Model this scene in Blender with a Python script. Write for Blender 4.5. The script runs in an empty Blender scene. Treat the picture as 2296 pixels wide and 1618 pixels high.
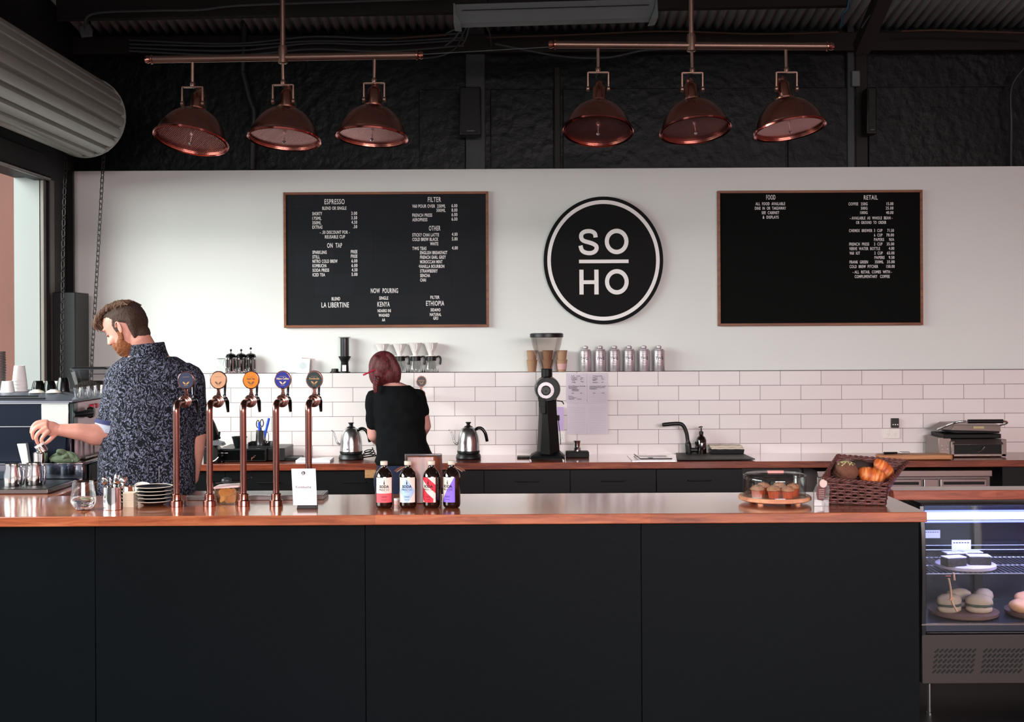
import bpy, math, random
from mathutils import Vector, Matrix, noise
random.seed(7)
sc = bpy.context.scene
COL = sc.collection
PI = math.pi

# ------------------------------------------------------------------ camera
F = 2700.0; HX, HY = 1148.0, 750.0; ZC = 1.74; ROLL = 0.0052
cd = bpy.data.cameras.new('camera'); cam = bpy.data.objects.new('camera', cd); COL.objects.link(cam)
cd.sensor_width = 36; cd.lens = F / 2296 * 36; cd.shift_x = 0; cd.shift_y = -(809 - HY) / 2296
cd.clip_start = 0.05; cd.clip_end = 200
cam.matrix_world = Matrix.Translation((0, 0, ZC)) @ Matrix.Rotation(ROLL, 4, 'Y') @ Matrix.Rotation(PI / 2, 4, 'X')
sc.camera = cam

# ------------------------------------------------------------------ world, daylight, exposure
w = bpy.data.worlds.new('daylight_sky'); sc.world = w; w.use_nodes = True
w.node_tree.nodes['Background'].inputs[0].default_value = (0.92, 0.96, 1.0, 1)
w.node_tree.nodes['Background'].inputs[1].default_value = 0.85
sc.view_settings.view_transform = 'Standard'; sc.view_settings.look = 'None'
sc.view_settings.gamma = 1; sc.view_settings.use_curve_mapping = False
sc.view_settings.exposure = 0.2

def area(name, loc, target, sx, sy, energy, col):
    l = bpy.data.lights.new(name, 'AREA'); l.shape = 'RECTANGLE'; l.size = sx; l.size_y = sy
    l.energy = energy; l.color = col
    o = bpy.data.objects.new(name, l); COL.objects.link(o); o.location = loc
    o.rotation_euler = (Vector(target) - Vector(loc)).to_track_quat('-Z', 'Y').to_euler()
    return o
area('daylight_side_door', (-7.2, 4.2, 4.2), (0.2, 7.6, 1.5), 7.0, 4.0, 1300, (0.92, 1.0, 0.95))
area('daylight_shopfront', (3.0, -8.0, 5.0), (1.0, 8.9, 1.4), 9.0, 4.5, 4900, (1.0, 0.87, 0.875))

# ------------------------------------------------------------------ placing by the photograph's geometry
def at(px, py, Y):
    u = (px - HX) / F; v = (HY - py) / F
    return Vector((Y * (u + ROLL * v), Y, ZC + Y * (v - ROLL * u)))
def onx(px, Y, z): return Y * (px - HX) / F + ROLL * (z - ZC)
def depth(px, py, z):
    u = (px - HX) / F; v = (HY - py) / F
    return (z - ZC) / (v - ROLL * u)

# ------------------------------------------------------------------ colours and materials
def lin(c):
    def f(x): return x / 12.92 if x <= 0.04045 else ((x + 0.055) / 1.055) ** 2.4
    return tuple(f(x / 255.0) for x in c) + (1,)
def hx(s): return lin((int(s[0:2], 16), int(s[2:4], 16), int(s[4:6], 16)))

def mat(name, col, rough=0.5, metal=0.0, vary=0.0, vscale=8.0, bump=0.0, bscale=60.0, stretch=(1, 1, 1), coat=0.0,
        trans=0.0, ior=1.45, alpha=1.0, emit=None, estr=0.0, sheen=0.0, spec=None, sss=0.0, rvary=0.0):
    m = bpy.data.materials.new(name); m.use_nodes = True
    nt = m.node_tree; N = nt.nodes; L = nt.links; b = N['Principled BSDF']
    c = hx(col) if isinstance(col, str) else tuple(col)
    b.inputs['Base Color'].default_value = c
    b.inputs['Roughness'].default_value = rough; b.inputs['Metallic'].default_value = metal
    b.inputs['Coat Weight'].default_value = coat; b.inputs['Coat Roughness'].default_value = 0.08
    b.inputs['Transmission Weight'].default_value = trans; b.inputs['IOR'].default_value = ior
    b.inputs['Alpha'].default_value = alpha; b.inputs['Sheen Weight'].default_value = sheen
    if spec is not None: b.inputs['Specular IOR Level'].default_value = spec
    if sss:
        b.inputs['Subsurface Weight'].default_value = sss; b.inputs['Subsurface Radius'].default_value = (0.012, 0.004, 0.002)
    if emit is not None:
        b.inputs['Emission Color'].default_value = hx(emit); b.inputs['Emission Strength'].default_value = estr
    tc = N.new('ShaderNodeTexCoord'); mp = N.new('ShaderNodeMapping'); L.new(tc.outputs['Object'], mp.inputs[0])
    mp.inputs['Scale'].default_value = stretch
    v = max(vary, 0.02)
    n = N.new('ShaderNodeTexNoise'); n.inputs['Scale'].default_value = vscale; n.inputs['Detail'].default_value = 5
    L.new(mp.outputs[0], n.inputs['Vector'])
    mx = N.new('ShaderNodeMix'); mx.data_type = 'RGBA'
    mx.inputs[6].default_value = tuple(max(0, x * (1 - v)) for x in c[:3]) + (1,)
    mx.inputs[7].default_value = tuple(min(1, x * (1 + v)) for x in c[:3]) + (1,)
    L.new(n.outputs['Fac'], mx.inputs[0]); L.new(mx.outputs[2], b.inputs['Base Color'])
    if rvary:
        mr = N.new('ShaderNodeMapRange'); mr.inputs[3].default_value = max(0.02, rough - rvary); mr.inputs[4].default_value = rough + rvary
        L.new(n.outputs['Fac'], mr.inputs[0]); L.new(mr.outputs[0], b.inputs['Roughness'])
    if bump:
        n2 = N.new('ShaderNodeTexNoise'); n2.inputs['Scale'].default_value = bscale; n2.inputs['Detail'].default_value = 6
        L.new(mp.outputs[0], n2.inputs['Vector'])
        bp = N.new('ShaderNodeBump'); bp.inputs['Strength'].default_value = bump; bp.inputs['Distance'].default_value = 0.01
        L.new(n2.outputs['Fac'], bp.inputs['Height']); L.new(bp.outputs[0], b.inputs['Normal'])
    return m

def ramp(N, stops):
    r = N.new('ShaderNodeValToRGB'); cr = r.color_ramp
    while len(cr.elements) < len(stops): cr.elements.new(0.5)
    for e, (p, c) in zip(cr.elements, stops): e.position = p; e.color = hx(c)
    return r

def wood(name, dark, mid, light, rough=0.28, coat=0.3, axis=(1.2, 14, 14), plank=0.0, scale=3.0):
    m = bpy.data.materials.new(name); m.use_nodes = True
    nt = m.node_tree; N = nt.nodes; L = nt.links; b = N['Principled BSDF']
    tc = N.new('ShaderNodeTexCoord'); mp = N.new('ShaderNodeMapping'); mp.inputs['Scale'].default_value = axis
    L.new(tc.outputs['Object'], mp.inputs[0])
    n = N.new('ShaderNodeTexNoise'); n.inputs['Scale'].default_value = scale; n.inputs['Detail'].default_value = 8
    n.inputs['Roughness'].default_value = 0.65; n.inputs['Distortion'].default_value = 0.6
    L.new(mp.outputs[0], n.inputs['Vector'])
    r = ramp(N, [(0.28, dark), (0.5, mid), (0.72, light)]); L.new(n.outputs['Fac'], r.inputs[0])
    out = r.outputs[0]
    if plank:
        br = N.new('ShaderNodeTexBrick'); br.inputs['Scale'].default_value = 1
        br.inputs['Brick Width'].default_value = 1.1; br.inputs['Row Height'].default_value = plank
        br.inputs['Mortar Size'].default_value = 0.0006; br.inputs['Color1'].default_value = (0.62, 0.62, 0.62, 1)
        br.inputs['Color2'].default_value = (1.0, 1.0, 1.0, 1); br.inputs['Mortar'].default_value = (0.4, 0.4, 0.4, 1)
        L.new(tc.outputs['Object'], br.inputs['Vector'])
        mx = N.new('ShaderNodeMix'); mx.data_type = 'RGBA'; mx.blend_type = 'MULTIPLY'; mx.inputs[0].default_value = 0.8
        L.new(out, mx.inputs[6]); L.new(br.outputs['Color'], mx.inputs[7]); out = mx.outputs[2]
    L.new(out, b.inputs['Base Color'])
    b.inputs['Roughness'].default_value = rough; b.inputs['Coat Weight'].default_value = coat; b.inputs['Coat Roughness'].default_value = 0.12
    bp = N.new('ShaderNodeBump'); bp.inputs['Strength'].default_value = 0.08; bp.inputs['Distance'].default_value = 0.004
    L.new(n.outputs['Fac'], bp.inputs['Height']); L.new(bp.outputs[0], b.inputs['Normal'])
    return m

# ------------------------------------------------------------------ mesh collector
class G:
    def __init__(s): s.v = []; s.f = []; s.m = []
    def add(s, vs, fs, M=None, mi=0):
        o = len(s.v)
        if M is not None: vs = [M @ Vector(v) for v in vs]
        s.v += [tuple(v) for v in vs]; s.f += [tuple(i + o for i in f) for f in fs]; s.m += [mi] * len(fs); return s
    def box(s, x0, x1, y0, y1, z0, z1, M=None, mi=0):
        vs = [(x, y, z) for z in (z0, z1) for y in (y0, y1) for x in (x0, x1)]
        return s.add(vs, [(0, 2, 3, 1), (4, 5, 7, 6), (0, 1, 5, 4), (2, 6, 7, 3), (0, 4, 6, 2), (1, 3, 7, 5)], M, mi)
    def cbox(s, c, d, M=None, mi=0):
        return s.box(c[0] - d[0] / 2, c[0] + d[0] / 2, c[1] - d[1] / 2, c[1] + d[1] / 2, c[2] - d[2] / 2, c[2] + d[2] / 2, M, mi)
    def rings(s, rs, M=None, mi=0, cap=(True, True), closed=False):
        n = len(rs[0]); vs = [p for r in rs for p in r]; fs = []
        R = len(rs)
        for i in range(R if closed else R - 1):
            a = i * n; b = ((i + 1) % R) * n
            for j in range(n): fs.append((a + j, a + (j + 1) % n, b + (j + 1) % n, b + j))
        if not closed:
            if cap[0]: fs.append(tuple(range(n - 1, -1, -1)))
            if cap[1]: fs.append(tuple((R - 1) * n + j for j in range(n)))
        return s.add(vs, fs, M, mi)
    def lathe(s, prof, seg=32, M=None, mi=0, cap=(True, True), sq=1.0):
        rs = [[(max(r, 1e-5) * math.cos(2 * PI * j / seg), sq * max(r, 1e-5) * math.sin(2 * PI * j / seg), z) for j in range(seg)] for r, z in prof]
        return s.rings(rs, M, mi, cap)
    def shell(s, prof, t, seg=32, M=None, mi=0):
        """a hollow turned vessel: outside up, inside down, closed at the bottom by the profile"""
        inn = [(max(r - t, 1e-5), z) for r, z in prof][::-1]
        inn[-1] = (max(prof[0][0] - t, 1e-5), prof[0][1] + t); inn.append((1e-5, prof[0][1] + t))
        p = [(1e-5, prof[0][1])] + list(prof) + inn
        return s.lathe(p, seg, M, mi, (False, False))
    def tube(s, pts, rad, seg=10, M=None, mi=0, cap=True, flat=1.0):
        pts = [Vector(p) for p in pts]; n = len(pts)
        if not hasattr(rad, '__len__'): rad = [rad] * n
        rs = []; up = None
        for i, p in enumerate(pts):
            t = (pts[min(i + 1, n - 1)] - pts[max(i - 1, 0)]).normalized()
            if up is None:
                up = Vector((0, 0, 1)) if abs(t.z) < 0.9 else Vector((1, 0, 0))
            a = t.cross(up).normalized(); up = a.cross(t).normalized()
            rs.append([tuple(p + (a * math.cos(2 * PI * j / seg) + up * math.sin(2 * PI * j / seg) * flat) * rad[i]) for j in range(seg)])
        return s.rings(rs, M, mi, (cap, cap))
    def ell(s, c, r, seg=20, ring=12, M=None, mi=0):
        T = Matrix.Translation(c) @ Matrix.Diagonal((r[0], r[1], r[2], 1))
        if M is not None: T = M @ T
        return s.lathe([(math.sin(PI * i / ring), -math.cos(PI * i / ring)) for i in range(ring + 1)], seg, T, mi)
    def prism(s, poly, y0, y1, M=None, mi=0):
        """poly in x,z extruded along y"""
        n = len(poly)
        vs = [(p[0], y0, p[1]) for p in poly] + [(p[0], y1, p[1]) for p in poly]
        fs = [tuple(range(n)), tuple(range(2 * n - 1, n - 1, -1))] + [(i, i + n, (i + 1) % n + n, (i + 1) % n) for i in range(n)]
        return s.add(vs, fs, M, mi)
    def prismz(s, poly, z0, z1, M=None, mi=0):
        n = len(poly)
        vs = [(p[0], p[1], z0) for p in poly] + [(p[0], p[1], z1) for p in poly]
        fs = [tuple(range(n - 1, -1, -1)), tuple(range(n, 2 * n))] + [(i, (i + 1) % n, (i + 1) % n + n, i + n) for i in range(n)]
        return s.add(vs, fs, M, mi)
    def ring2(s, ro, ri, y0, y1, seg=64, kz=1.0, M=None, mi=0, c=(0, 0)):
        """flat annulus in the x,z plane"""
        rs = []
        for r, y in ((ro, y0), (ro, y1), (ri, y1), (ri, y0)):
            rs.append([(c[0] + r * math.cos(2 * PI * j / seg), y, c[1] + r * kz * math.sin(2 * PI * j / seg)) for j in range(seg)])
        return s.rings(rs, M, mi, closed=True)
    def disc(s, r, y0, y1, seg=48, kz=1.0, M=None, mi=0, c=(0, 0)):
        return s.prism([(c[0] + r * math.cos(2 * PI * j / seg), c[1] + r * kz * math.sin(2 * PI * j / seg)) for j in range(seg)], y0, y1, M, mi)
    def build(s, name, mats, parent=None, smooth=35, bevel=0.0, bseg=2, subsurf=0, loc=None, rot=None, label=None, solid=0):
        me = bpy.data.meshes.new(name); me.from_pydata(s.v, [], s.f)
        if not isinstance(mats, (list, tuple)): mats = [mats]
        for m in mats: me.materials.append(m)
        if len(mats) > 1: me.polygons.foreach_set('material_index', s.m)
        me.validate(); me.update()
        import bmesh
        bm = bmesh.new(); bm.from_mesh(me); bmesh.ops.recalc_face_normals(bm, faces=bm.faces); bm.to_mesh(me); bm.free()
        if smooth:
            me.polygons.foreach_set('use_smooth', [True] * len(me.polygons)); me.set_sharp_from_angle(angle=math.radians(smooth))
        o = bpy.data.objects.new(name, me); COL.objects.link(o)
        if parent is not None: o.parent = parent
        if loc is not None: o.location = loc
        if rot is not None: o.rotation_euler = rot
        if bevel:
            b = o.modifiers.new('edge', 'BEVEL'); b.width = bevel; b.segments = bseg; b.limit_method = 'ANGLE'; b.angle_limit = math.radians(40)
        if subsurf:
            b = o.modifiers.new('sub', 'SUBSURF'); b.levels = subsurf; b.render_levels = subsurf
        if label: o['label'] = label
        return o

def tag(o, label, cat, group=None, kind=None):
    o['label'] = label; o['category'] = cat
    if group: o['group'] = group
    if kind: o['kind'] = kind
    return o
def thing(name, label, cat, loc=(0, 0, 0), rz=0.0, group=None, rot=None):
    o = bpy.data.objects.new(name, None); COL.objects.link(o); o.empty_display_size = 0.05
    o.location = loc; o.rotation_euler = rot if rot else (0, 0, rz)
    return tag(o, label, cat, group)
def struct(o):
    o['kind'] = 'structure'; return o
def dup(root, loc, label, rz=None, group=None):
    def cp(o, par):
        c = o.copy(); COL.objects.link(c)
        if par is not None: c.parent = par
        for ch in list(o.children): cp(ch, c)
        return c
    c = cp(root, None); c.location = loc; c['label'] = label
    if rz is not None: c.rotation_euler = (root.rotation_euler[0], root.rotation_euler[1], rz)
    if group: c['group'] = group
    return c
def T(x, y, z): return Matrix.Translation((x, y, z))
def R(a, ax): return Matrix.Rotation(a, 4, ax)

def text_geo(g, s, size, x, z, y=0.0, align='LEFT', sx=1.0, bold=0.0, depth_=0.002, M=None, mi=0, vert='BOTTOM_BASELINE'):
    """raised lettering facing -y: baseline at x,z"""
    cu = bpy.data.curves.new('t', 'FONT'); cu.body = s; cu.size = size; cu.align_x = align
    cu.offset = bold; cu.extrude = depth_ / 2; cu.resolution_u = 2; cu.fill_mode = 'BOTH' if False else 'BOTH'
    o = bpy.data.objects.new('t', cu); COL.objects.link(o)
    dg = bpy.context.evaluated_depsgraph_get(); me = bpy.data.meshes.new_from_object(o.evaluated_get(dg))
    TM = Matrix.Translation((x, y, z)) @ Matrix.Diagonal((sx, 1, 1, 1)) @ Matrix.Rotation(PI / 2, 4, 'X')
    if M is not None: TM = M @ TM
    g.add([v.co.copy() for v in me.vertices], [tuple(p.vertices) for p in me.polygons], TM, mi)
    bpy.data.objects.remove(o); bpy.data.curves.remove(cu); bpy.data.meshes.remove(me)
    return g

def smoothpts(pts, n=6):
    """Catmull-Rom through pts"""
    P = [Vector(p) for p in pts]; out = []
    for i in range(len(P) - 1):
        p0 = P[max(i - 1, 0)]; p1 = P[i]; p2 = P[i + 1]; p3 = P[min(i + 2, len(P) - 1)]
        for k in range(n):
            t = k / n
            out.append(0.5 * ((2 * p1) + (-p0 + p2) * t + (2 * p0 - 5 * p1 + 4 * p2 - p3) * t * t + (-p0 + 3 * p1 - 3 * p2 + p3) * t ** 3))
    out.append(P[-1]); return out
# ------------------------------------------------------------------ shared materials
m_wall = mat('painted_plaster', 'e9ece8', 0.75, vary=0.02, vscale=3, bump=0.02, bscale=180)
m_black = mat('satin_black', '08090a', 0.45, spec=0.3, bump=0.03, bscale=120, vary=0.1)
m_blackgloss = mat('gloss_black', '08090a', 0.15)
m_blackplastic = mat('black_plastic', '101113', 0.38)
m_rubber = mat('black_rubber', '0d0d0e', 0.7)
m_steel = mat('brushed_steel', 'b9b7b8', 0.24, 1.0, vary=0.06, vscale=4, stretch=(60, 60, 1), rvary=0.05)
m_steel_dark = mat('worn_steel', '78706e', 0.34, 1.0, vary=0.1, vscale=5, stretch=(2, 2, 60))
m_chrome = mat('chrome', 'dcdcdc', 0.07, 1.0)
m_copper = mat('copper_pipe', '9c6c62', 0.17, 1.0, vary=0.15, vscale=6, rvary=0.05)
m_railm = mat('dull_copper_tube', '7d6358', 0.38, 0.9, vary=0.2, vscale=6)
m_bronze = mat('aged_copper', 'b07a6c', 0.24, 1.0, vary=0.35, vscale=7, rvary=0.1)
m_pink = mat('polished_copper_rim', 'c06a62', 0.15, 1.0)
m_white = mat('white_ceramic', 'eeeae6', 0.22, coat=0.3)
m_paper = mat('white_paper', 'e9e6ea', 0.85, vary=0.02)
m_ink = mat('black_ink', '141416', 0.7)
m_letter = mat('white_letter_plastic', 'f6f4f2', 0.5)
m_glass = mat('clear_glass', 'ffffff', 0.0, trans=1.0, ior=1.45)
def thinglass(name, col, alpha, rough=0.02):
    m = bpy.data.materials.new(name); m.use_nodes = True
    nt = m.node_tree; N = nt.nodes; L = nt.links; b = N['Principled BSDF']; out = N['Material Output']
    tr = N.new('ShaderNodeBsdfTransparent'); tr.inputs[0].default_value = hx(col)
    gl = N.new('ShaderNodeBsdfGlossy'); gl.inputs['Roughness'].default_value = rough
    fr = N.new('ShaderNodeFresnel'); fr.inputs[0].default_value = 1.5
    n = N.new('ShaderNodeTexNoise'); n.inputs['Scale'].default_value = 3
    ad = N.new('ShaderNodeMath'); ad.operation = 'MULTIPLY_ADD'; ad.inputs[1].default_value = 0.35; ad.inputs[2].default_value = alpha
    L.new(fr.outputs[0], ad.inputs[0])
    mx = N.new('ShaderNodeMixShader'); L.new(ad.outputs[0], mx.inputs[0]); L.new(tr.outputs[0], mx.inputs[1]); L.new(gl.outputs[0], mx.inputs[2])
    L.new(mx.outputs[0], out.inputs[0]); N.remove(b); return m
m_pane = thinglass('thin_clear_glass', 'f4f6f6', 0.02)
m_dome = thinglass('thin_dome_glass', 'e9ecec', 0.04)
m_wood_bar = wood('red_hardwood_worktop', '7a3820', 'ae5c38', 'c87a50', 0.24, 1.0, plank=0.14)
m_wood_edge = wood('red_hardwood_edge', '7a3a22', 'a5573a', 'c07a55', 0.45, 0.1)
m_wood_bar.node_tree.nodes['Principled BSDF'].inputs['Specular IOR Level'].default_value = 0.5
m_wood_bench = wood('dark_red_hardwood_worktop', '5a2618', '8a4029', 'a85c3e', 0.26, 0.6, plank=0.12)
m_frame = wood('timber_picture_frame', '6a3a26', '865032', '9c6844', 0.5, 0.0, scale=2)

# ------------------------------------------------------------------ room
BAR_Z = 1.024; BAR_Y0 = 4.80; BAR_Y1 = 5.43
BEN_Z = 0.852; BEN_Y0 = 8.35; TILE_Y = 8.91; WALL_Y = 9.05; LEDGE_Z = 1.463; WTOP = 2.985
XL = -3.29; XR = 5.6; YF = -2.6; ZR = 4.02

m_floor = mat('dark_concrete_floor', '161617', 0.6, spec=0.2, vary=0.3, vscale=2, bump=0.03, bscale=30)
g = G(); g.box(-9, XR + 1, -12, 11, -0.2, 0.0); struct(g.build('floor', m_floor))
# white partition wall
g = G(); g.box(XL + 0.0, XR, WALL_Y, WALL_Y + 0.09, 0, WTOP); struct(g.build('wall_back', m_wall))
# black upper brick wall, uneven paint
mw = mat('black_painted_rough_wall', '050c0e', 0.42, spec=0.28, vary=0.5, vscale=1.5, bump=1.0, bscale=14, rvary=0.15)
g = G(); g.box(XL, XR, WALL_Y + 0.10, WALL_Y + 0.4, 0, ZR + 0.1)
for a, b_ in ((940, 1043), (1100, 1240), (1262, 1760), (1765, 1900), (1946, 2260)):
    xa = at(a, 200, 9.15).x; xb = at(b_, 200, 9.15).x
    g.box(xa, xb, WALL_Y + 0.075, WALL_Y + 0.11, WTOP - 0.05, 3.60)
struct(g.build('wall_upper', mw, bevel=0.004))
# tiles
m = bpy.data.materials.new('white_subway_tiles'); m.use_nodes = True
N = m.node_tree.nodes; L = m.node_tree.links; b = N['Principled BSDF']
tc = N.new('ShaderNodeTexCoord'); sp = N.new('ShaderNodeSeparateXYZ'); L.new(tc.outputs['Object'], sp.inputs[0])
x0 = at(1156.3, 850, TILE_Y).x - 30 * 0.3013
sx = N.new('ShaderNodeMath'); sx.operation = 'SUBTRACT'; sx.inputs[1].default_value = x0; L.new(sp.outputs['X'], sx.inputs[0])
sz = N.new('ShaderNodeMath'); sz.operation = 'SUBTRACT'; sz.inputs[0].default_value = LEDGE_Z; L.new(sp.outputs['Z'], sz.inputs[1])
cb = N.new('ShaderNodeCombineXYZ'); L.new(sx.outputs[0], cb.inputs[0]); L.new(sz.outputs[0], cb.inputs[1])
br = N.new('ShaderNodeTexBrick'); br.offset = 0.5; br.inputs['Scale'].default_value = 1.0
br.inputs['Brick Width'].default_value = 0.3013; br.inputs['Row Height'].default_value = 0.1073
br.inputs['Mortar Size'].default_value = 0.0016; br.inputs['Mortar Smooth'].default_value = 0.15
br.inputs['Color1'].default_value = hx('e9e0df'); br.inputs['Color2'].default_value = hx('ede6e4'); br.inputs['Mortar'].default_value = hx('6b595c')
L.new(cb.outputs[0], br.inputs['Vector']); L.new(br.outputs['Color'], b.inputs['Base Color'])
rm = N.new('ShaderNodeMapRange'); rm.inputs[3].default_value = 0.16; rm.inputs[4].default_value = 0.8
L.new(br.outputs['Fac'], rm.inputs[0]); L.new(rm.outputs[0], b.inputs['Roughness'])
bp = N.new('ShaderNodeBump'); bp.invert = True; bp.inputs['Strength'].default_value = 0.5; bp.inputs['Distance'].default_value = 0.002
L.new(br.outputs['Fac'], bp.inputs['Height']); L.new(bp.outputs[0], b.inputs['Normal'])
g = G(); g.box(XL, XR, TILE_Y, WALL_Y - 0.001, 0.0, LEDGE_Z); struct(g.build('trim_1', m, bevel=0.003))

# left wall with the tall opening of the roller door
ODZ = 2.86; OY0, OY1 = 1.2, 8.46
m_dk = mat('dark_grey_paint', '181b1d', 0.6, vary=0.3, vscale=4, bump=0.15, bscale=25)
g = G(); g.box(XL - 0.2, XL, OY1, WALL_Y + 0.4, 0, ZR + 0.4); g.box(XL - 0.2, XL, YF, OY0, 0, 4.6); g.box(XL - 0.2, XL, OY0, OY1, ODZ, 4.9)
struct(g.build('wall_left', m_dk))
g = G(); g.box(XR, XR + 0.2, YF, WALL_Y + 0.4, 0, 5.2); struct(g.build('wall_right', mat('pink_bounce_wall', 'e0938e', 0.8)))  # unseen wall, its pink chosen to bounce pink light onto the back wall
g = G()
for a, b_ in ((XL, -2.6), (1.2, 1.5), (5.2, XR)): g.box(a, b_, YF - 0.2, YF, 0, 3.2)
g.box(XL - 0.2, XR, YF - 0.2, YF, 3.2, 6); struct(g.build('wall_front', m_wall))
# outside: pink rendered house and white pier seen through the opening
m_stucco = mat('pink_stucco', '6b4840', 0.9, vary=0.25, vscale=3, bump=0.3, bscale=14, stretch=(1, 1, 0.4))
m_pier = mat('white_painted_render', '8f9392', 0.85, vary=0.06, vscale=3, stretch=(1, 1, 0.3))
g = G(); g.box(-7.5, -3.86, 9.55, 9.9, 0, 5.2); struct(g.build('wall_outside', m_stucco))
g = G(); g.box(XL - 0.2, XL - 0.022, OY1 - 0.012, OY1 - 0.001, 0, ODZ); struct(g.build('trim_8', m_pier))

# roof: corrugated iron rising towards the viewer, wall plate, purlins
m_iron = mat('grey_corrugated_iron', 'b4bdc0', 0.45, 0.3, vary=0.3, vscale=2, rvary=0.1)
m_beam = mat('dark_brown_timber', '1a1412', 0.6, vary=0.4, vscale=2, stretch=(0.6, 8, 8), bump=0.1)
m_beamg = mat('charcoal_painted_timber', '33393b', 0.5, vary=0.4, vscale=2, stretch=(8, 8, 0.6), bump=0.1)
g = G(); vs = []; fs = []; nx = 1100; xs = [XL + (XR - XL) * i / nx for i in range(nx + 1)]
slope = math.tan(math.radians(9))
rows = (9.35, 8.6, 7.0, 3.0, YF)
for y in rows:
    for x in xs: vs.append((x, y, ZR + (9.35 - y) * slope + 0.017 * math.sin(2 * PI * x / 0.072)))
for r in range(len(rows) - 1):
    for i in range(nx): fs.append((r * (nx + 1) + i, r * (nx + 1) + i + 1, (r + 1) * (nx + 1) + i + 1, (r + 1) * (nx + 1) + i))
g.add(vs, fs)
rf = g.build('ceiling', m_iron); struct(rf)
mo = rf.modifiers.new('thick', 'SOLIDIFY'); mo.thickness = 0.004; mo.offset = 1
# wall plate along the top of the black wall
g = G(); g.box(XL, XR, WALL_Y + 0.0, WALL_Y + 0.12, 3.86, 4.0); struct(g.build('trim_2', m_beam, bevel=0.005))
def beam_at(name, pa, pb, Y, h, d, mm):
    a = at(*pa, Y); b_ = at(*pb, Y); g = G(); a.x = max(a.x, XL + 0.01)
    dx = b_ - a; ang = math.atan2(dx.z, dx.x)
    g.box(0, dx.length, -d / 2, d / 2, 0, h, R(-ang, 'Y')); return struct(g.build(name, mm, loc=a, bevel=0.004))
beam_at('trim_3', (130, 46), (1900, 15), 8.35, 0.19, 0.07, m_beam)
# posts standing on the partition, against the dark wall
def post(name, x0, x1, ptop, Y=9.12, mm=m_beamg):
    a = at(x0, ptop, Y); b_ = at(x1, ptop, Y); g = G(); g.box(a.x, b_.x, Y - 0.015, Y + 0.06, WTOP + 0.002, a.z)
    return struct(g.build(name, mm, bevel=0.006))
post('trim_4', 1043, 1087, 58); post('trim_5', 1898, 1914, 20); post('trim_6', 1916, 1944, 60, 9.16, m_beam); post('trim_7', 1242, 1256, 150, 9.13, m_beam)
# ------------------------------------------------------------------ front bar
m_panel = mat('black_bar_panel', '03070a', 0.5, spec=0.09, vary=0.25, vscale=1.5, bump=0.05, bscale=40, rvary=0.06)
bar = thing('bar_counter', 'long front bar with glossy red timber top and black panelled front', 'counter', (0, 0, 0))
XR_BAR = at(2079, 1150, BAR_Y0).x; XL_BAR = XL + 0.02
g = G(); g.box(XL_BAR, XR_BAR, BAR_Y0, BAR_Y1, BAR_Z - 0.04, BAR_Z)
g.build('counter_top', [m_wood_bar], bar, bevel=0.003)
seams = [XL_BAR] + [at(p, 1400, BAR_Y0 + 0.04).x for p in (215, 820, 1438, 2061)]
for i in range(4):
    g = G(); g.box(seams[i] + 0.0015, seams[i + 1] - 0.0015, BAR_Y0 + 0.035, BAR_Y0 + 0.055, 0.02, BAR_Z - 0.041)
    g.build('front_panel', m_panel, bar, bevel=0.0012)
g = G(); xe = seams[-1]; g.box(xe - 0.02, xe, BAR_Y0 + 0.056, BAR_Y1 - 0.03, 0.02, BAR_Z - 0.041); g.build('end_panel', m_panel, bar)
g = G(); g.box(XL_BAR, xe - 0.021, BAR_Y0 + 0.057, BAR_Y0 + 0.1, 0, BAR_Z - 0.042)
g.box(XL_BAR, xe - 0.03, BAR_Y0 + 0.3, BAR_Y1 - 0.04, 0.1, 0.13); g.build('carcass', m_black, bar)
# return counter that carries the espresso machine
ret = thing('return_counter', 'timber counter behind the left end of the bar, under the espresso machine', 'counter', (0, 0, 0))
g = G(); g.box(XL + 0.02, -2.06, BAR_Y1 + 0.003, 7.0, BAR_Z - 0.04, BAR_Z - 0.001); g.build('counter_top', m_wood_bar, ret, bevel=0.003)
g = G(); g.box(XL + 0.02, -2.09, BAR_Y1 + 0.03, 6.95, 0, BAR_Z - 0.041); g.build('carcass', m_black, ret)

# ------------------------------------------------------------------ back bench
ben = thing('back_bench', 'long timber topped bench along the white tiled wall with black cupboards', 'counter', (0, 0, 0))
g = G(); g.box(XL + 0.01, XR - 0.01, BEN_Y0, TILE_Y - 0.001, BEN_Z - 0.046, BEN_Z); g.build('counter_top', m_wood_bench, ben, bevel=0.003)
g = G(); g.box(XL + 0.02, 2.0, BEN_Y0 + 0.06, TILE_Y - 0.02, 0.1, BEN_Z - 0.047); g.box(3.42, XR - 0.02, BEN_Y0 + 0.06, TILE_Y - 0.02, 0.1, BEN_Z - 0.047)
g.box(XL + 0.02, 2.0, BEN_Y0 + 0.1, TILE_Y - 0.05, 0.0, 0.099); g.box(3.42, XR - 0.02, BEN_Y0 + 0.1, TILE_Y - 0.05, 0.0, 0.099); g.build('carcass', m_black, ben)
m_door = mat('black_laminate_door', '040506', 0.45, spec=0.2, vary=0.2, vscale=2)
x = -3.2
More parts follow.
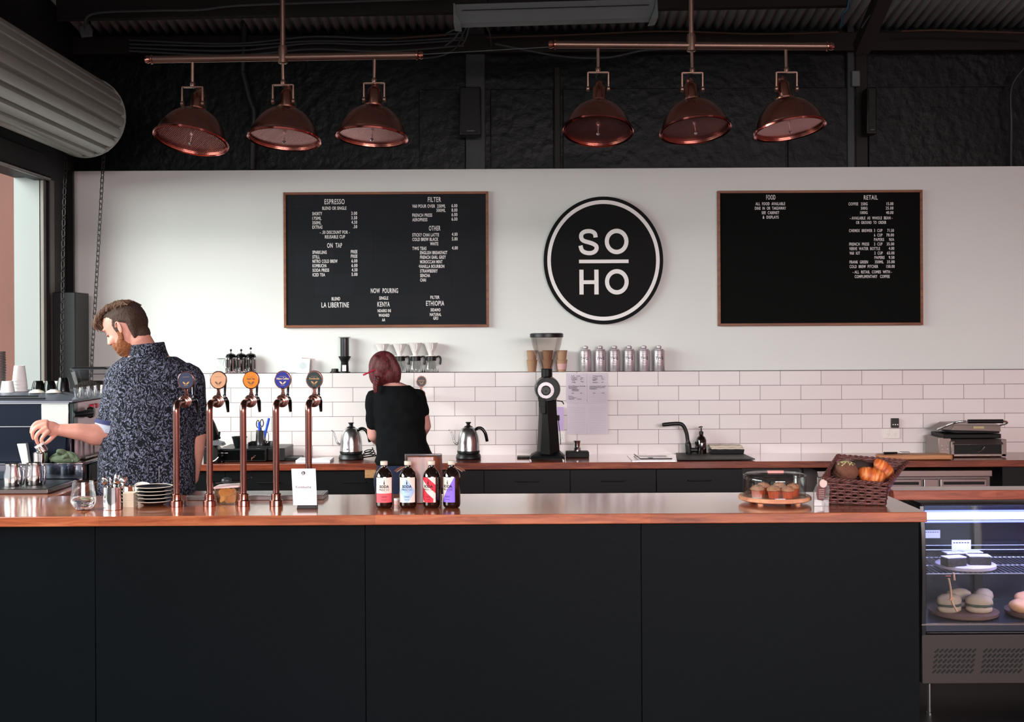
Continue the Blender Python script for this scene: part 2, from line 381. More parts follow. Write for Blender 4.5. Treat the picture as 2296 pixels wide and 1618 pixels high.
while x + 0.6 < 2.05:
    g = G(); g.box(x + 0.002, x + 0.598, BEN_Y0 + 0.035, BEN_Y0 + 0.058, 0.11, BEN_Z - 0.22); d = g.build('door', m_door, ben, bevel=0.002)
    g = G(); g.box(x + 0.002, x + 0.598, BEN_Y0 + 0.035, BEN_Y0 + 0.058, BEN_Z - 0.215, BEN_Z - 0.055); d = g.build('drawer', m_door, ben, bevel=0.002)
    g = G(); g.tube([(x + 0.22, BEN_Y0 + 0.036, 0.72), (x + 0.22, BEN_Y0 + 0.015, 0.72), (x + 0.38, BEN_Y0 + 0.015, 0.72), (x + 0.38, BEN_Y0 + 0.036, 0.72)], 0.004)
    g.build('handle', m_black, d); x += 0.6

# under-bench fridge (stainless)
fx0 = at(1832, 1060, 8.42).x; fx1 = at(2220, 1060, 8.42).x
fr = thing('underbench_fridge', 'stainless steel under-bench fridge behind the croissant basket', 'fridge', ((fx0 + fx1) / 2, 8.42, 0))
hw = (fx1 - fx0) / 2; FT = at(2100, 1053, 8.42).z
g = G(); g.box(-hw, hw, 0.0, 0.4, 0.12, FT); g.build('body', m_steel_dark, fr, bevel=0.004)
m_fr = mat('stainless_panel', '9a908c', 0.3, 1.0, vary=0.12, vscale=3, stretch=(1, 1, 50))
g = G(); g.box(-hw - 0.004, hw + 0.004, -0.03, 0.0, FT - 0.045, FT); g.build('top_rail', m_fr, fr, bevel=0.004)
px = [1838, 1948, 2066, 2070, 2103, 2108, 2215]
for a, b_ in ((1838, 1944), (1948, 2066), (2072, 2104), (2109, 2213)):
    xa = at(a, 1080, 8.40).x - fr.location.x; xb = at(b_, 1080, 8.40).x - fr.location.x
    g = G(); g.box(xa, xb, -0.022, -0.001, 0.16, FT - 0.062); d = g.build('door', m_fr, fr, bevel=0.004)
    if b_ - a > 60:
        g = G(); g.box(xa + 0.02, xb - 0.02, -0.03, -0.022, FT - 0.1, FT - 0.08); g.build('handle', m_black, d, bevel=0.002)
for s in (-1, 1):
    g = G(); g.lathe([(0.02, 0), (0.02, 0.12)], 12, T(s * (hw - 0.06), 0.1, 0)); g.build('leg', m_black, fr)
g = G(); g.cbox((at(2166, 1092, 8.39).x - fr.location.x, -0.024, FT - 0.125), (0.03, 0.003, 0.014)); g.build('lock', m_black, fr, bevel=0.002)
# small speckled board fixed under the bench edge
a = at(818, 1053, 8.345); b_ = at(843, 1071, 8.345)
g = G(); g.box(0, b_.x - a.x, 0, 0.03, 0, a.z - b_.z)
m_cork = mat('speckled_chipboard', 'b98a5c', 0.9, vary=0.7, vscale=90)
tag(g.build('chipboard_offcut', m_cork, loc=(a.x, 8.346, b_.z)), 'small speckled chipboard offcut hanging below the bench edge beside the woman', 'board')

# ------------------------------------------------------------------ menu boards and round sign
def menu_board(name, label, c, cells, lines):
    """c = px left, top, right, bottom"""
    Y = WALL_Y - 0.03
    p0 = at((c[0] + c[2]) / 2, (c[1] + c[3]) / 2, Y); k = Y / F
    W_ = (c[2] - c[0]) * k / 2; H_ = (c[3] - c[1]) * k / 2; fw = 0.019
    t = thing(name, label, 'menu board', (p0.x, Y, p0.z))
    fm = G()
    o = [(-W_, -H_), (W_, -H_), (W_, H_), (-W_, H_)]; i_ = [(-W_ + fw, -H_ + fw), (W_ - fw, -H_ + fw), (W_ - fw, H_ - fw), (-W_ + fw, H_ - fw)]
    for q in range(4):
        n_ = (q + 1) % 4; gg = G()
        e = 0.0008
        gg.prism([o[q], o[n_], i_[n_], i_[q]], -0.006, 0.028)
        gg.build('frame_rail', m_frame, t, bevel=0.0015)
    g = G(); g.box(-W_ + fw + 0.001, W_ - fw - 0.001, 0.004, 0.026, -H_ + fw + 0.001, H_ - fw - 0.001); g.build('panel', cells, t)
    g = G()
    for (s, x, y, h, al, bold, wid) in lines:
        # x,y = pixel of anchor and baseline; h = cap height px; wid = width px or None
        lx = (x - (c[0] + c[2]) / 2) * k; lz = ((c[1] + c[3]) / 2 - y) * k
        cu = bpy.data.curves.new('t', 'FONT'); cu.body = s; cu.size = h * k / 0.70; cu.offset = bold * 0.75 * h * k; cu.extrude = 0.001; cu.resolution_u = 3; cu.space_character = 1.12
        o_ = bpy.data.objects.new('t', cu); COL.objects.link(o_)
        dg = bpy.context.evaluated_depsgraph_get(); me = bpy.data.meshes.new_from_object(o_.evaluated_get(dg))
        xs_ = [v.co.x for v in me.vertices]; mn, mx_ = min(xs_), max(xs_)
        sx_ = wid * k / (mx_ - mn) if wid else 0.62
        off = {'L': -mn * sx_, 'R': -mx_ * sx_, 'C': -(mn + mx_) / 2 * sx_}[al]
        TM = Matrix.Translation((lx + off, 0.001, lz)) @ Matrix.Diagonal((sx_, 1, 1, 1)) @ R(PI / 2, 'X')
        g.add([v.co.copy() for v in me.vertices], [tuple(p.vertices) for p in me.polygons], TM)
        bpy.data.objects.remove(o_); bpy.data.curves.remove(cu); bpy.data.meshes.remove(me)
    g.build('lettering', m_letter, t, smooth=0)
    return t
# felt panel built up of squares (left), plain (right)
m_felt = bpy.data.materials.new('slate_felt_squares'); m_felt.use_nodes = True
N = m_felt.node_tree.nodes; L = m_felt.node_tree.links; b = N['Principled BSDF']
tc = N.new('ShaderNodeTexCoord'); mp = N.new('ShaderNodeMapping'); mp.inputs['Rotation'].default_value = (PI / 2, 0, 0); mp.inputs['Location'].default_value = (0.1, 0.06, 0)
L.new(tc.outputs['Object'], mp.inputs[0])
br = N.new('ShaderNodeTexBrick'); br.offset = 0; br.inputs['Scale'].default_value = 1; br.inputs['Brick Width'].default_value = 0.147; br.inputs['Row Height'].default_value = 0.163
br.inputs['Mortar Size'].default_value = 0.0007; br.inputs['Color1'].default_value = hx('16191c'); br.inputs['Color2'].default_value = hx('1c1e24'); br.inputs['Mortar'].default_value = hx('0e1012')
L.new(mp.outputs[0], br.inputs['Vector']); L.new(br.outputs['Color'], b.inputs['Base Color']); b.inputs['Roughness'].default_value = 0.75
b.inputs['Specular IOR Level'].default_value = 0.25
m_felt2 = mat('black_felt_panel', '090b0a', 0.9, vary=0.1, vscale=3, spec=0.2)
def rows(items, x, xr, y0, dy, h=8, b=0.035):
    out = []
    for i, (a, p) in enumerate(items):
        y = y0 + i * dy
        if a: out.append((a, x, y, h, 'L', b, None))
        if p: out.append((p, xr, y, h, 'R', b, None))
    return out
def px1(x, y): return (630 + x / 4.783, 420 + y / 4.783)
LB = []
def add1(s, x0, x1, yb, h, bold=0.03):   # zoomed-crop pixels of the left board
    a = px1(x0, yb); w_ = (x1 - x0) / 4.783
    LB.append((s, a[0], a[1], h / 4.783, 'L', bold, w_))
for s, x0, x1, yb, h, bo in (
    ('ESPRESSO', 470, 686, 176, 54, .02), ('BLEND OR SINGLE', 446, 704, 236, 34, .035),
    ('SHORTY', 338, 444, 294, 34, .035), ('175ML', 338, 436, 344, 34, .035), ('350ML', 338, 434, 392, 34, .035), ('EXTRAS', 338, 446, 438, 34, .035),
    ('3.00', 756, 820, 292, 34, .035), ('3.50', 756, 820, 340, 34, .035), ('4.50', 758, 820, 388, 34, .035), ('.50', 776, 820, 435, 34, .035),
    ('- .50 DISCOUNT FOR -', 420, 738, 494, 34, .035), ('REUSABLE CUP', 472, 688, 543, 34, .035),
    ('ON  TAP', 496, 656, 643, 50, .02),
    ('SPARKLING', 338, 490, 708, 34, .035), ('STILL', 338, 416, 757, 34, .035), ('NITRO COLD BREW', 338, 606, 804, 34, .035), ('KOMBUCHA', 338, 490, 852, 34, .035), ('SODA PRESS', 338, 516, 900, 34, .035), ('ICED TEA', 338, 472, 949, 34, .035),
    ('FREE', 750, 820, 704, 34, .035), ('FREE', 750, 820, 752, 34, .035), ('6.00', 756, 820, 802, 34, .035), ('6.00', 756, 820, 851, 34, .035), ('4.50', 758, 820, 898, 34, .035), ('5.00', 756, 820, 946, 34, .035),
    ('FILTER', 1578, 1720, 158, 52, .02), ('V60 POUR OVER  250ML', 1410, 1768, 219, 34, .035), ('500ML', 1670, 1768, 265, 34, .035), ('FRENCH PRESS', 1410, 1624, 316, 34, .035), ('AEROPRESS', 1410, 1572, 364, 34, .035),
    ('6.00', 1832, 1895, 216, 34, .035), ('8.00', 1832, 1895, 263, 34, .035), ('6.00', 1832, 1895, 311, 34, .035), ('6.00', 1832, 1895, 359, 34, .035),
    ('OTHER', 1588, 1712, 464, 50, .02), ('STICKY CHAI LATTE', 1410, 1696, 527, 34, .035), ('COLD BREW BLACK', 1410, 1688, 575, 34, .035), ('WHITE', 1600, 1688, 623, 34, .035), ('TWG TEAS', 1410, 1560, 672, 34, .035),
    ('4.00', 1834, 1895, 522, 34, .035), ('5.00', 1834, 1895, 572, 34, .035), ('4.00', 1834, 1897, 669, 34, .035),
    ('ENGLISH BREAKFAST', 1492, 1784, 718, 34, .035), ('FRENCH EARL GREY', 1492, 1768, 767, 34, .035), ('MOROCCAN MINT', 1492, 1732, 816, 34, .035), ('\u00b7VANILLA BOURBON', 1474, 1752, 865, 34, .035), ('STRAWBERRY', 1492, 1680, 914, 34, .035), ('SENCHA', 1492, 1598, 963, 34, .035), ('CHAI', 1492, 1554, 1011, 34, .035),
    ('NOW  POURING', 962, 1254, 1131, 50, .02), ('BLEND', 542, 632, 1207, 34, .035), ('LA LIBERTINE', 432, 726, 1283, 54, .02),
    ('SINGLE', 1052, 1148, 1202, 34, .035), ('KENYA', 1032, 1164, 1277, 52, .02), ('NDAIRO INI', 1034, 1176, 1337, 32, .035), ('WASHED', 1044, 1160, 1386, 32, .035), ('AA', 1080, 1114, 1435, 32, .035),
    ('FILTER', 1600, 1698, 1196, 32, .035), ('ETHIOPIA', 1554, 1748, 1270, 52, .02), ('SIDAMO', 1602, 1708, 1331, 32, .035), ('NATURAL', 1594, 1716, 1380, 32, .035), ('GR3', 1630, 1682, 1420, 32, .035)):
    add1(s, x0, x1, yb, h, bo)
menu_board('menu_board', 'left menu board of grey squares listing espresso, on tap and filter drinks', (636, 430, 1095.5, 733.5), m_felt, LB)
RB = []
for s, x0, x1, yb, h, bo in (
    ('FOOD', 546, 640, 122, 48, .01), ('ALL  FOOD  AVAILABLE', 435, 740, 180, 30, .02), ('DINE  IN  OR  TAKEAWAY', 428, 748, 226, 30, .02), ('SEE  CABINET', 498, 678, 272, 30, .02), ('&  DISPLAYS', 508, 672, 318, 30, .02),
    ('RETAIL', 1550, 1694, 128, 46, .01), ('COFFEE', 1392, 1492, 186, 30, .02), ('250G', 1520, 1588, 186, 30, .02), ('500G', 1520, 1588, 231, 30, .02), ('1000G', 1512, 1588, 276, 30, .02),
    ('15.00', 1784, 1854, 186, 30, .02), ('25.00', 1776, 1854, 231, 30, .02), ('40.00', 1778, 1854, 277, 30, .02),
    ('- AVAILABLE  AS  WHOLE  BEAN -', 1406, 1844, 332, 30, .02), ('OR  GROUND  TO  ORDER', 1470, 1780, 378, 30, .02),
    ('CHEMEX  BREWER', 1396, 1636, 461, 30, .02), ('3  CUP', 1654, 1740, 461, 30, .02), ('71.50', 1790, 1858, 461, 30, .02),
    ('6  CUP', 1654, 1740, 508, 30, .02), ('78.00', 1780, 1858, 508, 30, .02), ('PAPERS', 1654, 1756, 554, 30, .02), ('N/A', 1810, 1860, 554, 30, .02),
    ('FRENCH  PRESS', 1398, 1602, 600, 30, .02), ('3  CUP', 1654, 1740, 600, 30, .02), ('35.00', 1784, 1860, 600, 30, .02),
    ('VERVE  WATER  BOTTLE', 1398, 1714, 647, 30, .02), ('4.00', 1804, 1861, 646, 30, .02),
    ('V60  KIT', 1400, 1508, 693, 30, .02), ('2  CUP', 1656, 1742, 693, 30, .02), ('65.00', 1786, 1862, 693, 30, .02), ('PAPERS', 1658, 1760, 739, 30, .02), ('9.50', 1804, 1862, 739, 30, .02),
    ('FRANK  GREEN', 1400, 1590, 784, 30, .02), ('350ML', 1660, 1750, 784, 30, .02), ('35.00', 1786, 1864, 784, 30, .02),
    ('COLD  BREW  PITCHER', 1400, 1694, 831, 30, .02), ('150.00', 1778, 1864, 831, 30, .02),
    ('- ALL  RETAIL  COMES  WITH -', 1432, 1836, 887, 30, .02), ('COMPLIMENTARY   COFFEE', 1452, 1812, 934, 30, .02)):
    RB.append((s, 1600 + x0 / 4.592, 420 + yb / 4.592, h / 4.592, 'L', bo, (x1 - x0) / 4.592))
menu_board('menu_board', 'right menu board of plain black felt listing food and retail prices', (1609.5, 426.5, 2069, 729.5), m_felt2, RB)
# round sign
Ys = WALL_Y - 0.035; c = at(1353, 583.5, Ys); k = Ys / F
sg = thing('round_sign', 'round black sign reading SO HO between the two menu boards', 'sign', (c.x, Ys, c.z))
g = G(); g.disc(134 * k, -0.004, 0.012, 96, 143 / 134); g.build('disc', mat('black_sign_face', '0b0c0c', 0.65, spec=0.2), sg, bevel=0.001)
g = G(); g.disc(0.05, 0.012, 0.034, 24); g.build('standoff', m_black, sg)
g = G(); g.ring2(126 * k, 118 * k, -0.0062, -0.0035, 96, 135 / 126); g.build('ring', m_letter, sg)
g = G()
def zz(x, y): return ((x - 772) / 5.056 * k, (830 - y) / 5.056 * k)
for cy in (617, 1074):   # both letters O
    cx_, cz_ = zz(922, cy); g.ring2(134 / 5.056 * k, 88 / 5.056 * k, -0.0062, -0.0035, 48, 1.0, c=(cx_, cz_))
    n0 = len(g.v) - 48 * 4
    for q in range(n0, len(g.v)):
        v = g.v[q]; g.v[q] = (v[0], v[1], cz_ + (v[2] - cz_) * 1.075)
for (xa, ya, xb, yb) in ((495, 862, 1056, 822), (498, 1216, 545, 935), (667, 1216, 715, 935), (545, 1098, 667, 1055)):
    p = zz(xa, ya); q = zz(xb, yb); g.box(p[0], q[0], -0.0062, -0.0035, p[1], q[1])
S = [(684, 570), (676, 528), (645, 505), (605, 498), (560, 505), (528, 528), (520, 560), (532, 595), (565, 614), (615, 628), (660, 645), (690, 668), (693, 702), (672, 731), (635, 746), (600, 747), (560, 738), (527, 712), (512, 662)]
SP = smoothpts([(x_, 0, y_) for x_, y_ in S], 4); Lf = []; Rt = []
for i, p in enumerate(SP):
    t = (SP[min(i + 1, len(SP) - 1)] - SP[max(i - 1, 0)]).normalized(); n_ = Vector((-t.z, 0, t.x)) * 23.5
    Lf.append(zz(p.x + n_.x, p.z + n_.z)); Rt.append(zz(p.x - n_.x, p.z - n_.z))
for i in range(len(SP) - 1):
    g.prism([Lf[i], Lf[i + 1], Rt[i + 1], Rt[i]], -0.0062, -0.0035)
g.build('lettering', m_letter, sg, smooth=0)

# ------------------------------------------------------------------ roof things
# fluorescent batten
a = at(1023, 58, 7.2); b_ = at(1467, 45, 7.2); ln = (b_ - a).length
m_batten = mat('grey_white_enamel', '6b7577', 0.5)
t = thing('fluorescent_batten', 'long pale unlit fluorescent batten hung under the iron roof', 'light fitting', (a + b_) / 2, rot=(0, -math.atan2(b_.z - a.z, b_.x - a.x), 0))
hh = 0.105
g = G(); g.add([(-ln / 2, -0.05, 0), (ln / 2, -0.05, 0), (ln / 2, -0.09, hh), (-ln / 2, -0.09, hh), (-ln / 2, 0.05, 0), (ln / 2, 0.05, 0), (ln / 2, 0.09, hh), (-ln / 2, 0.09, hh)],
      [(0, 1, 2, 3), (5, 4, 7, 6), (1, 0, 4, 5), (3, 2, 6, 7), (0, 3, 7, 4), (2, 1, 5, 6)]); g.build('housing', m_batten, t, bevel=0.003)
for s in (-1, 1):
    g = G(); g.prism([(s * (ln / 2 + 0.012), -0.008), (s * (ln / 2 - 0.03), -0.012), (s * (ln / 2 - 0.004), hh * 0.5), (s * (ln / 2 - 0.0), hh + 0.004), (s * (ln / 2 + 0.01), hh + 0.004)], -0.095, 0.092); g.build('end_cap', m_batten, t)
g = G(); g.box(-ln / 2 + 0.04, ln / 2 - 0.04, -0.0915, -0.088, hh * 0.62, hh * 0.66); g.build('seam', m_ink, t)
for s in (-0.4, 0.4):
    g = G(); g.tube([(s, 0, hh), (s, 0, hh + 0.35)], 0.004, 6); g.build('hanger', m_black, t)
# corner floodlight, far left
c = at(196, 72, 8.6); t = thing('floodlight', 'small floodlight under the roof beam in the left corner', 'light', c)
g = G(); g.add([(-0.05, -0.04, 0.03), (0.03, -0.05, 0.05), (0.05, -0.05, -0.04), (-0.03, -0.04, -0.05), (-0.02, 0.05, 0.03), (0.02, 0.05, 0.03), (0.02, 0.05, -0.02), (-0.01, 0.05, -0.02)],
      [(0, 1, 2, 3), (5, 4, 7, 6), (1, 0, 4, 5), (3, 2, 6, 7), (0, 3, 7, 4), (2, 1, 5, 6)]); g.build('housing', m_batten, t, bevel=0.003)
g = G(); g.tube(smoothpts([(0, 0.02, 0.02), (0.0, 0.05, 0.08), (-0.02, 0.08, 0.16)]), 0.008, 6); g.build('bracket', m_black, t)
# loudspeakers on the posts
def speaker(x0, y0, x1, y1, Y, label):
    a = at(x0, y1, Y); b_ = at(x1, y0, Y)
    t = thing('loudspeaker', label, 'speaker', ((a.x + b_.x) / 2, Y, a.z), group='black wall loudspeakers')
    w_ = b_.x - a.x; h_ = b_.z - a.z; g = G(); g.box(-w_ / 2, w_ / 2, 0, 0.12, 0, h_); g.build('cabinet', m_blackplastic, t, bevel=0.008)
    g = G(); g.box(-w_ / 2 + 0.01, w_ / 2 - 0.01, -0.006, 0, 0.012, h_ - 0.012); g.build('grille', m_black, t, bevel=0.004)
    g = G(); g.box(-w_ * 0.15, w_ * 0.2, -0.008, -0.006, h_ * 0.08, h_ * 0.095); g.build('badge', m_batten, t)
    g = G(); g.box(-0.02, 0.02, 0.12, 0.224 if Y < 8.95 else 0.174, h_ * 0.4, h_ * 0.6); g.build('bracket', m_black, t)
speaker(1030, 194, 1078, 303, 8.88, 'black loudspeaker on the post above the left menu board')
speaker(1944, 196, 1966, 300, 8.97, 'slim black loudspeaker high on the right hand post')
a = at(1911, 193, 9.07); b_ = at(1929, 158, 9.07)
g = G(); g.box(-0.03, 0.03, 0, 0.03, 0, b_.z - a.z)
tag(g.build('junction_box', m_batten, loc=((a.x + b_.x) / 2, 9.072, a.z), bevel=0.006), 'small pale junction box on the right hand post', 'junction box')
# conduits and cables
def cable(name, label, pts, r, mm, cat='cable', n=6, group=None):
    P = [at(*p) for p in pts]; o = P[0].copy(); g = G(); g.tube([q - o for q in smoothpts(P, n)], r, 8)
    return tag(g.build(name, mm, loc=o, smooth=60), label, cat, group)
cable('conduit_pipe', 'dark conduit pipe kinked down the black wall behind the lamps', [(548, 42, 9.0), (544, 150, 9.0), (545, 165, 9.0), (560, 225, 9.0), (569, 250, 9.0), (567, 300, 9.0), (566, 378, 9.07)], 0.022, mat('dark_grey_conduit', '2a2f31', 0.35), 'pipe', 5)
m_cab = mat('grey_cable', '454d4f', 0.5); m_cab2 = mat('brown_old_pipe', '4a3a2c', 0.4, 0.3)
cable('cable', 'long pale cable strung along the roof beam above the left lamps', [(190, 70, 8.22), (205, 32, 8.25), (330, 24, 8.25), (445, 22, 8.25), (540, 12, 8.25), (800, 3, 8.25), (1020, -4, 8.25)], 0.008, m_cab)
for i, (ya, yb, sg_) in enumerate(((88, 80, 10), (97, 90, 6), (105, 95, 9), (112, 108, 12))):
    cable('cable', ['topmost', 'second', 'third', 'lowest'][i] + ' of the four sagging cables on the black wall behind the left lamps',
          [(290, ya + 2, 8.95), (520, ya + sg_, 8.95), (700, yb + 2, 8.95), (860, yb + sg_ * 0.6, 8.95), (1040, yb - 6, 8.95)], 0.008, m_cab, group='cables along the wall plate left')
cable('cable', 'thin taut wire running between the two copper lamp rails', [(945, 122, 5.4), (1100, 113, 5.4), (1238, 105, 5.4)], 0.0018, m_cab)
cable('cable', 'cable drooping in a curve behind the right lamps', [(1110, 98, 8.9), (1250, 125, 8.9), (1360, 129, 8.9), (1450, 112, 8.9), (1560, 108, 8.9)], 0.008, m_cab)
cable('cable', 'brownish cable running along the wall top above the right copper rail', [(1090, 84, 8.9), (1230, 80, 8.9), (1330, 76, 8.9), (1500, 70, 8.9), (1700, 76, 8.9), (1880, 72, 8.9)], 0.009, m_cab2)
cable('conduit_pipe', 'brown pipe clipped under the iron roof at the far right', [(2020, 70, 8.9), (2100, 68, 8.9), (2200, 71, 8.9), (2310, 74, 8.9)], 0.011, m_cab2, 'pipe')
cable('conduit_pipe', 'brown pipe clipped under the iron roof left of the fluorescent batten', [(880, 86, 8.9), (940, 82, 8.9), (1000, 78, 8.9)], 0.012, m_cab2, 'pipe')
for i, pts in enumerate(([(1030, 62, 8.4), (1010, 70, 8.4), (1000, 76, 8.5)], [(1035, 62, 8.4), (1020, 85, 8.5), (998, 103, 8.6)], [(1046, 60, 8.4), (1034, 85, 8.6), (1020, 110, 8.8), (990, 125, 8.9), (950, 131, 8.9)],
                         [(1052, 60, 8.4), (1044, 88, 8.5), (1036, 100, 8.6)], [(1090, 58, 8.4), (1099, 78, 8.6), (1102, 108, 9.0)])):
    cable('cable', ['short stub', 'middle curl', 'longest curl', 'thin straight end', 'right end'][i] + ' of the loose cables dangling under the left end of the batten', pts, 0.006, m_cab, group='loose cables under the batten')
cable('cable', 'blue cable coming down beside the right post under the roof', [(1904, -6, 8.305), (1900, 20, 8.305), (1890, 30, 8.33), (1887, 55, 8.5), (1884, 62, 8.6)], 0.007, mat('blue_cable', '3f6f8c', 0.5))
cable('cable', 'pale twisted cable along the sloping brace at upper right', [(1976, -4, 8.1), (1962, 22, 8.15), (1945, 42, 8.2), (1932, 62, 8.25)], 0.005, m_cab)
cable('conduit_pipe', 'faint bent conduit at the far right edge of the black wall', [(2300, 148, 8.95), (2268, 196, 8.98), (2268, 280, 9.0), (2267, 376, 9.07)], 0.009, mat('dark_grey_conduit_thin', '30373a', 0.4), 'pipe')
# sloping brace
pa = at(1930, 110, 8.5); pb = at(1990, -30, 8.0); dx = pb - pa
g = G(); g.cbox((0, 0, dx.length / 2), (0.1, 0.1, dx.length)); o = g.build('trim_9', m_beam, loc=pa, rot=dx.to_track_quat('Z', 'Y').to_euler(), bevel=0.004); struct(o)
# ------------------------------------------------------------------ copper lamp rails
YL = 5.4; KL = YL / F
m_lampin = mat('ribbed_lamp_lining', 'c98a88', 0.25, 0.9, rvary=0.05)
m_cord = mat('black_cord', '0b0c0d', 0.5)
def shade(parent, x, ztop, tiltx, tilty, s=1.0, yoke=True):
    """x, ztop: where the yoke's top plate hangs"""
    L_ = bpy.data.objects.new('lamp', None); return L_
def lamp_rail(name, label, railpx, stem, lamps):
    (x0, y0), (x1, y1) = railpx
    a = at(x0, y0, YL); b_ = at(x1, y1, YL); mid = at(stem[0], stem[1], YL)
    t = thing(name, label, 'pendant light', mid)
    g = G(); g.tube([a - mid, b_ - mid], 0.0165, 16); g.build('rail', m_railm, t)
    for p in (a, b_):
        s = 1 if p is b_ else -1
        g = G(); g.lathe([(0.0165, 0), (0.021, 0.002), (0.021, 0.008), (0.012, 0.011), (0.014, 0.014), (0.018, 0.024), (0.014, 0.034), (0.001, 0.038)], 16, T(*(p - mid)) @ R(s * PI / 2, 'Y')); g.build('finial', m_bronze, t)
    g = G(); zt = ZR + (9.35 - YL) * slope - mid.z; g.tube([(0, 0, 0), (0, 0, zt)], 0.0115, 14); g.build('stem', m_railm, t)
    g = G(); g.lathe([(0.016, -0.03), (0.021, -0.026), (0.021, 0.03), (0.018, 0.05), (0.0125, 0.052)], 16); g.build('joint', m_railm, t)
    for (hx_, hy_, yx, yy, rc, ang, tl, rim) in lamps:
        # rail point, yoke top point, rim centre, roll angle, tilt towards viewer, rim radius px
        p0 = at(hx_, hy_, YL) - mid; p1 = at(yx, yy, YL) - mid; c = at(rc[0], rc[1], YL) - mid; r = rim * KL
        g = G(); g.tube([p0, p1], 0.0072, 10); g.lathe([(0.011, -0.016), (0.013, -0.004), (0.009, 0.004)], 12, T(*p1)); g.build('drop_rod', m_railm, t)
        fw = 23 * KL; fh = 36 * KL
        g = G()
        for s in (-1, 1):
            g.box(s * fw - 0.0035, s * fw + 0.0035, -0.008, 0.008, -fh, 0.002, T(*p1) @ T(0, 0, -0.02))
            g.lathe([(0.013, -0.006), (0.013, 0.006)], 14, T(*p1) @ T(s * fw, 0, -0.02 - fh) @ R(PI / 2, 'Y'))
        g.box(-fw, fw, -0.008, 0.008, -0.002, 0.004, T(*p1) @ T(0, 0, -0.02)); g.build('yoke', m_railm, t, bevel=0.001)
        M_ = T(*c) @ R(ang, 'Y') @ R(-tl, 'X')
        sh = G(); prof = [(1.0, 0.0), (1.035, 0.01), (1.03, 0.035), (0.985, 0.045), (0.98, 0.11), (0.96, 0.12), (0.94, 0.2), (0.87, 0.40), (0.76, 0.60), (0.62, 0.77), (0.45, 0.90), (0.3, 0.965), (0.27, 0.98)]
        H = 0.93; p_ = [(q[0] * r, q[1] * r * H) for q in prof]
        inn = [(q[0] * r * 0.975, (q[1] - 0.012) * r * H) for q in prof[::-1] if q[1] > 0.04]
        sh.lathe(p_ + inn + [(0.965 * r, 0.0)], 56, M_, 0, (False, False)); o = sh.build('shade', m_bronze, t)
        g = G(); g.ring2(1, 1, 0, 0, 3) if False else None
        g.lathe([(0.955 * r, 0.006), (1.035 * r, -0.002), (1.04 * r, 0.006), (1.0 * r, 0.012)], 56, M_, 0, (False, False)); g.build('rim', m_pink, t)
        g = G(); z0 = 0.965 * r * H
        g.lathe([(0.27 * r, z0), (0.275 * r, z0 + 0.008), (0.2 * r, z0 + 0.012), (0.2 * r, z0 + 0.075), (0.17 * r, z0 + 0.082), (0.12 * r, z0 + 0.09), (0.12 * r, z0 + 0.1), (0.06 * r, z0 + 0.112), (0.001, z0 + 0.114)], 24, M_); g.build('socket_housing', m_bronze, t)
        # ribbed diffuser plate with centre screw
        g = G(); n_ = 44; rr = 0.95 * r
        for q in range(n_):
            xx = -rr + (q + 0.5) * 2 * rr / n_; hl = math.sqrt(max(rr * rr - xx * xx, 1e-6)); dw = rr / n_ * 0.62
            g.box(xx - dw, xx + dw, -hl, hl, 0.012, 0.015, M_ @ R(0.5, 'Z'))
        g.build('diffuser_ribs', m_lampin, t, smooth=0)
        g = G(); g.lathe([(rr, 0.016), (rr, 0.018)], 40, M_); g.build('diffuser_back', mat('lamp_reflector', '8a6260', 0.4, 0.6) if 'lamp_reflector' not in bpy.data.materials else bpy.data.materials['lamp_reflector'], t)
        g = G(); g.lathe([(0.003, 0.012), (0.003, -0.004), (0.007, -0.006), (0.008, -0.012), (0.004, -0.018), (0.0005, -0.019)], 12, M_); g.build('screw', m_chrome, t)
        g = G(); tp = M_ @ Vector((0, 0, z0 + 0.11)); q0 = Vector(p1) + Vector((0, 0, -0.022))
        g.tube(smoothpts([q0, (q0 + tp) / 2 + Vector((-0.012, 0, 0)), tp], 6), 0.0022, 6)
        tp2 = M_ @ Vector((0.21 * r, 0, z0 + 0.02)); g.tube(smoothpts([tp, tp + Vector((0.022, -0.01, -0.012)), tp2 + Vector((0.008, -0.01, 0)), tp2 + Vector((0.0, 0, -0.01))], 6), 0.0022, 6); g.build('cord', m_cord, t)
    return t
D_ = math.radians
lamp_rail('lamp_rail', 'copper rail with three dome lamps hanging above the beer taps', ((343, 133.5), (932, 124)), (634, 128),
    [(432, 135, 432, 186, (428, 316), D_(7), D_(14), 81), (634, 130, 635, 181, (637, 313), D_(3), D_(9), 79.5), (840, 126, 839, 177, (834, 308), D_(2.5), D_(7), 78.5)])
lamp_rail('lamp_rail', 'copper rail with three dome lamps hanging right of the fluorescent batten', ((1247, 100), (1852, 104)), (1550, 101),
    [(1341, 103, 1341, 153, (1341, 295), D_(3), D_(16), 77), (1551, 103, 1552, 154, (1559, 293), D_(-4), D_(13), 78), (1762, 105, 1763, 153, (1771, 291), D_(-7), D_(9), 78)])

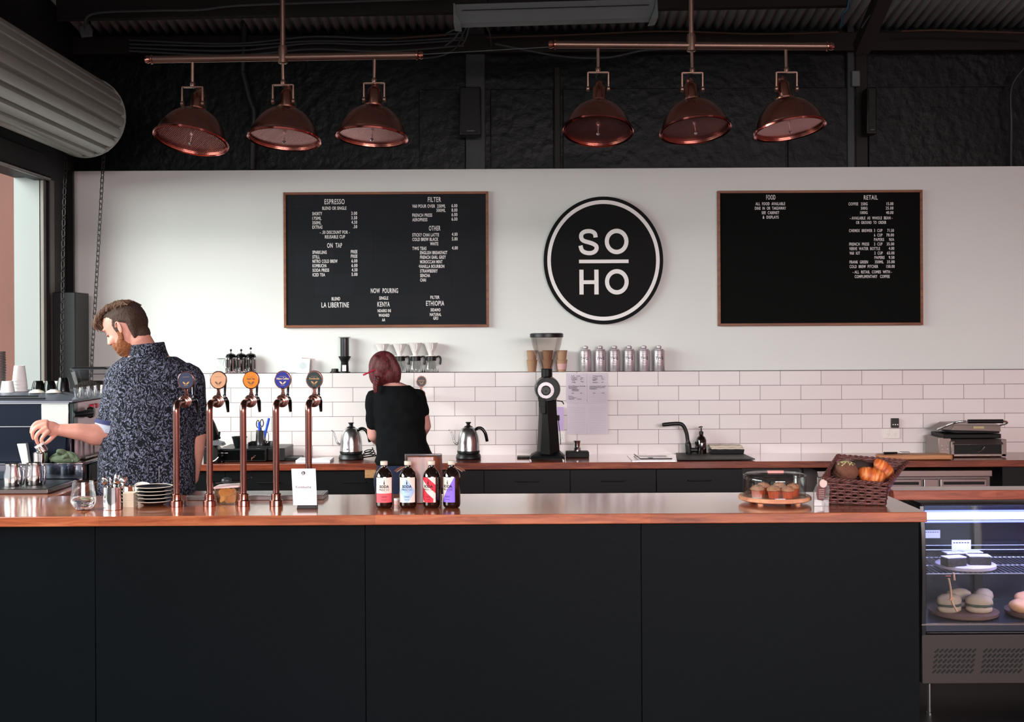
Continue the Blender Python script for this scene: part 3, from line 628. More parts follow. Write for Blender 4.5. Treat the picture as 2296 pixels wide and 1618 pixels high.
# ------------------------------------------------------------------ roller door drum, lintel, frame, chains at the left wall
m_slat = mat('galvanised_slat', '9ea29b', 0.45, 0.25, vary=0.1, vscale=2)
Rd = 0.27; e = at(190, 262, 8.2)
t = thing('roller_door', 'rolled up steel roller door drum at the top left corner', 'roller door', (e.x - 0.0, 8.2, e.z))
DX = e.x; DZ = e.z
g = G(); n_ = 20; rs = []
prof = []
for i in range(n_):
    a0 = 2 * PI * i / n_
    for fr_, rr in ((0.0, 0.90), (0.10, 0.93), (0.18, 1.0), (0.5, 1.02), (0.84, 1.0), (0.92, 0.93)):
        a_ = a0 + 2 * PI / n_ * fr_; prof.append((Rd * rr * math.cos(a_), Rd * rr * math.sin(a_)))
g.rings([[(p[0], y, p[1]) for p in prof] for y in (-5.2, 0.0)]); g.build('curtain', m_slat, t, smooth=30)
g = G(); g.lathe([(Rd * 1.03, 0), (Rd * 1.03, 0.012), (Rd * 0.9, 0.02), (0.001, 0.02)], 48, R(-PI / 2, 'X')); g.build('end_disc', m_slat, t)
g = G(); g.tube([(0, -5.3, 0), (0, 0.2, 0)], 0.03, 12); g.build('axle', m_black, t)
g = G(); g.box(-0.35, 0.03, 0.1, 0.13, -0.1, 0.1); g.build('bracket', m_beamg, t)
m_fr2 = mat('grey_steel_frame', '6e6862', 0.55, vary=0.2, vscale=6)
g = G(); g.box(XL - 0.06, XL + 0.03, OY0, OY1 + 0.05, ODZ - 0.02, ODZ + 0.16); struct(g.build('trim_10', m_dk, bevel=0.004))
g = G(); g.tube([(XL + 0.05, OY0, ODZ - 0.01), (XL + 0.05, OY1 - 0.02, ODZ - 0.01)], 0.016, 10); o = g.build('trim_11', m_steel_dark); struct(o)
g = G(); g.box(XL - 0.012, XL + 0.012, OY1 - 0.02, OY1 + 0.03, 0, ODZ); g.box(XL + 0.002, XL + 0.012, OY1 + 0.04, OY1 + 0.18, 0, ODZ); struct(g.build('trim_12', m_fr2, bevel=0.003))
g = G(); g.box(XL - 0.01, XL + 0.03, OY1 + 0.03, OY1 + 0.05, 0, ODZ); struct(g.build('trim_13', m_black))
# black cabinet in the corner
a = at(112, 655, 8.6); b_ = at(171, 840, 8.6)
tag(G().box(0, b_.x - XL - 0.015, 0, 0.28, 0, a.z - 0.9).build('switchboard_cabinet', m_dk, loc=(XL + 0.01, 8.6, 0.9), bevel=0.006), 'dark grey cabinet standing in the corner behind the hanging chains', 'cabinet')
a = at(160, 380, 8.85); tag(G().box(0, 0.045, 0, 0.03, 0, a.z - 1.5).build('conduit_cover', m_black, loc=(XL + 0.005, 8.9, 1.5)), 'narrow black cover strip in the left corner of the white wall', 'trim strip')
def chain(label, pts, Y, r, mm):
    P = [at(p[0], p[1], Y) for p in pts]; o = P[0].copy(); P = [p - o for p in smoothpts(P, 8)]
    g = G(); d = 0.0; L_ = 0.036; i = 0; k = 0; seglen = [(P[j + 1] - P[j]).length for j in range(len(P) - 1)]; tot = sum(seglen); cur = 0
    def pt(s):
        for j, sl in enumerate(seglen):
            if s <= sl: return P[j].lerp(P[j + 1], s / sl)
            s -= sl
        return P[-1]
    while cur < tot - L_:
        p = pt(cur + L_ / 2); dr = (pt(cur + L_) - pt(cur)).normalized(); q = dr.to_track_quat('Z', 'Y').to_matrix().to_4x4()
        M_ = T(*p) @ q @ R((k % 2) * PI / 2 + 0.35, 'Z')
        loop = [(0.012 * math.cos(2 * PI * z / 12), 0, (0.012 * math.sin(2 * PI * z / 12)) + (0.012 if 0 < z < 6 else -0.012 if 6 < z < 12 else 0)) for z in range(12)]
        rs = []
        for z in range(12):
            c_ = Vector(loop[z]); tn = (Vector(loop[(z + 1) % 12]) - Vector(loop[z - 1])).normalized(); s_ = Vector((0, 1, 0)); n2 = tn.cross(s_)
            rs.append([tuple(c_ + (s_ * math.cos(2 * PI * w_ / 5) + n2 * math.sin(2 * PI * w_ / 5)) * r) for w_ in range(5)])
        g.rings(rs, M_, closed=True); cur += L_; k += 1
    return tag(g.build('chain', mm, loc=o, smooth=60), label, 'chain')
m_chain = mat('rusty_chain', '2a2422', 0.5, 0.5)
chain('long steel chain hanging in front of the white wall behind the man', [(233, 340), (228, 420), (220, 560), (212, 700), (205, 835), (204, 1000)], 8.30, 0.0032, m_chain)
chain('dark chain hanging in the shadow beside the corner cabinet', [(150, 272), (148, 350), (143, 500), (140, 700), (138, 900)], 8.345, 0.0032, m_chain)
a = at(205, 346, 8.30); bb = at(243, 337, 8.30)
g = G(); g.tube([(0, 0, 0), tuple(bb - a)], 0.009, 8); tag(g.build('chain_bar', m_steel_dark, loc=a), 'short steel bar poking out below the roller drum holding the chain', 'bar')
# ------------------------------------------------------------------ beer taps
m_knob = mat('black_chrome', '4a4b4e', 0.16, 0.95)
m_gold = mat('gold_print', 'b8905a', 0.5)
def badge_mat(n, c): return mat(n, c, 0.22, coat=0.4, vary=0.08)
def tap(label, px, bm, text=None, Y=5.08, z=BAR_Z, group='copper beer taps', flip=1, rz=0.0, ink=None, hgt=0.0):
    t = thing('beer_tap', label, 'tap', (onx(px, Y, z), Y, z), rz, group)
    ink = ink or m_gold; h = hgt
    g = G(); g.lathe([(0.001, 0), (0.028, 0), (0.028, 0.024), (0.021, 0.026), (0.021, 0.052), (0.0145, 0.054)], 28, cap=(False, False)); g.build('base', m_copper, t, bevel=0.001)
    P = [(0, 0, 0.05), (0, 0, 0.39 + h), (0, 0, 0.40 + h)] + [(0, 0.036 - 0.036 * math.cos(a), 0.40 + h + 0.034 * math.sin(a)) for a in [PI / 2 * i / 7 for i in range(1, 8)]] + [(0, 0.1, 0.434 + h), (0, 0.15, 0.434 + h)]
    g = G(); g.tube(P, 0.0138, 20); g.build('pipe', m_copper, t, smooth=60)
    g = G(); y0 = 0.125
    for i, (r, d) in enumerate(((0.021, 0.012), (0.017, 0.006), (0.023, 0.010), (0.028, 0.008))):
        g.lathe([(r * 0.8, 0), (r, 0.002), (r, d - 0.002), (r * 0.8, d)], 28, T(0, y0 - 0.02 + 0.011 * i, 0.434 + h) @ R(-PI / 2, 'X'))
    g.build('collar', m_copper, t)
    zb = 0.525 + h; yb = 0.158 * 1.0
    b = G()
    ysg = -1 if flip == 1 else 1
    b.disc(0.037, yb, yb + 0.008, 40, 1.08, c=(0, zb)); b.prism([(-0.011, 0.455 + h), (0.011, 0.455 + h), (0.006, 0.475 + h), (0.010, 0.494 + h), (-0.010, 0.494 + h), (-0.006, 0.475 + h)], yb, yb + 0.008)
    bo = b.build('badge', m_copper, t, bevel=0.0015)
    yf = yb - 0.0015 if flip == 1 else yb + 0.0095
    g = G(); g.disc(0.0325, min(yf, yf - 0.001 * flip), max(yf, yf + 0.0025 * flip) if flip == 1 else yf + 0.001, 40, 1.08, c=(0, zb)); g.build('badge_face', bm, bo)
    g = G(); yy = yf - 0.0012 * flip
    for s in (-1, 1):   # pair of leaves
        g.prism([(s * 0.0006, zb - 0.0195), (s * 0.0025, zb - 0.0125), (s * 0.0075, zb - 0.0075), (s * 0.0145, zb - 0.0055), (s * 0.0125, zb - 0.0115), (s * 0.0080, zb - 0.0165)], yy - 0.0006, yy + 0.0006)
    if text: text_geo(g, text, 0.0125, 0, zb + 0.001, yy, 'CENTER', 0.8, 0.0004, 0.0008)
    g.box(-0.014, 0.014, yy - 0.0004, yy + 0.0004, zb + 0.014, zb + 0.0148); g.box(-0.009, 0.009, yy - 0.0004, yy + 0.0004, zb - 0.0235, zb - 0.0225)
    g.build('badge_print', ink, bo, smooth=0)
    g = G(); g.tube([(0, 0.165, 0.434 + h), (0, 0.22, 0.434 + h), (0, 0.29, 0.434 + h)], [0.012, 0.0095, 0.0095], 16)
    g.tube([(0, 0.285, 0.437 + h), (0, 0.318, 0.424 + h), (0, 0.335, 0.376 + h)], [0.0105, 0.0095, 0.0062], 16)
    g.build('faucet', m_knob, t, smooth=50)
    g = G(); g.tube([(0, 0.27, 0.44 + h), (0, 0.27, 0.455 + h)], [0.006, 0.005], 12)
    g.tube([(0, 0.27, 0.452 + h), (0, 0.272, 0.458 + h), (0, 0.276, 0.534 + h)], [0.0075, 0.0055, 0.0098], 16); g.build('handle', m_knob, t, smooth=40)
    return t
tap('leftmost copper tap, slate blue badge, in front of the man', 396, badge_mat('badge_slate', '3c4258'))
tap('copper tap with a tan badge', 470.5, badge_mat('badge_tan', 'cf9f7c'), ink=mat('brown_print', '6b4d3c', 0.6))
tap('copper tap with an orange badge reading Iced Tea', 546, badge_mat('badge_orange', 'd8822e'), 'Iced Tea', ink=bpy.data.materials['brown_print'])
tap('copper tap with a royal blue badge', 619.5, badge_mat('badge_blue', '222a8c'), 'Nitro Coffee', ink=mat('pale_gold_print', 'd9c79a', 0.5))
tap('copper tap with a dark green Kombucha badge, behind the white card', 692.5, badge_mat('badge_green', '24302f'), 'Kombucha')
tap('tap standing on the back bench beyond the woman in black', 948, badge_mat('badge_dark', '2c2530'), 'Kombucha', Y=8.52, z=BEN_Z, flip=1, rz=0.12, hgt=0.03)
# drip tray
t = thing('drip_tray', 'long low steel drip tray behind the row of taps', 'drip tray', (at(418, 1118, 5.25).x, 5.25, BAR_Z))
L_ = at(725, 1118, 5.25).x - t.location.x
g = G(); g.box(0, L_, 0, 0.15, 0.0, 0.019); g.build('tray', m_steel_dark, t, bevel=0.002)
g = G()
for i in range(120):
    x = 0.008 + i * (L_ - 0.016) / 119; g.box(x - 0.0013, x + 0.0013, 0.008, 0.142, 0.020, 0.0225)
g.box(0.002, L_ - 0.002, 0.002, 0.01, 0.019, 0.0225); g.box(0.002, L_ - 0.002, 0.14, 0.148, 0.019, 0.0225); g.box(0.002, 0.01, 0.01, 0.14, 0.019, 0.0225); g.box(L_ - 0.01, L_ - 0.002, 0.01, 0.14, 0.019, 0.0225)
g.build('grate', m_steel, t, smooth=0)
# tub of lemon slices with a scoop
m_tub = mat('frosted_tub', 'f3e6df', 0.25, trans=0.85, alpha=1.0)
m_tub = thinglass('frosted_tub_wall', 'f2e4d8', 0.10, 0.25)
m_lemon = mat('lemon_flesh', 'e0b45c', 0.5, vary=0.3, vscale=60); m_rind = mat('lemon_rind', 'd9cf7a', 0.5)
Yt = 5.15; t = thing('lemon_tub', 'clear plastic tub of sliced lemons between the second and third taps', 'tub', (onx(512, Yt, BAR_Z), Yt, BAR_Z))
def rrect(w, d, r, z, n=5):
    out = []
    for cx, cy, a0 in ((w - r, d - r, 0), (-w + r, d - r, PI / 2), (-w + r, -d + r, PI), (w - r, -d + r, 1.5 * PI)):
        for i in range(n + 1): a = a0 + PI / 2 * i / n; out.append((cx + r * math.cos(a), cy + r * math.sin(a), z))
    return out
g = G(); g.rings([rrect(0.045, 0.038, 0.012, 0.001), rrect(0.045, 0.038, 0.012, 0.003), rrect(0.053, 0.045, 0.012, 0.068), rrect(0.056, 0.048, 0.012, 0.07), rrect(0.052, 0.044, 0.012, 0.067), rrect(0.044, 0.037, 0.012, 0.004)], cap=(True, True)); g.build('tub', m_tub, t)
g = G(); g.rings([rrect(0.058, 0.05, 0.014, 0), rrect(0.058, 0.05, 0.014, 0.006), rrect(0.052, 0.044, 0.012, 0.008)], T(0.005, 0, 0.073) @ R(-0.06, 'Y')); g.build('lid', mat('pink_white_lid', 'd9b9b9', 0.35), t)
ls = thing('lemon_slice', 'lemon slice in the plastic tub by the taps', 'lemon slice', (0, 0, 0), group='lemon slices in the tub')
g = G(); g.lathe([(0.001, 0), (0.021, 0), (0.021, 0.005), (0.001, 0.005)], 24, cap=(False, False)); g.build('flesh', m_lemon, ls)
g = G(); g.lathe([(0.021, -0.0002), (0.0235, 0.001), (0.0235, 0.004), (0.021, 0.0052)], 24, cap=(False, False)); g.build('rind', m_rind, ls)
o0 = t.location; first = True
for i in range(9):
    x = -0.024 + 0.024 * (i % 3); y = -0.010 + 0.016 * (i // 3 % 2); z = 0.010 + 0.014 * (i // 3)
    loc = (o0[0] + x * 0.8, o0[1] + y, o0[2] + z + 0.012)
    if i == 0: s = ls; s.location = loc
    else: s = dup(ls, loc, 'lemon slice in the plastic tub by the taps')
    s.rotation_euler = (1.15 + 0.12 * ((i * 7) % 4 - 1.5), 0.3 * ((i * 5) % 3 - 1), 0.4 * ((i * 3) % 4 - 1.5)); s.scale = (0.78, 0.78, 0.78)
z0 = BAR_Z + 0.083
t = thing('scoop', 'black handled scoop resting on the lid of the lemon tub', 'scoop', (onx(508, Yt, z0), Yt, z0 + 0.012))
g = G(); g.ell((0, 0, 0.004), (0.022, 0.018, 0.013), 20, 12); g.build('bowl', mat('dark_grey_plastic', '2d3034', 0.3), t)
g = G(); g.tube(smoothpts([(-0.018, 0, 0), (-0.04, -0.008, -0.003), (-0.075, -0.012, 0.001)]), 0.0045, 8); g.tube(smoothpts([(0.02, 0, 0.003), (0.05, 0.02, 0.0), (0.1, 0.03, 0.012)]), 0.004, 8); g.build('handle', m_knob, t)

# ------------------------------------------------------------------ kombucha card on its block
Yc = 4.98; t = thing('table_card', 'white Kombucha card standing in a black block on the bar', 'card', (onx(687, Yc, BAR_Z), Yc, BAR_Z)); k = Yc / F
g = G(); g.prism([(-22 * k, 0), (22 * k, 0), (21 * k, 17 * k), (-17 * k, 19 * k)], -0.002, 0.05); g.build('block', m_blackplastic, t, bevel=0.0015)
g = G(); rs = []
for i in range(13):
    f_ = i / 12; y = 0.006 + 0.028 * f_ ** 2; z = (9 + 80 * f_) * k
    xl = (658 - 6.5 * f_ ** 1.4 - 687) * k; xr = (711 - 5.0 * f_ ** 1.7 - 687) * k
    rs.append([(xl, y - 0.012, z), (xr, y - 0.012, z), (xr, y - 0.0114, z), (xl, y - 0.0114, z)])
g.rings(rs); cp = g.build('card', m_paper, t)
g = G(); M_ = T(0.0, 0, 0)
def cardpt(px, py):
    f_ = (1137 - 9 - py) / 80; return ((px - 687) * k, -0.0068 + 0.028 * f_ * f_, (1137 - py) * k)
c_ = cardpt(679, 1057.5); g.disc(0.0075, c_[1] - 0.0035, c_[1] + 0.003, 20, 1, c=(c_[0], c_[2])); g.build('logo', m_ink, cp); g = G(); text_geo(g, 'SO', 0.0062, c_[0], c_[2] + 0.0005, c_[1] - 0.0042, 'CENTER', 0.9, 0.0002, 0.0006); text_geo(g, 'HO', 0.0062, c_[0], c_[2] - 0.0052, c_[1] - 0.0042, 'CENTER', 0.9, 0.0002, 0.0006); g.build('logo_lettering', m_letter, cp, smooth=0)
g = G(); c_ = cardpt(680, 1090.5); text_geo(g, 'Kombucha', 0.0165, c_[0] + 0.001, c_[2], c_[1] - 0.0012, 'CENTER', 0.9, 0.0, 0.0006)
g.build('lettering', mat('grey_ink', '6d6b70', 0.8), cp, smooth=0)
g = G(); g_i = mat('pale_grey_ink', 'b3b0b6', 0.8)
for py, a, b_ in ((1067.5, 665, 696), (1071, 662, 697), (1093.5, 666, 700), (1101, 668, 702), (1104.5, 666, 703), (1109, 668, 702), (1113.5, 668, 702)):
    c_ = cardpt(a, py); d_ = cardpt(b_, py); g.box(c_[0], d_[0], c_[1] - 0.0006, c_[1] + 0.002, c_[2], c_[2] + 0.0008)
g.build('fine_print', g_i, cp, smooth=0)

# ------------------------------------------------------------------ soda bottles
m_amber = mat('dark_amber_glass', '140805', 0.06, coat=0.5, trans=0.0, spec=0.7)
m_cap = mat('cream_screw_cap', 'd5cabb', 0.4)
LM = [mat('label_cream', 'e6d9cf', 0.6), mat('label_coral', 'd8545f', 0.6), mat('label_sky', 'a9c6ea', 0.6), mat('label_red', 'd2233a', 0.6), mat('label_violet', '8a6be0', 0.6), m_ink]
def pat1(u, v): return 1 if v < 0.37 else 0
def pat2(u, v): return 2 if abs(u - 0.5) / 0.47 + abs(v - 0.45) / 0.5 < 1.0 and v < 0.92 else 0
def pat3(u, v):
    s_ = u * 0.55 + v - 0.0
    return 3 if (0.12 < s_ < 0.62 and u < 0.85 and v < 0.95) and not (0.0) else (3 if 0.92 < s_ < 1.25 else 0)
def pat4(u, v): return 4 if v < 1.05 * u + 0.0 else 0
def bottle(px, pat, a0, wdeg, label, leaf=None, Y=5.0):
    t = thing('soda_bottle', label, 'bottle', (onx(px, Y, BAR_Z), Y, BAR_Z), group='dark soda syrup bottles on the bar')
    r = 0.0362; P = [(0.001, 0), (0.026, 0), (0.033, 0.005), (r, 0.015), (r, 0.125), (0.0345, 0.137), (0.029, 0.149), (0.020, 0.160), (0.013, 0.168), (0.0115, 0.174), (0.0115, 0.182), (0.001, 0.182)]
    g = G(); g.lathe(P, 40, cap=(False, False)); g.build('bottle', m_amber, t, smooth=50)
    g = G(); g.lathe([(0.0148, 0.178), (0.0152, 0.179), (0.0152, 0.193), (0.014, 0.1945), (0.001, 0.1945)], 28, cap=(True, False)); g.build('cap', m_cap, t, bevel=0.0005)
    g = G(); rl = r + 0.0006; nu, nv = 60, 110; h0, h1 = 0.026, 0.129; a1 = math.radians(a0 - wdeg / 2); a2 = math.radians(a0 + wdeg / 2)
    vs = []; fs = []
    for j in range(nv + 1):
        for i in range(nu + 1):
            a = a1 + (a2 - a1) * i / nu; vs.append((rl * math.sin(a), -rl * math.cos(a), h0 + (h1 - h0) * j / nv))
    g.v = vs
    for j in range(nv):
        for i in range(nu):
            fs.append((j * (nu + 1) + i, j * (nu + 1) + i + 1, (j + 1) * (nu + 1) + i + 1, (j + 1) * (nu + 1) + i)); g.m.append(pat((i + 0.5) / nu, (j + 0.5) / nv))
    g.f = fs; lo = g.build('label', LM, t, smooth=60)
    tg = G(); aw = math.radians(wdeg) * rl
    text_geo(tg, 'SODA', 0.0155, 0, h0 + (h1 - h0) * 0.59, 0, 'CENTER', 0.95, 0.0006, 0.0004)
    text_geo(tg, 'PRESS CO', 0.0105, 0, h0 + (h1 - h0) * 0.48, 0, 'CENTER', 0.95, 0.0001, 0.0004)
    tg.prism([(-0.002, h0 + 0.074), (0.002, h0 + 0.074), (0.002, h0 + 0.084), (0.0008, h0 + 0.087), (0.0008, h0 + 0.093), (-0.0008, h0 + 0.093), (-0.0008, h0 + 0.087), (-0.002, h0 + 0.084)], -0.0002, 0.0002)
    for zz_, hw_ in ((0.43, 0.011), (0.24, 0.012), (0.205, 0.010), (0.11, 0.011)):
        for q in range(10): tg.box(-hw_ + 0.2 * hw_ * q, -hw_ + 0.2 * hw_ * (q + (1.0 if q % 3 else 0.7)), -0.0002, 0.0004, h0 + (h1 - h0) * zz_, h0 + (h1 - h0) * zz_ + (0.0007 if zz_ > 0.3 else 0.0014))
    am = math.radians(a0); tg.v = [((rl + 0.0004 - v[1]) * math.sin(am + v[0] / rl), -(rl + 0.0004 - v[1]) * math.cos(am + v[0] / rl), v[2]) for v in tg.v]
    tg.build('lettering', m_ink, lo, smooth=0)
    g = G(); rr = 0.0135; pts = [(rr * math.cos(a), rr * math.sin(a), 0.170 + 0.004 * math.sin(a)) for a in [2 * PI * i / 16 for i in range(17)]]; g.tube(pts, 0.0008, 6, cap=False)
    tx = {'L': -0.045, 'R': 0.045}.get(leaf, -0.03)
    g.tube(smoothpts([(math.copysign(rr, tx), -0.002, 0.170), (tx * 0.6, -0.012, 0.162), (tx, -0.016, 0.150)]), 0.0008, 6); st = g.build('string', mat('twine', 'b7a58f', 0.8) if 'twine' not in bpy.data.materials else bpy.data.materials['twine'], t)
    if leaf:
        s = -1 if leaf == 'L' else 1; g = G()
        pts = [(0.012, 0.172), (0.03, 0.171), (0.05, 0.160), (0.058, 0.151), (0.042, 0.150), (0.026, 0.158)]
        g.prism([(s * a, b_) for a, b_ in pts], 0.004, 0.0052); g.build('leaf_tag', mat('copper_leaf_tag', '5a3428', 0.4, 0.6) if 'copper_leaf_tag' not in bpy.data.materials else bpy.data.materials['copper_leaf_tag'], t)
    return t
bottle(861.5, pat1, 6, 118, 'soda bottle with a cream and coral label', None)
bottle(915, pat2, -3, 118, 'soda bottle with a pale blue diamond on its label', 'L')
bottle(968, pat3, -20, 100, 'soda bottle with red diagonal stripes on its label', None)
bottle(1013, pat4, -26, 100, 'soda bottle with a white and violet label', 'R')
# wooden tablet stand
Yw = 5.17; m_walnut = wood('reddish_walnut', '3d1710', '6e3224', '9a5a3c', 0.35, 0.3, axis=(14, 14, 1.4), scale=2.5)
t = thing('tablet_stand', 'dark wooden tablet stand seen from behind, between the soda bottles', 'tablet stand', (onx(955, Yw, BAR_Z), Yw, BAR_Z)); k = Yw / F
g = G(); g.add([(-38 * k, -0.055, 0), (20 * k, -0.055, 0), (36 * k, 0.02, 0), (-30 * k, 0.02, 0), (-40 * k, -0.03, 104 * k), (20 * k, -0.03, 104 * k), (34 * k, 0.01, 100 * k), (-30 * k, 0.01, 100 * k)],
      [(0, 1, 5, 4), (1, 2, 6, 5), (2, 3, 7, 6), (3, 0, 4, 7), (4, 5, 6, 7), (3, 2, 1, 0)]); g.build('stand', m_walnut, t, bevel=0.004, bseg=3)
g = G(); g.box(-0.002, 0.002, 0, 0.0, 0, 0) if False else None
M_ = T(-7 * k, 0.0, 101 * k) @ R(-0.5, 'X')
g.box(-42 * k, 42 * k, -0.03, -0.022, -0.15, 0.022, T(-7 * k, 0.075, 101 * k) @ R(0.45, 'X')); g.build('tablet', mat('tablet_shell', '8d8686', 0.3, 0.7), t, bevel=0.003)
# little pink tin
Yp = 5.1; t = thing('small_jar', 'tiny pink and white jar between the first two soda bottles', 'jar', (onx(890, Yp, BAR_Z), Yp, BAR_Z))
g = G(); g.lathe([(0.001, 0), (0.011, 0), (0.012, 0.002), (0.012, 0.016), (0.001, 0.017)], 20, cap=(False, False)); g.build('jar', mat('pale_pink_glaze', 'e0bcb8', 0.3), t)
g = G(); g.lathe([(0.0125, 0.017), (0.0125, 0.026), (0.001, 0.027)], 20, cap=(True, False)); g.build('lid', m_white, t)

# ------------------------------------------------------------------ water glass, cutlery tin, napkins, cups, saucers
Yg = 4.985; t = thing('water_glass', 'stemless glass of water with a slice of lime at the left end', 'glass', (onx(187, Yg, BAR_Z), Yg, BAR_Z))
P = [(0.024, 0.0), (0.036, 0.006), (0.046, 0.018), (0.051, 0.034), (0.0515, 0.046), (0.049, 0.066), (0.0455, 0.09), (0.042, 0.118)]
g = G(); g.shell(P, 0.0014, 48); g.build('glass', m_glass, t, smooth=60)
g = G(); Q = [(r - 0.0018, z) for r, z in P if z < 0.05]; Q[0] = (0.023, 0.002); g.lathe([(0.001, 0.002)] + Q + [(0.0488, 0.051), (0.001, 0.051)], 48, cap=(False, False)); g.build('water', mat('water', 'ffffff', 0.0, trans=1.0, ior=1.33), t, smooth=60)
g = G(); g.lathe([(0.001, 0), (0.022, 0), (0.022, 0.004), (0.001, 0.004)], 24, T(0.012, -0.01, 0.046) @ R(0.15, 'Y'), cap=(False, False)); g.build('lime_slice', mat('lime_flesh', 'b9c48a', 0.4, vary=0.2, vscale=80), t)
Ys_ = 5.0; t = thing('cutlery_tin', 'shiny steel tin holding teaspoons on the bar', 'tin', (onx(254, Ys_, BAR_Z), Ys_, BAR_Z))
g = G(); g.shell([(0.038, 0), (0.040, 0.002), (0.040, 0.094)], 0.0012, 40); g.build('tin', m_chrome, t)
c0 = t.location.copy()
sp_ = thing('teaspoon', 'teaspoon standing handle down in the steel tin', 'spoon', c0, group='teaspoons in the steel tin')
g = G(); g.tube([(0, 0, 0), (0, 0, 0.05), (0, 0, 0.105)], [0.0035, 0.0022, 0.0022], 8, flat=0.5); g.build('handle', m_chrome, sp_)
g = G(); g.ell((0, 0, 0.122), (0.0115, 0.0042, 0.019), 16, 10); g.build('bowl', m_chrome, sp_)
angs = [(-26, 8, -.026), (-16, -6, -.018), (-7, 10, -.008), (2, -8, 0), (8, 12, .008), (15, -6, .014), (22, 6, .02), (28, -4, .024), (-3, 14, -.014), (11, -14, .004)]
for i, (ax, ay, x) in enumerate(angs):
    loc = (c0.x + x * 0.25, c0.y + ((i * 7) % 5 - 2) * 0.005, c0.z + 0.004)
    s = sp_ if i == 0 else dup(sp_, loc, 'teaspoon standing handle down in the steel tin'); s.location = loc
    s.rotation_euler = (math.radians(-ay), math.radians(ax), 0.6 * ((i * 3) % 5 - 2))
Yn = 5.1; k = Yn / F
g = G()
for i in range(16): g.box(-0.026 + 0.0005 * (i % 2), 0.026 - 0.0005 * (i % 3), -0.03, 0.03, i * 0.0036, i * 0.0036 + 0.0031)
tag(g.build('napkin_stack', mat('cream_napkin', 'd8cab4', 0.9), loc=(onx(291, Yn, BAR_Z), Yn, BAR_Z)), 'stack of small cream napkins beside the cutlery tin', 'napkins')
Yk = 5.32; t = thing('steel_canister', 'steel canister behind the napkins at the left end of the bar', 'canister', (onx(296, Yk, BAR_Z), Yk, BAR_Z))
g = G(); g.shell([(0.036, 0), (0.037, 0.002), (0.037, 0.055), (0.039, 0.058)], 0.0012, 32); g.build('canister', m_chrome, t)
Yu = 5.24
cup = thing('white_cup', 'upright white cup behind the saucer stack, lower of the two', 'cup', (onx(316, Yu, BAR_Z), Yu, BAR_Z), group='white cups behind the saucers')
g = G(); g.shell([(0.020, 0), (0.026, 0.004), (0.032, 0.02), (0.036, 0.042)], 0.0022, 32); g.build('bowl', m_white, cup)
c2 = dup(cup, (cup.location.x + 0.006, Yu, BAR_Z + 0.030), 'white cup tipped over on top of another behind the saucers'); c2.rotation_euler = (0.35, 0.22, 0)
Yq = 5.13; m_sauc = mat('black_glaze', '0e1012', 0.18, coat=0.3); m_rim = mat('cream_unglazed_rim', 'd6cfc2', 0.5)
names = ['lowest black saucer of the stack by the first tap', 'second black saucer from the bottom of the stack by the first tap', 'middle black saucer of the stack by the first tap', 'second black saucer from the top of the stack by the first tap', 'topmost black saucer of the stack by the first tap']
sa = None
for i in range(5):
    loc = (onx(346 + (1.2 if i % 2 else -0.6), Yq, BAR_Z), Yq, BAR_Z + 0.0150 * i)
    if sa is None:
        sa = thing('saucer', names[0], 'saucer', loc, group='stacked black saucers')
        g = G(); g.lathe([(0.001, 0.0), (0.042, 0.0), (0.045, 0.004), (0.074, 0.0175), (0.0745, 0.019), (0.045, 0.0075), (0.001, 0.007)], 56, cap=(False, False)); g.build('dish', m_sauc, sa)
        g = G(); g.lathe([(0.0735, 0.0172), (0.0775, 0.0185), (0.0778, 0.0205), (0.0745, 0.0208), (0.0735, 0.0195)], 56, cap=(False, False)); g.build('rim', m_rim, sa)
    else: dup(sa, loc, names[i])
Yd = 5.33; t = thing('docket_spike', 'thin upright docket spike behind the saucers', 'docket spike', (onx(357, Yd, BAR_Z), Yd, BAR_Z))
g = G(); g.lathe([(0.001, 0), (0.03, 0), (0.03, 0.004), (0.001, 0.005)], 20, cap=(False, False)); g.build('base', m_black, t)
g = G(); g.tube([(0, 0, 0.004), (0, 0, 0.135), (0, 0, 0.142)], [0.0014, 0.0014, 0.0003], 8); g.build('spike', m_chrome, t)
g = G(); g.add([(-0.035, -0.03, 0.0), (0.035, -0.03, 0.0), (0.035, 0.035, 0.012), (-0.035, 0.035, 0.012), (-0.035, -0.03, 0.001), (0.035, -0.03, 0.001), (0.035, 0.035, 0.013), (-0.035, 0.035, 0.013)], [(0, 3, 2, 1), (4, 5, 6, 7), (0, 1, 5, 4), (2, 3, 7, 6), (1, 2, 6, 5), (3, 0, 4, 7)])
tag(g.build('docket_paper', m_paper, loc=(onx(353, Yd, BAR_Z), Yd - 0.0, BAR_Z + 0.045)), 'white paper docket stuck on the docket spike', 'paper')

# ------------------------------------------------------------------ cake stand with muffins
Yc = 5.10; cx = onx(1737, Yc, BAR_Z); m_beech = wood('pinkish_beech', 'a96a4f', 'c98a68', 'dba684', 0.4, 0.1, scale=2)
t = thing('cake_stand', 'low round cake stand with a clear dome lid over muffins', 'cake stand', (cx, Yc, BAR_Z))
g = G(); g.lathe([(0.001, 0.012), (0.144, 0.012), (0.151, 0.016), (0.152, 0.026), (0.148, 0.031), (0.134, 0.031), (0.132, 0.026), (0.001, 0.026)], 72, cap=(False, False)); g.build('board', m_beech, t)
for a in (0.8, 2.35, 3.95, 5.5): g = G(); g.lathe([(0.012, 0), (0.014, 0.012)], 12, T(0.11 * math.cos(a), 0.11 * math.sin(a), 0)); g.build('foot', m_beech, t)
g = G(); g.lathe([(0.130, 0.031), (0.131, 0.10), (0.129, 0.116), (0.120, 0.123), (0.001, 0.126)], 72, cap=(False, False)); d = g.build('dome', m_dome, t, smooth=60)
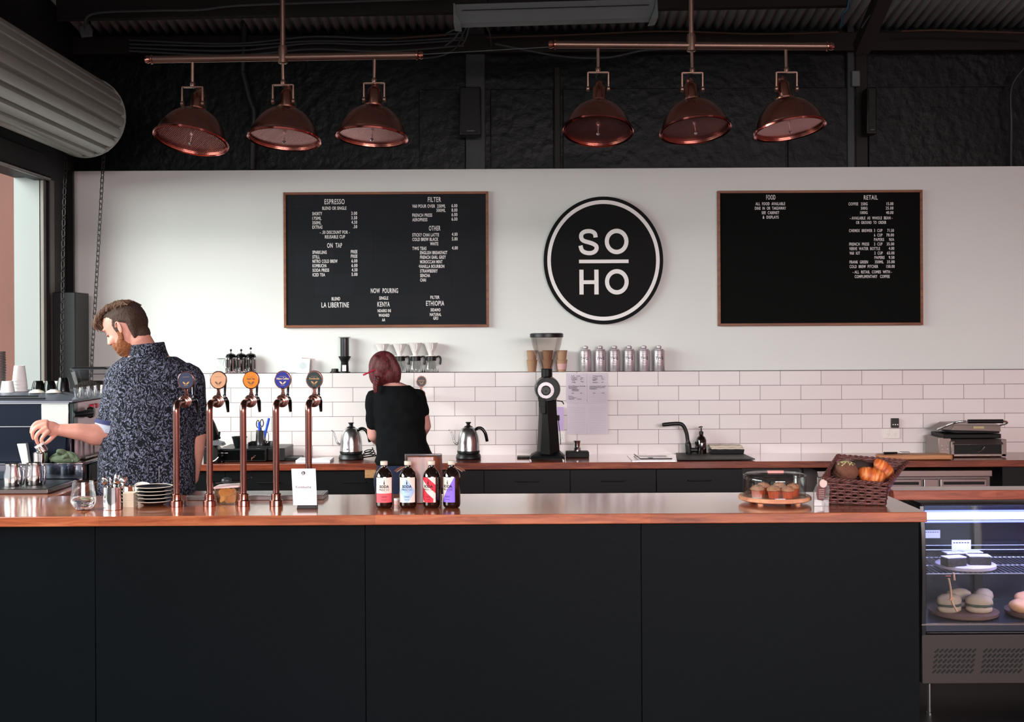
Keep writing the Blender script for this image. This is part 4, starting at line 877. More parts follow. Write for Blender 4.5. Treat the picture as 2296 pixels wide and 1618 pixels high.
g = G(); g.lathe([(0.1275, 0.115), (0.131, 0.1165), (0.1275, 0.119)], 72, cap=(False, False)); g.lathe([(0.1295, 0.031), (0.1325, 0.031), (0.1325, 0.034), (0.1295, 0.034)], 72, cap=(False, False)); g.build('dome_rim', thinglass('dome_edge', 'cfd4d4', 0.25), d)
g = G(); g.cbox((0, -0.02, 0.132), (0.068, 0.02, 0.012)); g.build('dome_handle', mat('pink_wood_handle', 'd0938c', 0.5), t, bevel=0.003)
m_muff = mat('muffin_crust', 'c08a68', 0.8, vary=0.5, vscale=40, bump=0.6, bscale=60); m_case = mat('muffin_side', 'c4552e', 0.75, vary=0.35, vscale=30); m_berry = mat('dark_berry', '3d1a2a', 0.5); m_sugar = mat('sugar_crumb', 'd9c3b2', 0.8)
mf = thing('muffin', 'm', 'muffin', (0, 0, 0), group='muffins under the dome')
g = G(); rs = []
for r, z in ((0.024, 0.0), (0.031, 0.036)): rs.append([(r * (1 + 0.04 * math.cos(14 * a)) * math.cos(a), r * (1 + 0.04 * math.cos(14 * a)) * math.sin(a), z) for a in [2 * PI * i / 56 for i in range(56)]])
g.rings(rs); g.build('case', m_case, mf)
g = G(); g.lathe([(0.030, 0.034), (0.036, 0.038), (0.035, 0.046), (0.027, 0.055), (0.014, 0.060), (0.001, 0.061)], 28, cap=(True, False))
g.v = [(v[0] * (1 + 0.09 * noise.noise(Vector(v) * 55)), v[1] * (1 + 0.09 * noise.noise(Vector(v) * 55 + Vector((3, 0, 0)))), v[2] + 0.004 * noise.noise(Vector(v) * 70)) for v in g.v]; g.build('top', m_muff, mf)
g = G()
for i in range(7): a = i * 2.4; r = 0.008 + 0.003 * i; g.ell((r * math.cos(a), r * math.sin(a), 0.0585 - r * r * 12), (0.004, 0.004, 0.003), 8, 6)
g.build('berries', m_berry, mf)
g = G()
for i in range(26): a = i * 1.9; r = 0.004 + 0.001 * i; g.cbox((r * math.cos(a), r * math.sin(a), 0.061 - r * r * 14), (0.002, 0.002, 0.0015))
g.build('crumb', m_sugar, mf)
pos = [(1698, 5.06, 'muffin at the left front under the dome'), (1735, 5.03, 'muffin at the middle front under the dome'), (1766, 5.02, 'orange sided muffin at the right front under the dome'), (1712, 5.15, 'muffin behind the left front one under the dome'), (1748, 5.15, 'muffin at the back middle under the dome'), (1779, 5.11, 'muffin at the far right under the dome')]
for i, (p, y, lb) in enumerate(pos):
    loc = (onx(p, y, BAR_Z), y, BAR_Z + 0.0265); mf.scale = (0.8, 0.8, 0.88)
    if i == 0: mf.location = loc; mf['label'] = lb
    else: dup(mf, loc, lb, rz=i * 1.3)
# acrylic sign with dried leaf
Ya = 4.985; t = thing('acrylic_sign', 'small clear acrylic sign with a dark leaf beside the wicker basket', 'sign', (onx(1842, Ya, BAR_Z), Ya, BAR_Z)); k = Ya / F
g = G(); g.prism([(-17 * k, 0), (17 * k, 0), (17 * k, 25 * k), (19 * k, 30 * k), (18 * k, 50 * k), (10 * k, 62 * k), (0, 63 * k), (-10 * k, 50 * k), (-17 * k, 35 * k)], 0, 0.008); g.build('slab', mat('acrylic', 'ffffff', 0.02, trans=0.95), t, bevel=0.001)
g = G(); g.prism([(-9 * k, 14 * k), (4 * k, 12 * k), (10 * k, 30 * k), (12 * k, 46 * k), (6 * k, 60 * k), (-4 * k, 58 * k), (-10 * k, 40 * k), (-12 * k, 26 * k)], -0.0015, -0.0005); lf = g.build('leaf', mat('dark_leaf_brown', '5a3030', 0.6, vary=0.3, vscale=40), t)
g = G(); g.disc(8.5 * k, -0.003, -0.0016, 24, 1.1, c=(4 * k, 51 * k)); g.build('clock_disc', mat('pale_disc', 'cdb3ac', 0.5), t)
g = G()
for i in range(5): g.box(-6 * k, 6 * k, -0.0022, -0.0016, (36 - i * 4.5) * k, (37.2 - i * 4.5) * k)
g.build('print', mat('faint_print', 'a98f8a', 0.6), lf, smooth=0)

# ------------------------------------------------------------------ wicker basket tilted towards the viewer, bread inside
m_wick = mat('dark_red_wicker', '5a3430', 0.5, vary=0.8, vscale=30, bump=0.4, bscale=80); m_wick2 = mat('dark_brown_wicker_inside', '3a201c', 0.6, vary=0.4, vscale=25)
Yb = 5.13
def bp(px, py, Y): return at(px, py, Y)
# corners: front face nearly upright, back wall leaning up to the right
fbl = bp(1848, 1110, 5.03); fbr = bp(1985, 1120.5, 4.98); fbl.z = BAR_Z + 0.004; fbr.z = BAR_Z + 0.004
ftl = bp(1845, 1072, 4.985); ftr = bp(1990, 1085, 4.935)
btl = bp(1878, 1021, 5.24); btr = bp(2037, 1034, 5.19)
bbl = Vector((fbl.x + 0.05, 5.26, BAR_Z + 0.012)); bbr = Vector((fbr.x + 0.045, 5.22, BAR_Z + 0.008))
c0 = (fbl + fbr) / 2; c0.z = BAR_Z
t = thing('wicker_basket', 'dark wicker basket tilted forward holding bread and croissants', 'basket', c0)
def weave(g, A, B, C, D, rows_, n, r, amp, nrm):
    """A,B bottom edge, D,C top edge: horizontal strands woven round uprights"""
    for j in range(rows_):
        v = (j + 0.5) / rows_; P = []
        for i in range(n * 4 + 1):
            u = i / (n * 4); p = (A.lerp(B, u)).lerp(D.lerp(C, u), v); P.append(p + nrm * amp * math.sin(u * n * PI + (j % 2) * PI) - c0)
        g.tube(P, r, 6)
    for i in range(n + 1):
        u = (i) / n; g.tube([A.lerp(B, u) - c0, D.lerp(C, u) - c0], r * 0.9, 6)
def nr(A, B, D): return (B - A).cross(D - A).normalized()
for nm, A, B, C, D, rw, n in (('front_side', fbl, fbr, ftr, ftl, 8, 9), ('back_side', bbl, bbr, btr, btl, 15, 10), ('left_side', fbl, bbl, btl, ftl, 9, 8), ('right_side', fbr, bbr, btr, ftr, 9, 8)):
    g = G(); weave(g, A, B, C, D, rw, n, 0.0048 if nm != 'back_side' else 0.0062, 0.0035, nr(A, B, D)); g.build(nm, m_wick, t, smooth=60)
g = G(); pb = [fbl, fbr, bbr, bbl]; g.add([p - c0 + Vector((0, 0, 0.003)) for p in pb] + [p - c0 + Vector((0, 0, -0.001)) for p in pb], [(0, 1, 2, 3), (7, 6, 5, 4), (0, 4, 5, 1), (1, 5, 6, 2), (2, 6, 7, 3), (3, 7, 4, 0)]); g.build('base', m_wick2, t)
g = G()
for q in range(4):
    e = [ftl, ftr, btr, btl]; A = e[q] - c0; B = e[(q + 1) % 4] - c0
    for ph in (0, PI):
        P = []; d = (B - A).normalized(); a_ = d.cross(Vector((0, 0, 1))).normalized(); b2 = a_.cross(d)
        for i in range(41):
            u = i / 40; P.append(A.lerp(B, u) + (a_ * math.cos(u * 40 + ph) + b2 * math.sin(u * 40 + ph)) * 0.0045)
        g.tube(P, 0.0045, 6)
g.build('braided_rim', m_wick, t, smooth=60)
# liner
# loaf of seeded bread
m_crumb = mat('bread_brown', '6b4434', 0.9, vary=0.35, vscale=50, bump=0.6, bscale=90); m_seed = mat('pumpkin_seed', 'b7b07e', 0.5)
lc = at(1897, 1056, 5.11)
t = thing('seeded_loaf', 'round brown seeded loaf in the left of the wicker basket', 'bread', lc)
g = G(); g.ell((0, 0, 0), (0.052, 0.05, 0.042), 32, 20); g.v = [tuple(Vector(v) * (1 + 0.05 * noise.noise(Vector(v) * 22))) for v in g.v]; g.build('loaf', m_crumb, t, smooth=60)
g = G()
for i in range(60):
    th = random.uniform(0, 2 * PI); ph = random.uniform(0.0, 0.85); M_ = T(0.052 * math.sin(ph) * math.cos(th), 0.05 * math.sin(ph) * math.sin(th), 0.043 * math.cos(ph)) @ R(th, 'Z') @ R(ph, 'Y') @ R(random.random() * 3, 'Z')
    g.ell((0, 0, 0), (0.0055, 0.003, 0.0016), 8, 5, M_)
g.build('seeds', m_seed, t)
tag(G().ell((0, 0, 0), (0.05, 0.04, 0.034), 28, 16).build('dark_loaf', mat('dark_crust', '2f211d', 0.8, vary=0.4, vscale=40, bump=0.4), loc=at(1926, 1048, 5.2), smooth=60), 'darker loaf at the back of the basket behind the seeded loaf', 'bread')
m_cro = bpy.data.materials.new('croissant_crust'); m_cro.use_nodes = True
N = m_cro.node_tree.nodes; L = m_cro.node_tree.links; b = N['Principled BSDF']; tc = N.new('ShaderNodeTexCoord'); n_ = N.new('ShaderNodeTexNoise'); n_.inputs['Scale'].default_value = 14; n_.inputs['Detail'].default_value = 6
mp = N.new('ShaderNodeMapping'); mp.inputs['Scale'].default_value = (6, 1, 1); L.new(tc.outputs['Object'], mp.inputs[0]); L.new(mp.outputs[0], n_.inputs['Vector'])
r_ = ramp(N, [(0.3, '8f3a12'), (0.5, 'c9622a'), (0.7, 'e49a58')]); L.new(n_.outputs['Fac'], r_.inputs[0]); L.new(r_.outputs[0], b.inputs['Base Color']); b.inputs['Roughness'].default_value = 0.5
def croissant(label, c, rot, s):
    t = thing('croissant', label, 'croissant', c, group='croissants in the basket', rot=rot)
    g = G(); rs = []; n = 60
    for i in range(n + 1):
        u = i / n; a = (u - 0.5) * 2.2; X = 0.062 * math.sin(a) * s; Yy = 0.03 * (1 - math.cos(a)) * s
        seg = 7; ph = abs(math.sin(PI * u * seg)) ** 0.6
        r = (0.008 + 0.030 * math.sin(PI * u) ** 0.8) * (0.90 + 0.12 * ph) * s
        rs.append([(X, Yy + r * 1.0 * math.cos(q), r * 0.95 * math.sin(q)) for q in [2 * PI * z / 24 for z in range(24)]])
    g.rings(rs); g.build('pastry', m_cro, t, smooth=60); return t
croissant('plump golden croissant lying in the front of the basket', at(1955, 1068, 5.08), (0.5, 0.25, -0.15), 1.05)
croissant('second croissant leaning behind the front one in the basket', at(1982, 1054, 5.135), (0.7, 0.75, 0.2), 0.95)
# ------------------------------------------------------------------ things on the tiled ledge
YE = 8.98
def ledge(px): return Vector((onx(px, YE, LEDGE_Z), YE, LEDGE_Z))
kE = YE / F
# hourglass carafe
t = thing('glass_carafe', 'clear hourglass shaped glass carafe left of the french presses', 'carafe', ledge(496))
g = G(); g.shell([(0.040, 0), (0.042, 0.004), (0.036, 0.03), (0.018, 0.058), (0.016, 0.066), (0.024, 0.092), (0.031, 0.108)], 0.003, 32); g.build('vessel', m_glass, t, smooth=60)
g = G(); g.lathe([(0.0315, 0.1075), (0.0335, 0.109), (0.0315, 0.111), (0.029, 0.109)], 32, cap=(False, False)); g.build('lip', m_knob, t)
# french presses
fp = thing('french_press', 'leftmost of the three chrome french presses on the ledge', 'french press', ledge(518), group='french presses on the ledge')
g = G(); g.lathe([(0.001, 0.004), (0.034, 0.004), (0.034, 0.115), (0.036, 0.118), (0.001, 0.119)], 32, cap=(False, False)); g.build('beaker', m_chrome, fp)
g = G()
for s in range(5):
    a = -PI / 2 + (s - 2) * 0.62; x, y = 0.036 * math.cos(a), 0.036 * math.sin(a); g.tube([(x, y, 0.0), (x, y, 0.105)], 0.0032, 6)
for z in (0.012, 0.104): g.tube([(0.0355 * math.cos(a), 0.0355 * math.sin(a), z) for a in [2 * PI * i / 24 for i in range(25)]], 0.003, 6, cap=False)
g.build('frame', m_chrome, fp)
g = G(); g.tube(smoothpts([(0.012, -0.036, 0.108), (0.016, -0.062, 0.1), (0.016, -0.064, 0.04), (0.012, -0.036, 0.02)]), 0.0055, 8); g.build('handle', m_blackgloss, fp)
g = G(); g.lathe([(0.037, 0.118), (0.041, 0.121), (0.038, 0.128), (0.032, 0.141), (0.012, 0.150), (0.001, 0.151)], 32, cap=(True, False)); g.lathe([(0.003, 0.148), (0.003, 0.165)], 8); g.build('lid', m_blackgloss, fp)
g = G(); g.ell((0, 0, 0.172), (0.0088, 0.0088, 0.0092), 16, 10); kn = g.build('knob', m_blackgloss, fp)
dup(fp, ledge(541), 'middle of the three chrome french presses on the ledge')
f3 = dup(fp, ledge(562.5), 'rightmost french press on the ledge, its plunger knob raised')
for ch in f3.children:
    if ch.name.startswith('knob'): ch.location = (0, 0, 0.012)
# cards
g = G(); g.box(-0.055, 0.045, 0, 0.001, 0, 0.11); g.disc(0.026, -0.0008, 0.0, 24, 1.05, c=(-0.004, 0.055), mi=1)
o = g.build('recipe_card', [m_paper, mat('pale_grey_print', 'c6cfd2', 0.8)], loc=ledge(681) + Vector((0, -0.03, 0)), rot=(-0.28, 0.03, 0)); tag(o, 'white card with a grey disc leaning on the wall above the ledge', 'card')
g = G(); g.box(-0.05, 0.05, 0, 0.001, 0, 0.113); tag(g.build('recipe_card', mat('grey_backed_card', 'b9b0ac', 0.8), loc=ledge(688) + Vector((0, -0.012, 0)), rot=(-0.2, 0.1, 0.05)), 'second card leaning behind the white one with the grey disc', 'card')
# aeropress
t = thing('puck', 'low black plastic cap lying left of the black plunger coffee maker', 'cap', ledge(751))
g = G(); g.lathe([(0.001, 0), (0.036, 0), (0.036, 0.008), (0.027, 0.010), (0.026, 0.028), (0.020, 0.031), (0.001, 0.031)], 28, cap=(False, False)); g.build('cap', m_blackplastic, t)
t = thing('plunger_coffee_maker', 'tall black plunger coffee maker standing on the ledge', 'coffee maker', ledge(773))
g = G(); g.lathe([(0.001, 0), (0.043, 0), (0.043, 0.006), (0.030, 0.010), (0.028, 0.08), (0.032, 0.09), (0.046, 0.118), (0.046, 0.123), (0.020, 0.124)], 28, cap=(False, False)); g.build('funnel', m_blackplastic, t)
g = G(); g.lathe([(0.033, 0.124), (0.033, 0.255), (0.036, 0.258), (0.036, 0.262), (0.001, 0.262)], 28, cap=(True, False)); g.build('chamber', mat('smoky_plastic', '26262a', 0.2, coat=0.3), t)
g = G(); g.lathe([(0.0005, 0.0), (0.046, 0.0), (0.046, 0.003)], 6, T(0, 0, 0.263)); g.build('flange', m_blackplastic, t)
g = G(); g.cbox((0.0, -0.0315, 0.035), (0.03, 0.002, 0.046)); g.build('label', m_paper, t)
# pour-over sets: glass server + white dripper resting on it
v = thing('coffee_server', 'glass coffee server with black collar, mostly hidden by the head of the woman', 'server', ledge(863), group='glass coffee servers on the ledge')
g = G(); g.shell([(0.052, 0), (0.055, 0.004), (0.050, 0.03), (0.037, 0.078), (0.034, 0.088)], 0.002, 32); g.build('vessel', m_glass, v, smooth=60)
g = G(); g.lathe([(0.036, 0.086), (0.038, 0.087), (0.038, 0.117), (0.030, 0.12), (0.030, 0.086)], 32, cap=(False, False)); g.build('collar', m_blackplastic, v)
g = G(); g.tube(smoothpts([(0.036, -0.005, 0.112), (0.058, -0.008, 0.118), (0.070, -0.01, 0.098), (0.064, -0.01, 0.058)]), [0.006] * 7 + [0.008] * 8 + [0.009] * 4, 10); g.build('handle', m_blackplastic, v, smooth=60)
dz = Vector((0, 0, 0.1205))
d = thing('coffee_dripper', 'white ceramic dripper just above the head of the woman', 'dripper', ledge(863) + dz, group='white coffee drippers')
g = G(); g.lathe([(0.001, 0), (0.040, 0), (0.041, 0.004), (0.016, 0.006), (0.020, 0.018), (0.052, 0.092), (0.054, 0.094), (0.051, 0.094), (0.018, 0.02), (0.001, 0.016)], 40, cap=(False, False)); g.build('cone', m_white, d)
g = G(); g.tube(smoothpts([(0.018, -0.043, 0.083), (0.020, -0.062, 0.08), (0.018, -0.058, 0.05), (0.008, -0.03, 0.035)]), 0.0045, 8); g.build('handle', m_white, d)
for p, n1, n2, hh in ((897, 'leftmost fully visible', 'left', 0), (932, 'middle', 'middle', 0.006), (967, 'rightmost', 'right', 0.006)):
    dup(v, ledge(p), n1 + ' of the glass coffee servers with black handles')
    e = dup(d, ledge(p - 1) + dz, n2 + ' one of the three white drippers fully in view on the servers')
    e.scale = (1, 1, 1.0 + hh * 10)
v.location = ledge(857); d.location = ledge(857) + dz
# paper cup stacks
m_kraft = mat('kraft_cup', 'b08a6e', 0.8, vary=0.1); m_band = mat('pink_sleeve', 'd6aaa6', 0.7)
cupk = thing('paper_cup', 'x', 'cup', (0, 0, 0), group='paper cups on the ledge')
g = G(); g.shell([(0.029, 0), (0.040, 0.082), (0.042, 0.084), (0.042, 0.088), (0.040, 0.089)], 0.0015, 32); g.build('cup', m_kraft, cupk)
spots = [(1193, 0, 'lower of the two brown paper cups stacked left of the grinder'), (1193, 1, 'upper of the two brown paper cups stacked left of the grinder'),
         (1228, 0, 'lower paper cup of the stack seen through the grinder hopper'), (1228, 1, 'upper paper cup of the stack seen through the grinder hopper'),
         (1260, 0, 'lower paper cup with a pink band, stacked right of the grinder hopper'), (1260, 1, 'upper paper cup stacked right of the grinder hopper')]
for i, (p, n_, lb) in enumerate(spots):
    # cups stand rim down like the photo's straight stacks
    loc = ledge(p) + Vector((0, 0, 0.070 * n_))
    if i == 0: cc = cupk; cc.location = loc; cc['label'] = lb
    else: cc = dup(cupk, loc, lb)
    if i == 4:
        g = G(); g.lathe([(0.0325, 0.016), (0.0385, 0.060)], 32, cap=(False, False)); g.build('band', m_band, cc)
# tea canisters
m_tin = mat('silver_tea_tin', 'cdc5ca', 0.42, 0.7, vary=0.05)
ca = thing('tea_canister', 'x', 'canister', (0, 0, 0), group='silver TWG tea canisters')
g = G(); g.lathe([(0.001, 0), (0.042, 0), (0.043, 0.002), (0.043, 0.152), (0.042, 0.154), (0.036, 0.155)], 36, cap=(False, True)); g.build('tin', m_tin, ca)
g = G(); g.lathe([(0.035, 0.155), (0.037, 0.158), (0.037, 0.163), (0.030, 0.166), (0.014, 0.167), (0.019, 0.171), (0.021, 0.178), (0.019, 0.186), (0.012, 0.191), (0.001, 0.193)], 32, cap=(True, False)); g.build('lid', m_tin, ca)
g = G(); rl = 0.0435
text_geo(g, 'TWG', 0.030, 0, 0.088, 0, 'CENTER', 0.85, 0.0008, 0.0003); text_geo(g, 'TEA', 0.014, 0, 0.073, 0, 'CENTER', 0.9, 0.0002, 0.0003)
for z, w_ in ((0.124, 0.022), (0.119, 0.026), (0.112, 0.02), (0.064, 0.02), (0.058, 0.014), (0.042, 0.017), (0.036, 0.015), (0.030, 0.012), (0.022, 0.015)):
    for q in range(8): g.box(-w_ + 2 * w_ * q / 8, -w_ + 2 * w_ * (q + 0.8) / 8, -0.0002, 0.0002, z, z + 0.0018)
g.v = [((rl - v_[1]) * math.sin(v_[0] / rl), -(rl - v_[1]) * math.cos(v_[0] / rl), v_[2]) for v_ in g.v]; g.build('print', mat('dark_grey_print', '3a383b', 0.6), ca, smooth=0)
for i, (p, rz) in enumerate(((1313, -0.35), (1346, 0.03), (1378, -0.12), (1411, -0.1), (1444, -0.05), (1477.5, 0.0))):
    lb = ['first', 'second', 'third', 'fourth', 'fifth', 'sixth'][i] + ' silver tea canister from the coffee grinder'
    if i == 0: ca.location = ledge(p); ca['label'] = lb; ca.rotation_euler = (0, 0, rz)
    else: dup(ca, ledge(p), lb, rz=rz)

# ------------------------------------------------------------------ on the tiles
m_lilac = mat('lilac_paper', 'd6cdd8', 0.85); m_line = mat('grey_ruling', '9a8f9c', 0.8)
def sheet(name, x0, y0, x1, y1, label, hand, rot=0.0):
    a = at(x0, y1, TILE_Y - 0.006); b_ = at(x1, y0, TILE_Y - 0.006); w_ = b_.x - a.x; h_ = b_.z - a.z
    t = thing(name, label, 'paper', ((a.x + b_.x) / 2, TILE_Y - 0.004, a.z), group='order sheets taped on the tiles', rot=(0, rot, 0))
    g = G(); rs = []
    for i in range(9): z = h_ * i / 8; y = -0.004 * (1 - i / 8) ** 2; rs.append([(-w_ / 2, y, z), (w_ / 2, y, z), (w_ / 2, y + 0.0005, z), (-w_ / 2, y + 0.0005, z)])
    g.rings(rs); g.build('sheet', m_lilac, t)
    g = G(); n_ = 16
    for i in range(n_):
        z = h_ * (0.06 + 0.85 * i / n_); y = -0.004 * (1 - z / h_) ** 2 - 0.0004; g.box(-w_ * 0.4, w_ * 0.42, y - 0.0003, y, z, z + 0.0007)
    g.build('ruling', m_line, t, smooth=0)
    if hand:
        rnd = random.Random(hand); g = G()
        for (u0, u1, v_) in hand_rows[hand]:
            x = -w_ / 2 + w_ * u0
            while x < -w_ / 2 + w_ * u1:
                l = rnd.uniform(0.004, 0.011); z = h_ * v_ + rnd.uniform(-0.0015, 0.0015)
                P = [(x + l * q / 5, -0.0048, z + 0.0028 * math.sin(q * 2.1 + rnd.random() * 3)) for q in range(6)]; g.tube(P, 0.0011, 4); x += l + 0.003
        g.build('handwriting', m_ink, t, smooth=0)
    return t
hand_rows = {1: [(.25, .4, .90), (.5, .7, .90), (.25, .5, .84), (.7, .78, .84), (.25, .55, .79), (.68, .78, .79), (.3, .4, .75), (.7, .8, .72), (.28, .45, .69), (.12, .88, .56), (.12, .5, .52), (.15, .5, .48), (.28, .6, .44), (.28, .6, .41), (.28, .38, .33), (.7, .78, .33), (.12, .3, .22), (.12, .5, .17), (.12, .4, .13), (.55, .7, .13)],
             2: [(.28, .68, .90), (.28, .45, .84), (.7, .75, .84), (.25, .5, .79), (.7, .78, .79), (.3, .4, .75), (.28, .48, .69), (.7, .8, .69), (.12, .95, .56), (.12, .8, .52), (.12, .45, .48), (.28, .38, .33), (.7, .8, .33)]}
sheet('order_sheet', 1269, 836, 1315, 903, 'handwritten order sheet, upper left of the four on the tiles', 1, 0.01)
sheet('order_sheet', 1317, 836, 1362.5, 903, 'handwritten order sheet, upper right of the four on the tiles', 2, -0.008)
sheet('order_sheet', 1271, 903.5, 1315.5, 973, 'blank ruled sheet, lower left of the four on the tiles', 0, 0.012)
sheet('order_sheet', 1316.5, 903.5, 1363, 972.5, 'blank ruled sheet, lower right of the four on the tiles', 0, -0.01)
a = at(1250, 965, 8.895); b_ = at(1264, 912, 8.895)
tag(G().box(a.x, b_.x, 0, 0.002, 0, b_.z - a.z).build('lilac_sheet', mat('lilac_note', 'c6aeda', 0.8), loc=(0, 8.895, a.z)), 'lilac note on the tiles half hidden by the coffee grinder', 'paper')
def outlet(x0, y0, x1, y1, label, plug):
    a = at(x0, y1, TILE_Y); b_ = at(x1, y0, TILE_Y); w_ = (b_.x - a.x) / 2; h_ = b_.z - a.z
    t = thing('power_outlet', label, 'power outlet', ((a.x + b_.x) / 2, TILE_Y, a.z)); g = G(); g.box(-w_, w_, -0.01, 0, 0, h_); g.build('plate', m_white, t, bevel=0.003)
    for s in (-1, 1):
        g = G(); g.disc(0.008, -0.013, -0.01, 16, c=(s * w_ * 0.45, h_ * 0.76)); g.build('rocker', m_white, t, bevel=0.001)
        g = G()
        for q, (dx, dz_) in enumerate(((-0.006, 0.004), (0.006, 0.004), (0, -0.009))): g.cbox((s * w_ * 0.42 + dx, -0.0103, h_ * 0.42 + dz_), (0.0018, 0.001, 0.007), None)
        g.build('socket', m_line, t, smooth=0)
    return t
outlet(1980.5, 960, 2017, 983, 'white double power outlet on the tiles near the sandwich press', 0)
outlet(1253, 968, 1268, 993, 'power outlet on the tiles behind the coffee grinder', 0)
g = G(); a = at(2005.5, 958, TILE_Y)
t = thing('plug_adaptor', 'small black plug-in box with three dots above the white outlet', 'adaptor', (a.x, TILE_Y, a.z)); k = TILE_Y / F
G().box(-8.5 * k, 8.5 * k, -0.022, 0, 0, 21 * k).build('box', m_blackplastic, t, bevel=0.003)
g = G()
for s in (-1, 0, 1): g.disc(0.0045, -0.0235, -0.022, 12, c=(s * 5 * k, 7 * k))
g.build('indicator', m_white, t)

# ------------------------------------------------------------------ on the back bench
def ben_loc(px, Y): return Vector((onx(px, Y, BEN_Z), Y, BEN_Z))
# electric kettles
k = 8.62 / F
kt = thing('gooseneck_kettle', 'steel gooseneck kettle at the left elbow of the woman', 'kettle', ben_loc(787.5, 8.62), group='gooseneck kettles')
s_ = k
g = G(); g.lathe([(0.001, 0), (27 * s_, 0), (28.5 * s_, 3 * s_), (26.5 * s_, 11 * s_), (23.5 * s_, 14 * s_), (0.001, 14.5 * s_)], 40, cap=(False, False), sq=0.9); g.build('base', m_blackplastic, kt)
g = G(); g.lathe([(25 * s_, 15 * s_), (25 * s_, 20 * s_), (24.6 * s_, 21 * s_), (24.2 * s_, 40 * s_), (22.5 * s_, 51 * s_), (19.5 * s_, 61 * s_), (14.5 * s_, 69 * s_), (8 * s_, 73 * s_)], 44); g.build('body', m_steel, kt, smooth=50)
g = G(); g.lathe([(25.3 * s_, 14.6 * s_), (25.4 * s_, 19.5 * s_)], 44); g.build('collar', m_blackplastic, kt)
g = G(); g.lathe([(10 * s_, 72.5 * s_), (5 * s_, 75 * s_), (3.6 * s_, 78 * s_), (6.5 * s_, 82 * s_), (6.5 * s_, 83 * s_), (0.001, 83.5 * s_)], 24, cap=(True, False)); g.build('lid_knob', m_blackplastic, kt)
P = smoothpts([(-24 * s_, 0, 34 * s_), (-31 * s_, 0, 38 * s_), (-35 * s_, 0, 50 * s_), (-39 * s_, 0, 62 * s_), (-44 * s_, 0, 65.5 * s_)], 5); g = G(); g.tube(P, [2.6 * s_ - 1.6 * s_ * i / (len(P) - 1) for i in range(len(P))], 10); g.build('spout', m_steel, kt, smooth=60)
P = smoothpts([(14.5 * s_, 0, 64 * s_), (21 * s_, 0, 69 * s_), (30 * s_, 0, 68 * s_), (38 * s_, 0, 57 * s_), (42 * s_, 0, 39 * s_)], 5); g = G(); g.tube(P, [2.6 * s_, 3 * s_, 3.2 * s_, 3.4 * s_] + [3.6 * s_] * (len(P) - 6) + [3.6 * s_, 3 * s_], 12); g.build('handle', m_blackgloss, kt, smooth=60)
g = G(); g.box(-8 * s_, 4 * s_, -24.3 * s_, -24.0 * s_, 24 * s_, 26.5 * s_); g.build('mark', m_steel_dark, kt)
dup(kt, ben_loc(1050.5, 8.62), 'steel gooseneck kettle between the woman and the coffee grinder')
P = [ben_loc(812, 8.7) + Vector((0, 0, 0.012))]; g = G(); c0 = ben_loc(828, 8.66)
pts = []
for i in range(60): a = i * 0.33; r = 0.05 - 0.0004 * i; pts.append((r * math.cos(a) * 1.05, -0.02 + 0.45 * r * math.sin(a), 0.006 + 0.0009 * i + 0.012 * (1 + math.sin(a + 0.6))))
g.tube([(-0.06, 0.02, 0.006)] + pts, 0.0038, 8); tag(g.build('extension_cord', m_rubber, loc=c0, smooth=60), 'coiled black electric cord beside the left kettle', 'cord')
# coffee grinder
Yg = 8.6; k = Yg / F; gr = thing('coffee_grinder', 'tall black coffee grinder with a clear hopper on the back bench', 'coffee grinder', ben_loc(1228, Yg))
def K(v): return v * k
BY = 1029
g = G(); g.add([(K(-41), -0.12, K(3)), (K(38), -0.12, K(3)), (K(40), 0.12, K(3)), (K(-40), 0.12, K(3)), (K(-38), -0.11, K(9)), (K(34), -0.11, K(9)), (K(36), 0.1, K(9)), (K(-36), 0.1, K(9)), (K(-24), -0.05, K(17)), (K(26), -0.05, K(17)), (K(28), 0.08, K(17)), (K(-22), 0.08, K(17))],
      [(3, 2, 1, 0), (0, 1, 5, 4), (1, 2, 6, 5), (2, 3, 7, 6), (3, 0, 4, 7), (4, 5, 9, 8), (5, 6, 10, 9), (6, 7, 11, 10), (7, 4, 8, 11), (8, 9, 10, 11)]); g.build('base', m_black, gr, bevel=0.003)
for x in (-38, 34): g = G(); g.lathe([(K(3), 0), (K(3.4), K(3.2))], 14, T(K(x), -0.1, 0)); g.build('foot', m_chrome, gr)
g = G(); g.rings([[(K(a), y, K(z)) for a, y in ((xl, 0.0), (xl + 7, -0.07), (xr - 22, -0.09), (xr, -0.02), (xr, 0.08), (xl, 0.08))] for xl, xr, z in ((-24, 27, 12), (-21, 24, 60), (-19, 21, 100), (-19, 20, 128), (-17, 20, 140))]); g.build('column', m_black, gr, bevel=0.003)
g = G(); g.lathe([(0.001, -0.09), (K(26.5), -0.09), (K(28.5), -0.07), (K(29), 0.08), (0.001, 0.08)], 44, T(K(0), 0, K(157)) @ R(PI / 2, 'X') @ R(PI, 'X'), cap=(False, False)); g.build('burr_housing', m_blackgloss, gr, bevel=0.002)
M_ = T(K(-4), -0.0, K(155)) @ R(PI / 2, 'X')
g = G(); g.lathe([(0.001, 0.088), (K(18), 0.088), (K(18), 0.096), (0.001, 0.096)], 44, M_, cap=(False, False)); dl = g.build('dial', mat('dial_plate', 'cfc8cc', 0.35, 0.3), gr)
g = G()
for i in range(16): a = 2 * PI * i / 16; g.cbox((K(15.3) * math.cos(a), K(15.3) * math.sin(a), 0.0965), (0.003, 0.003, 0.001), M_)
g.build('dial_marks', m_ink, dl, smooth=0)
g = G(); g.lathe([(K(11) if i % 2 == 0 else K(11), z) for i, z in enumerate((0.096, 0.118))] + [(K(9), 0.122), (0.001, 0.122)], 12, M_, cap=(True, False)); g.build('knob', m_blackplastic, gr, smooth=20)
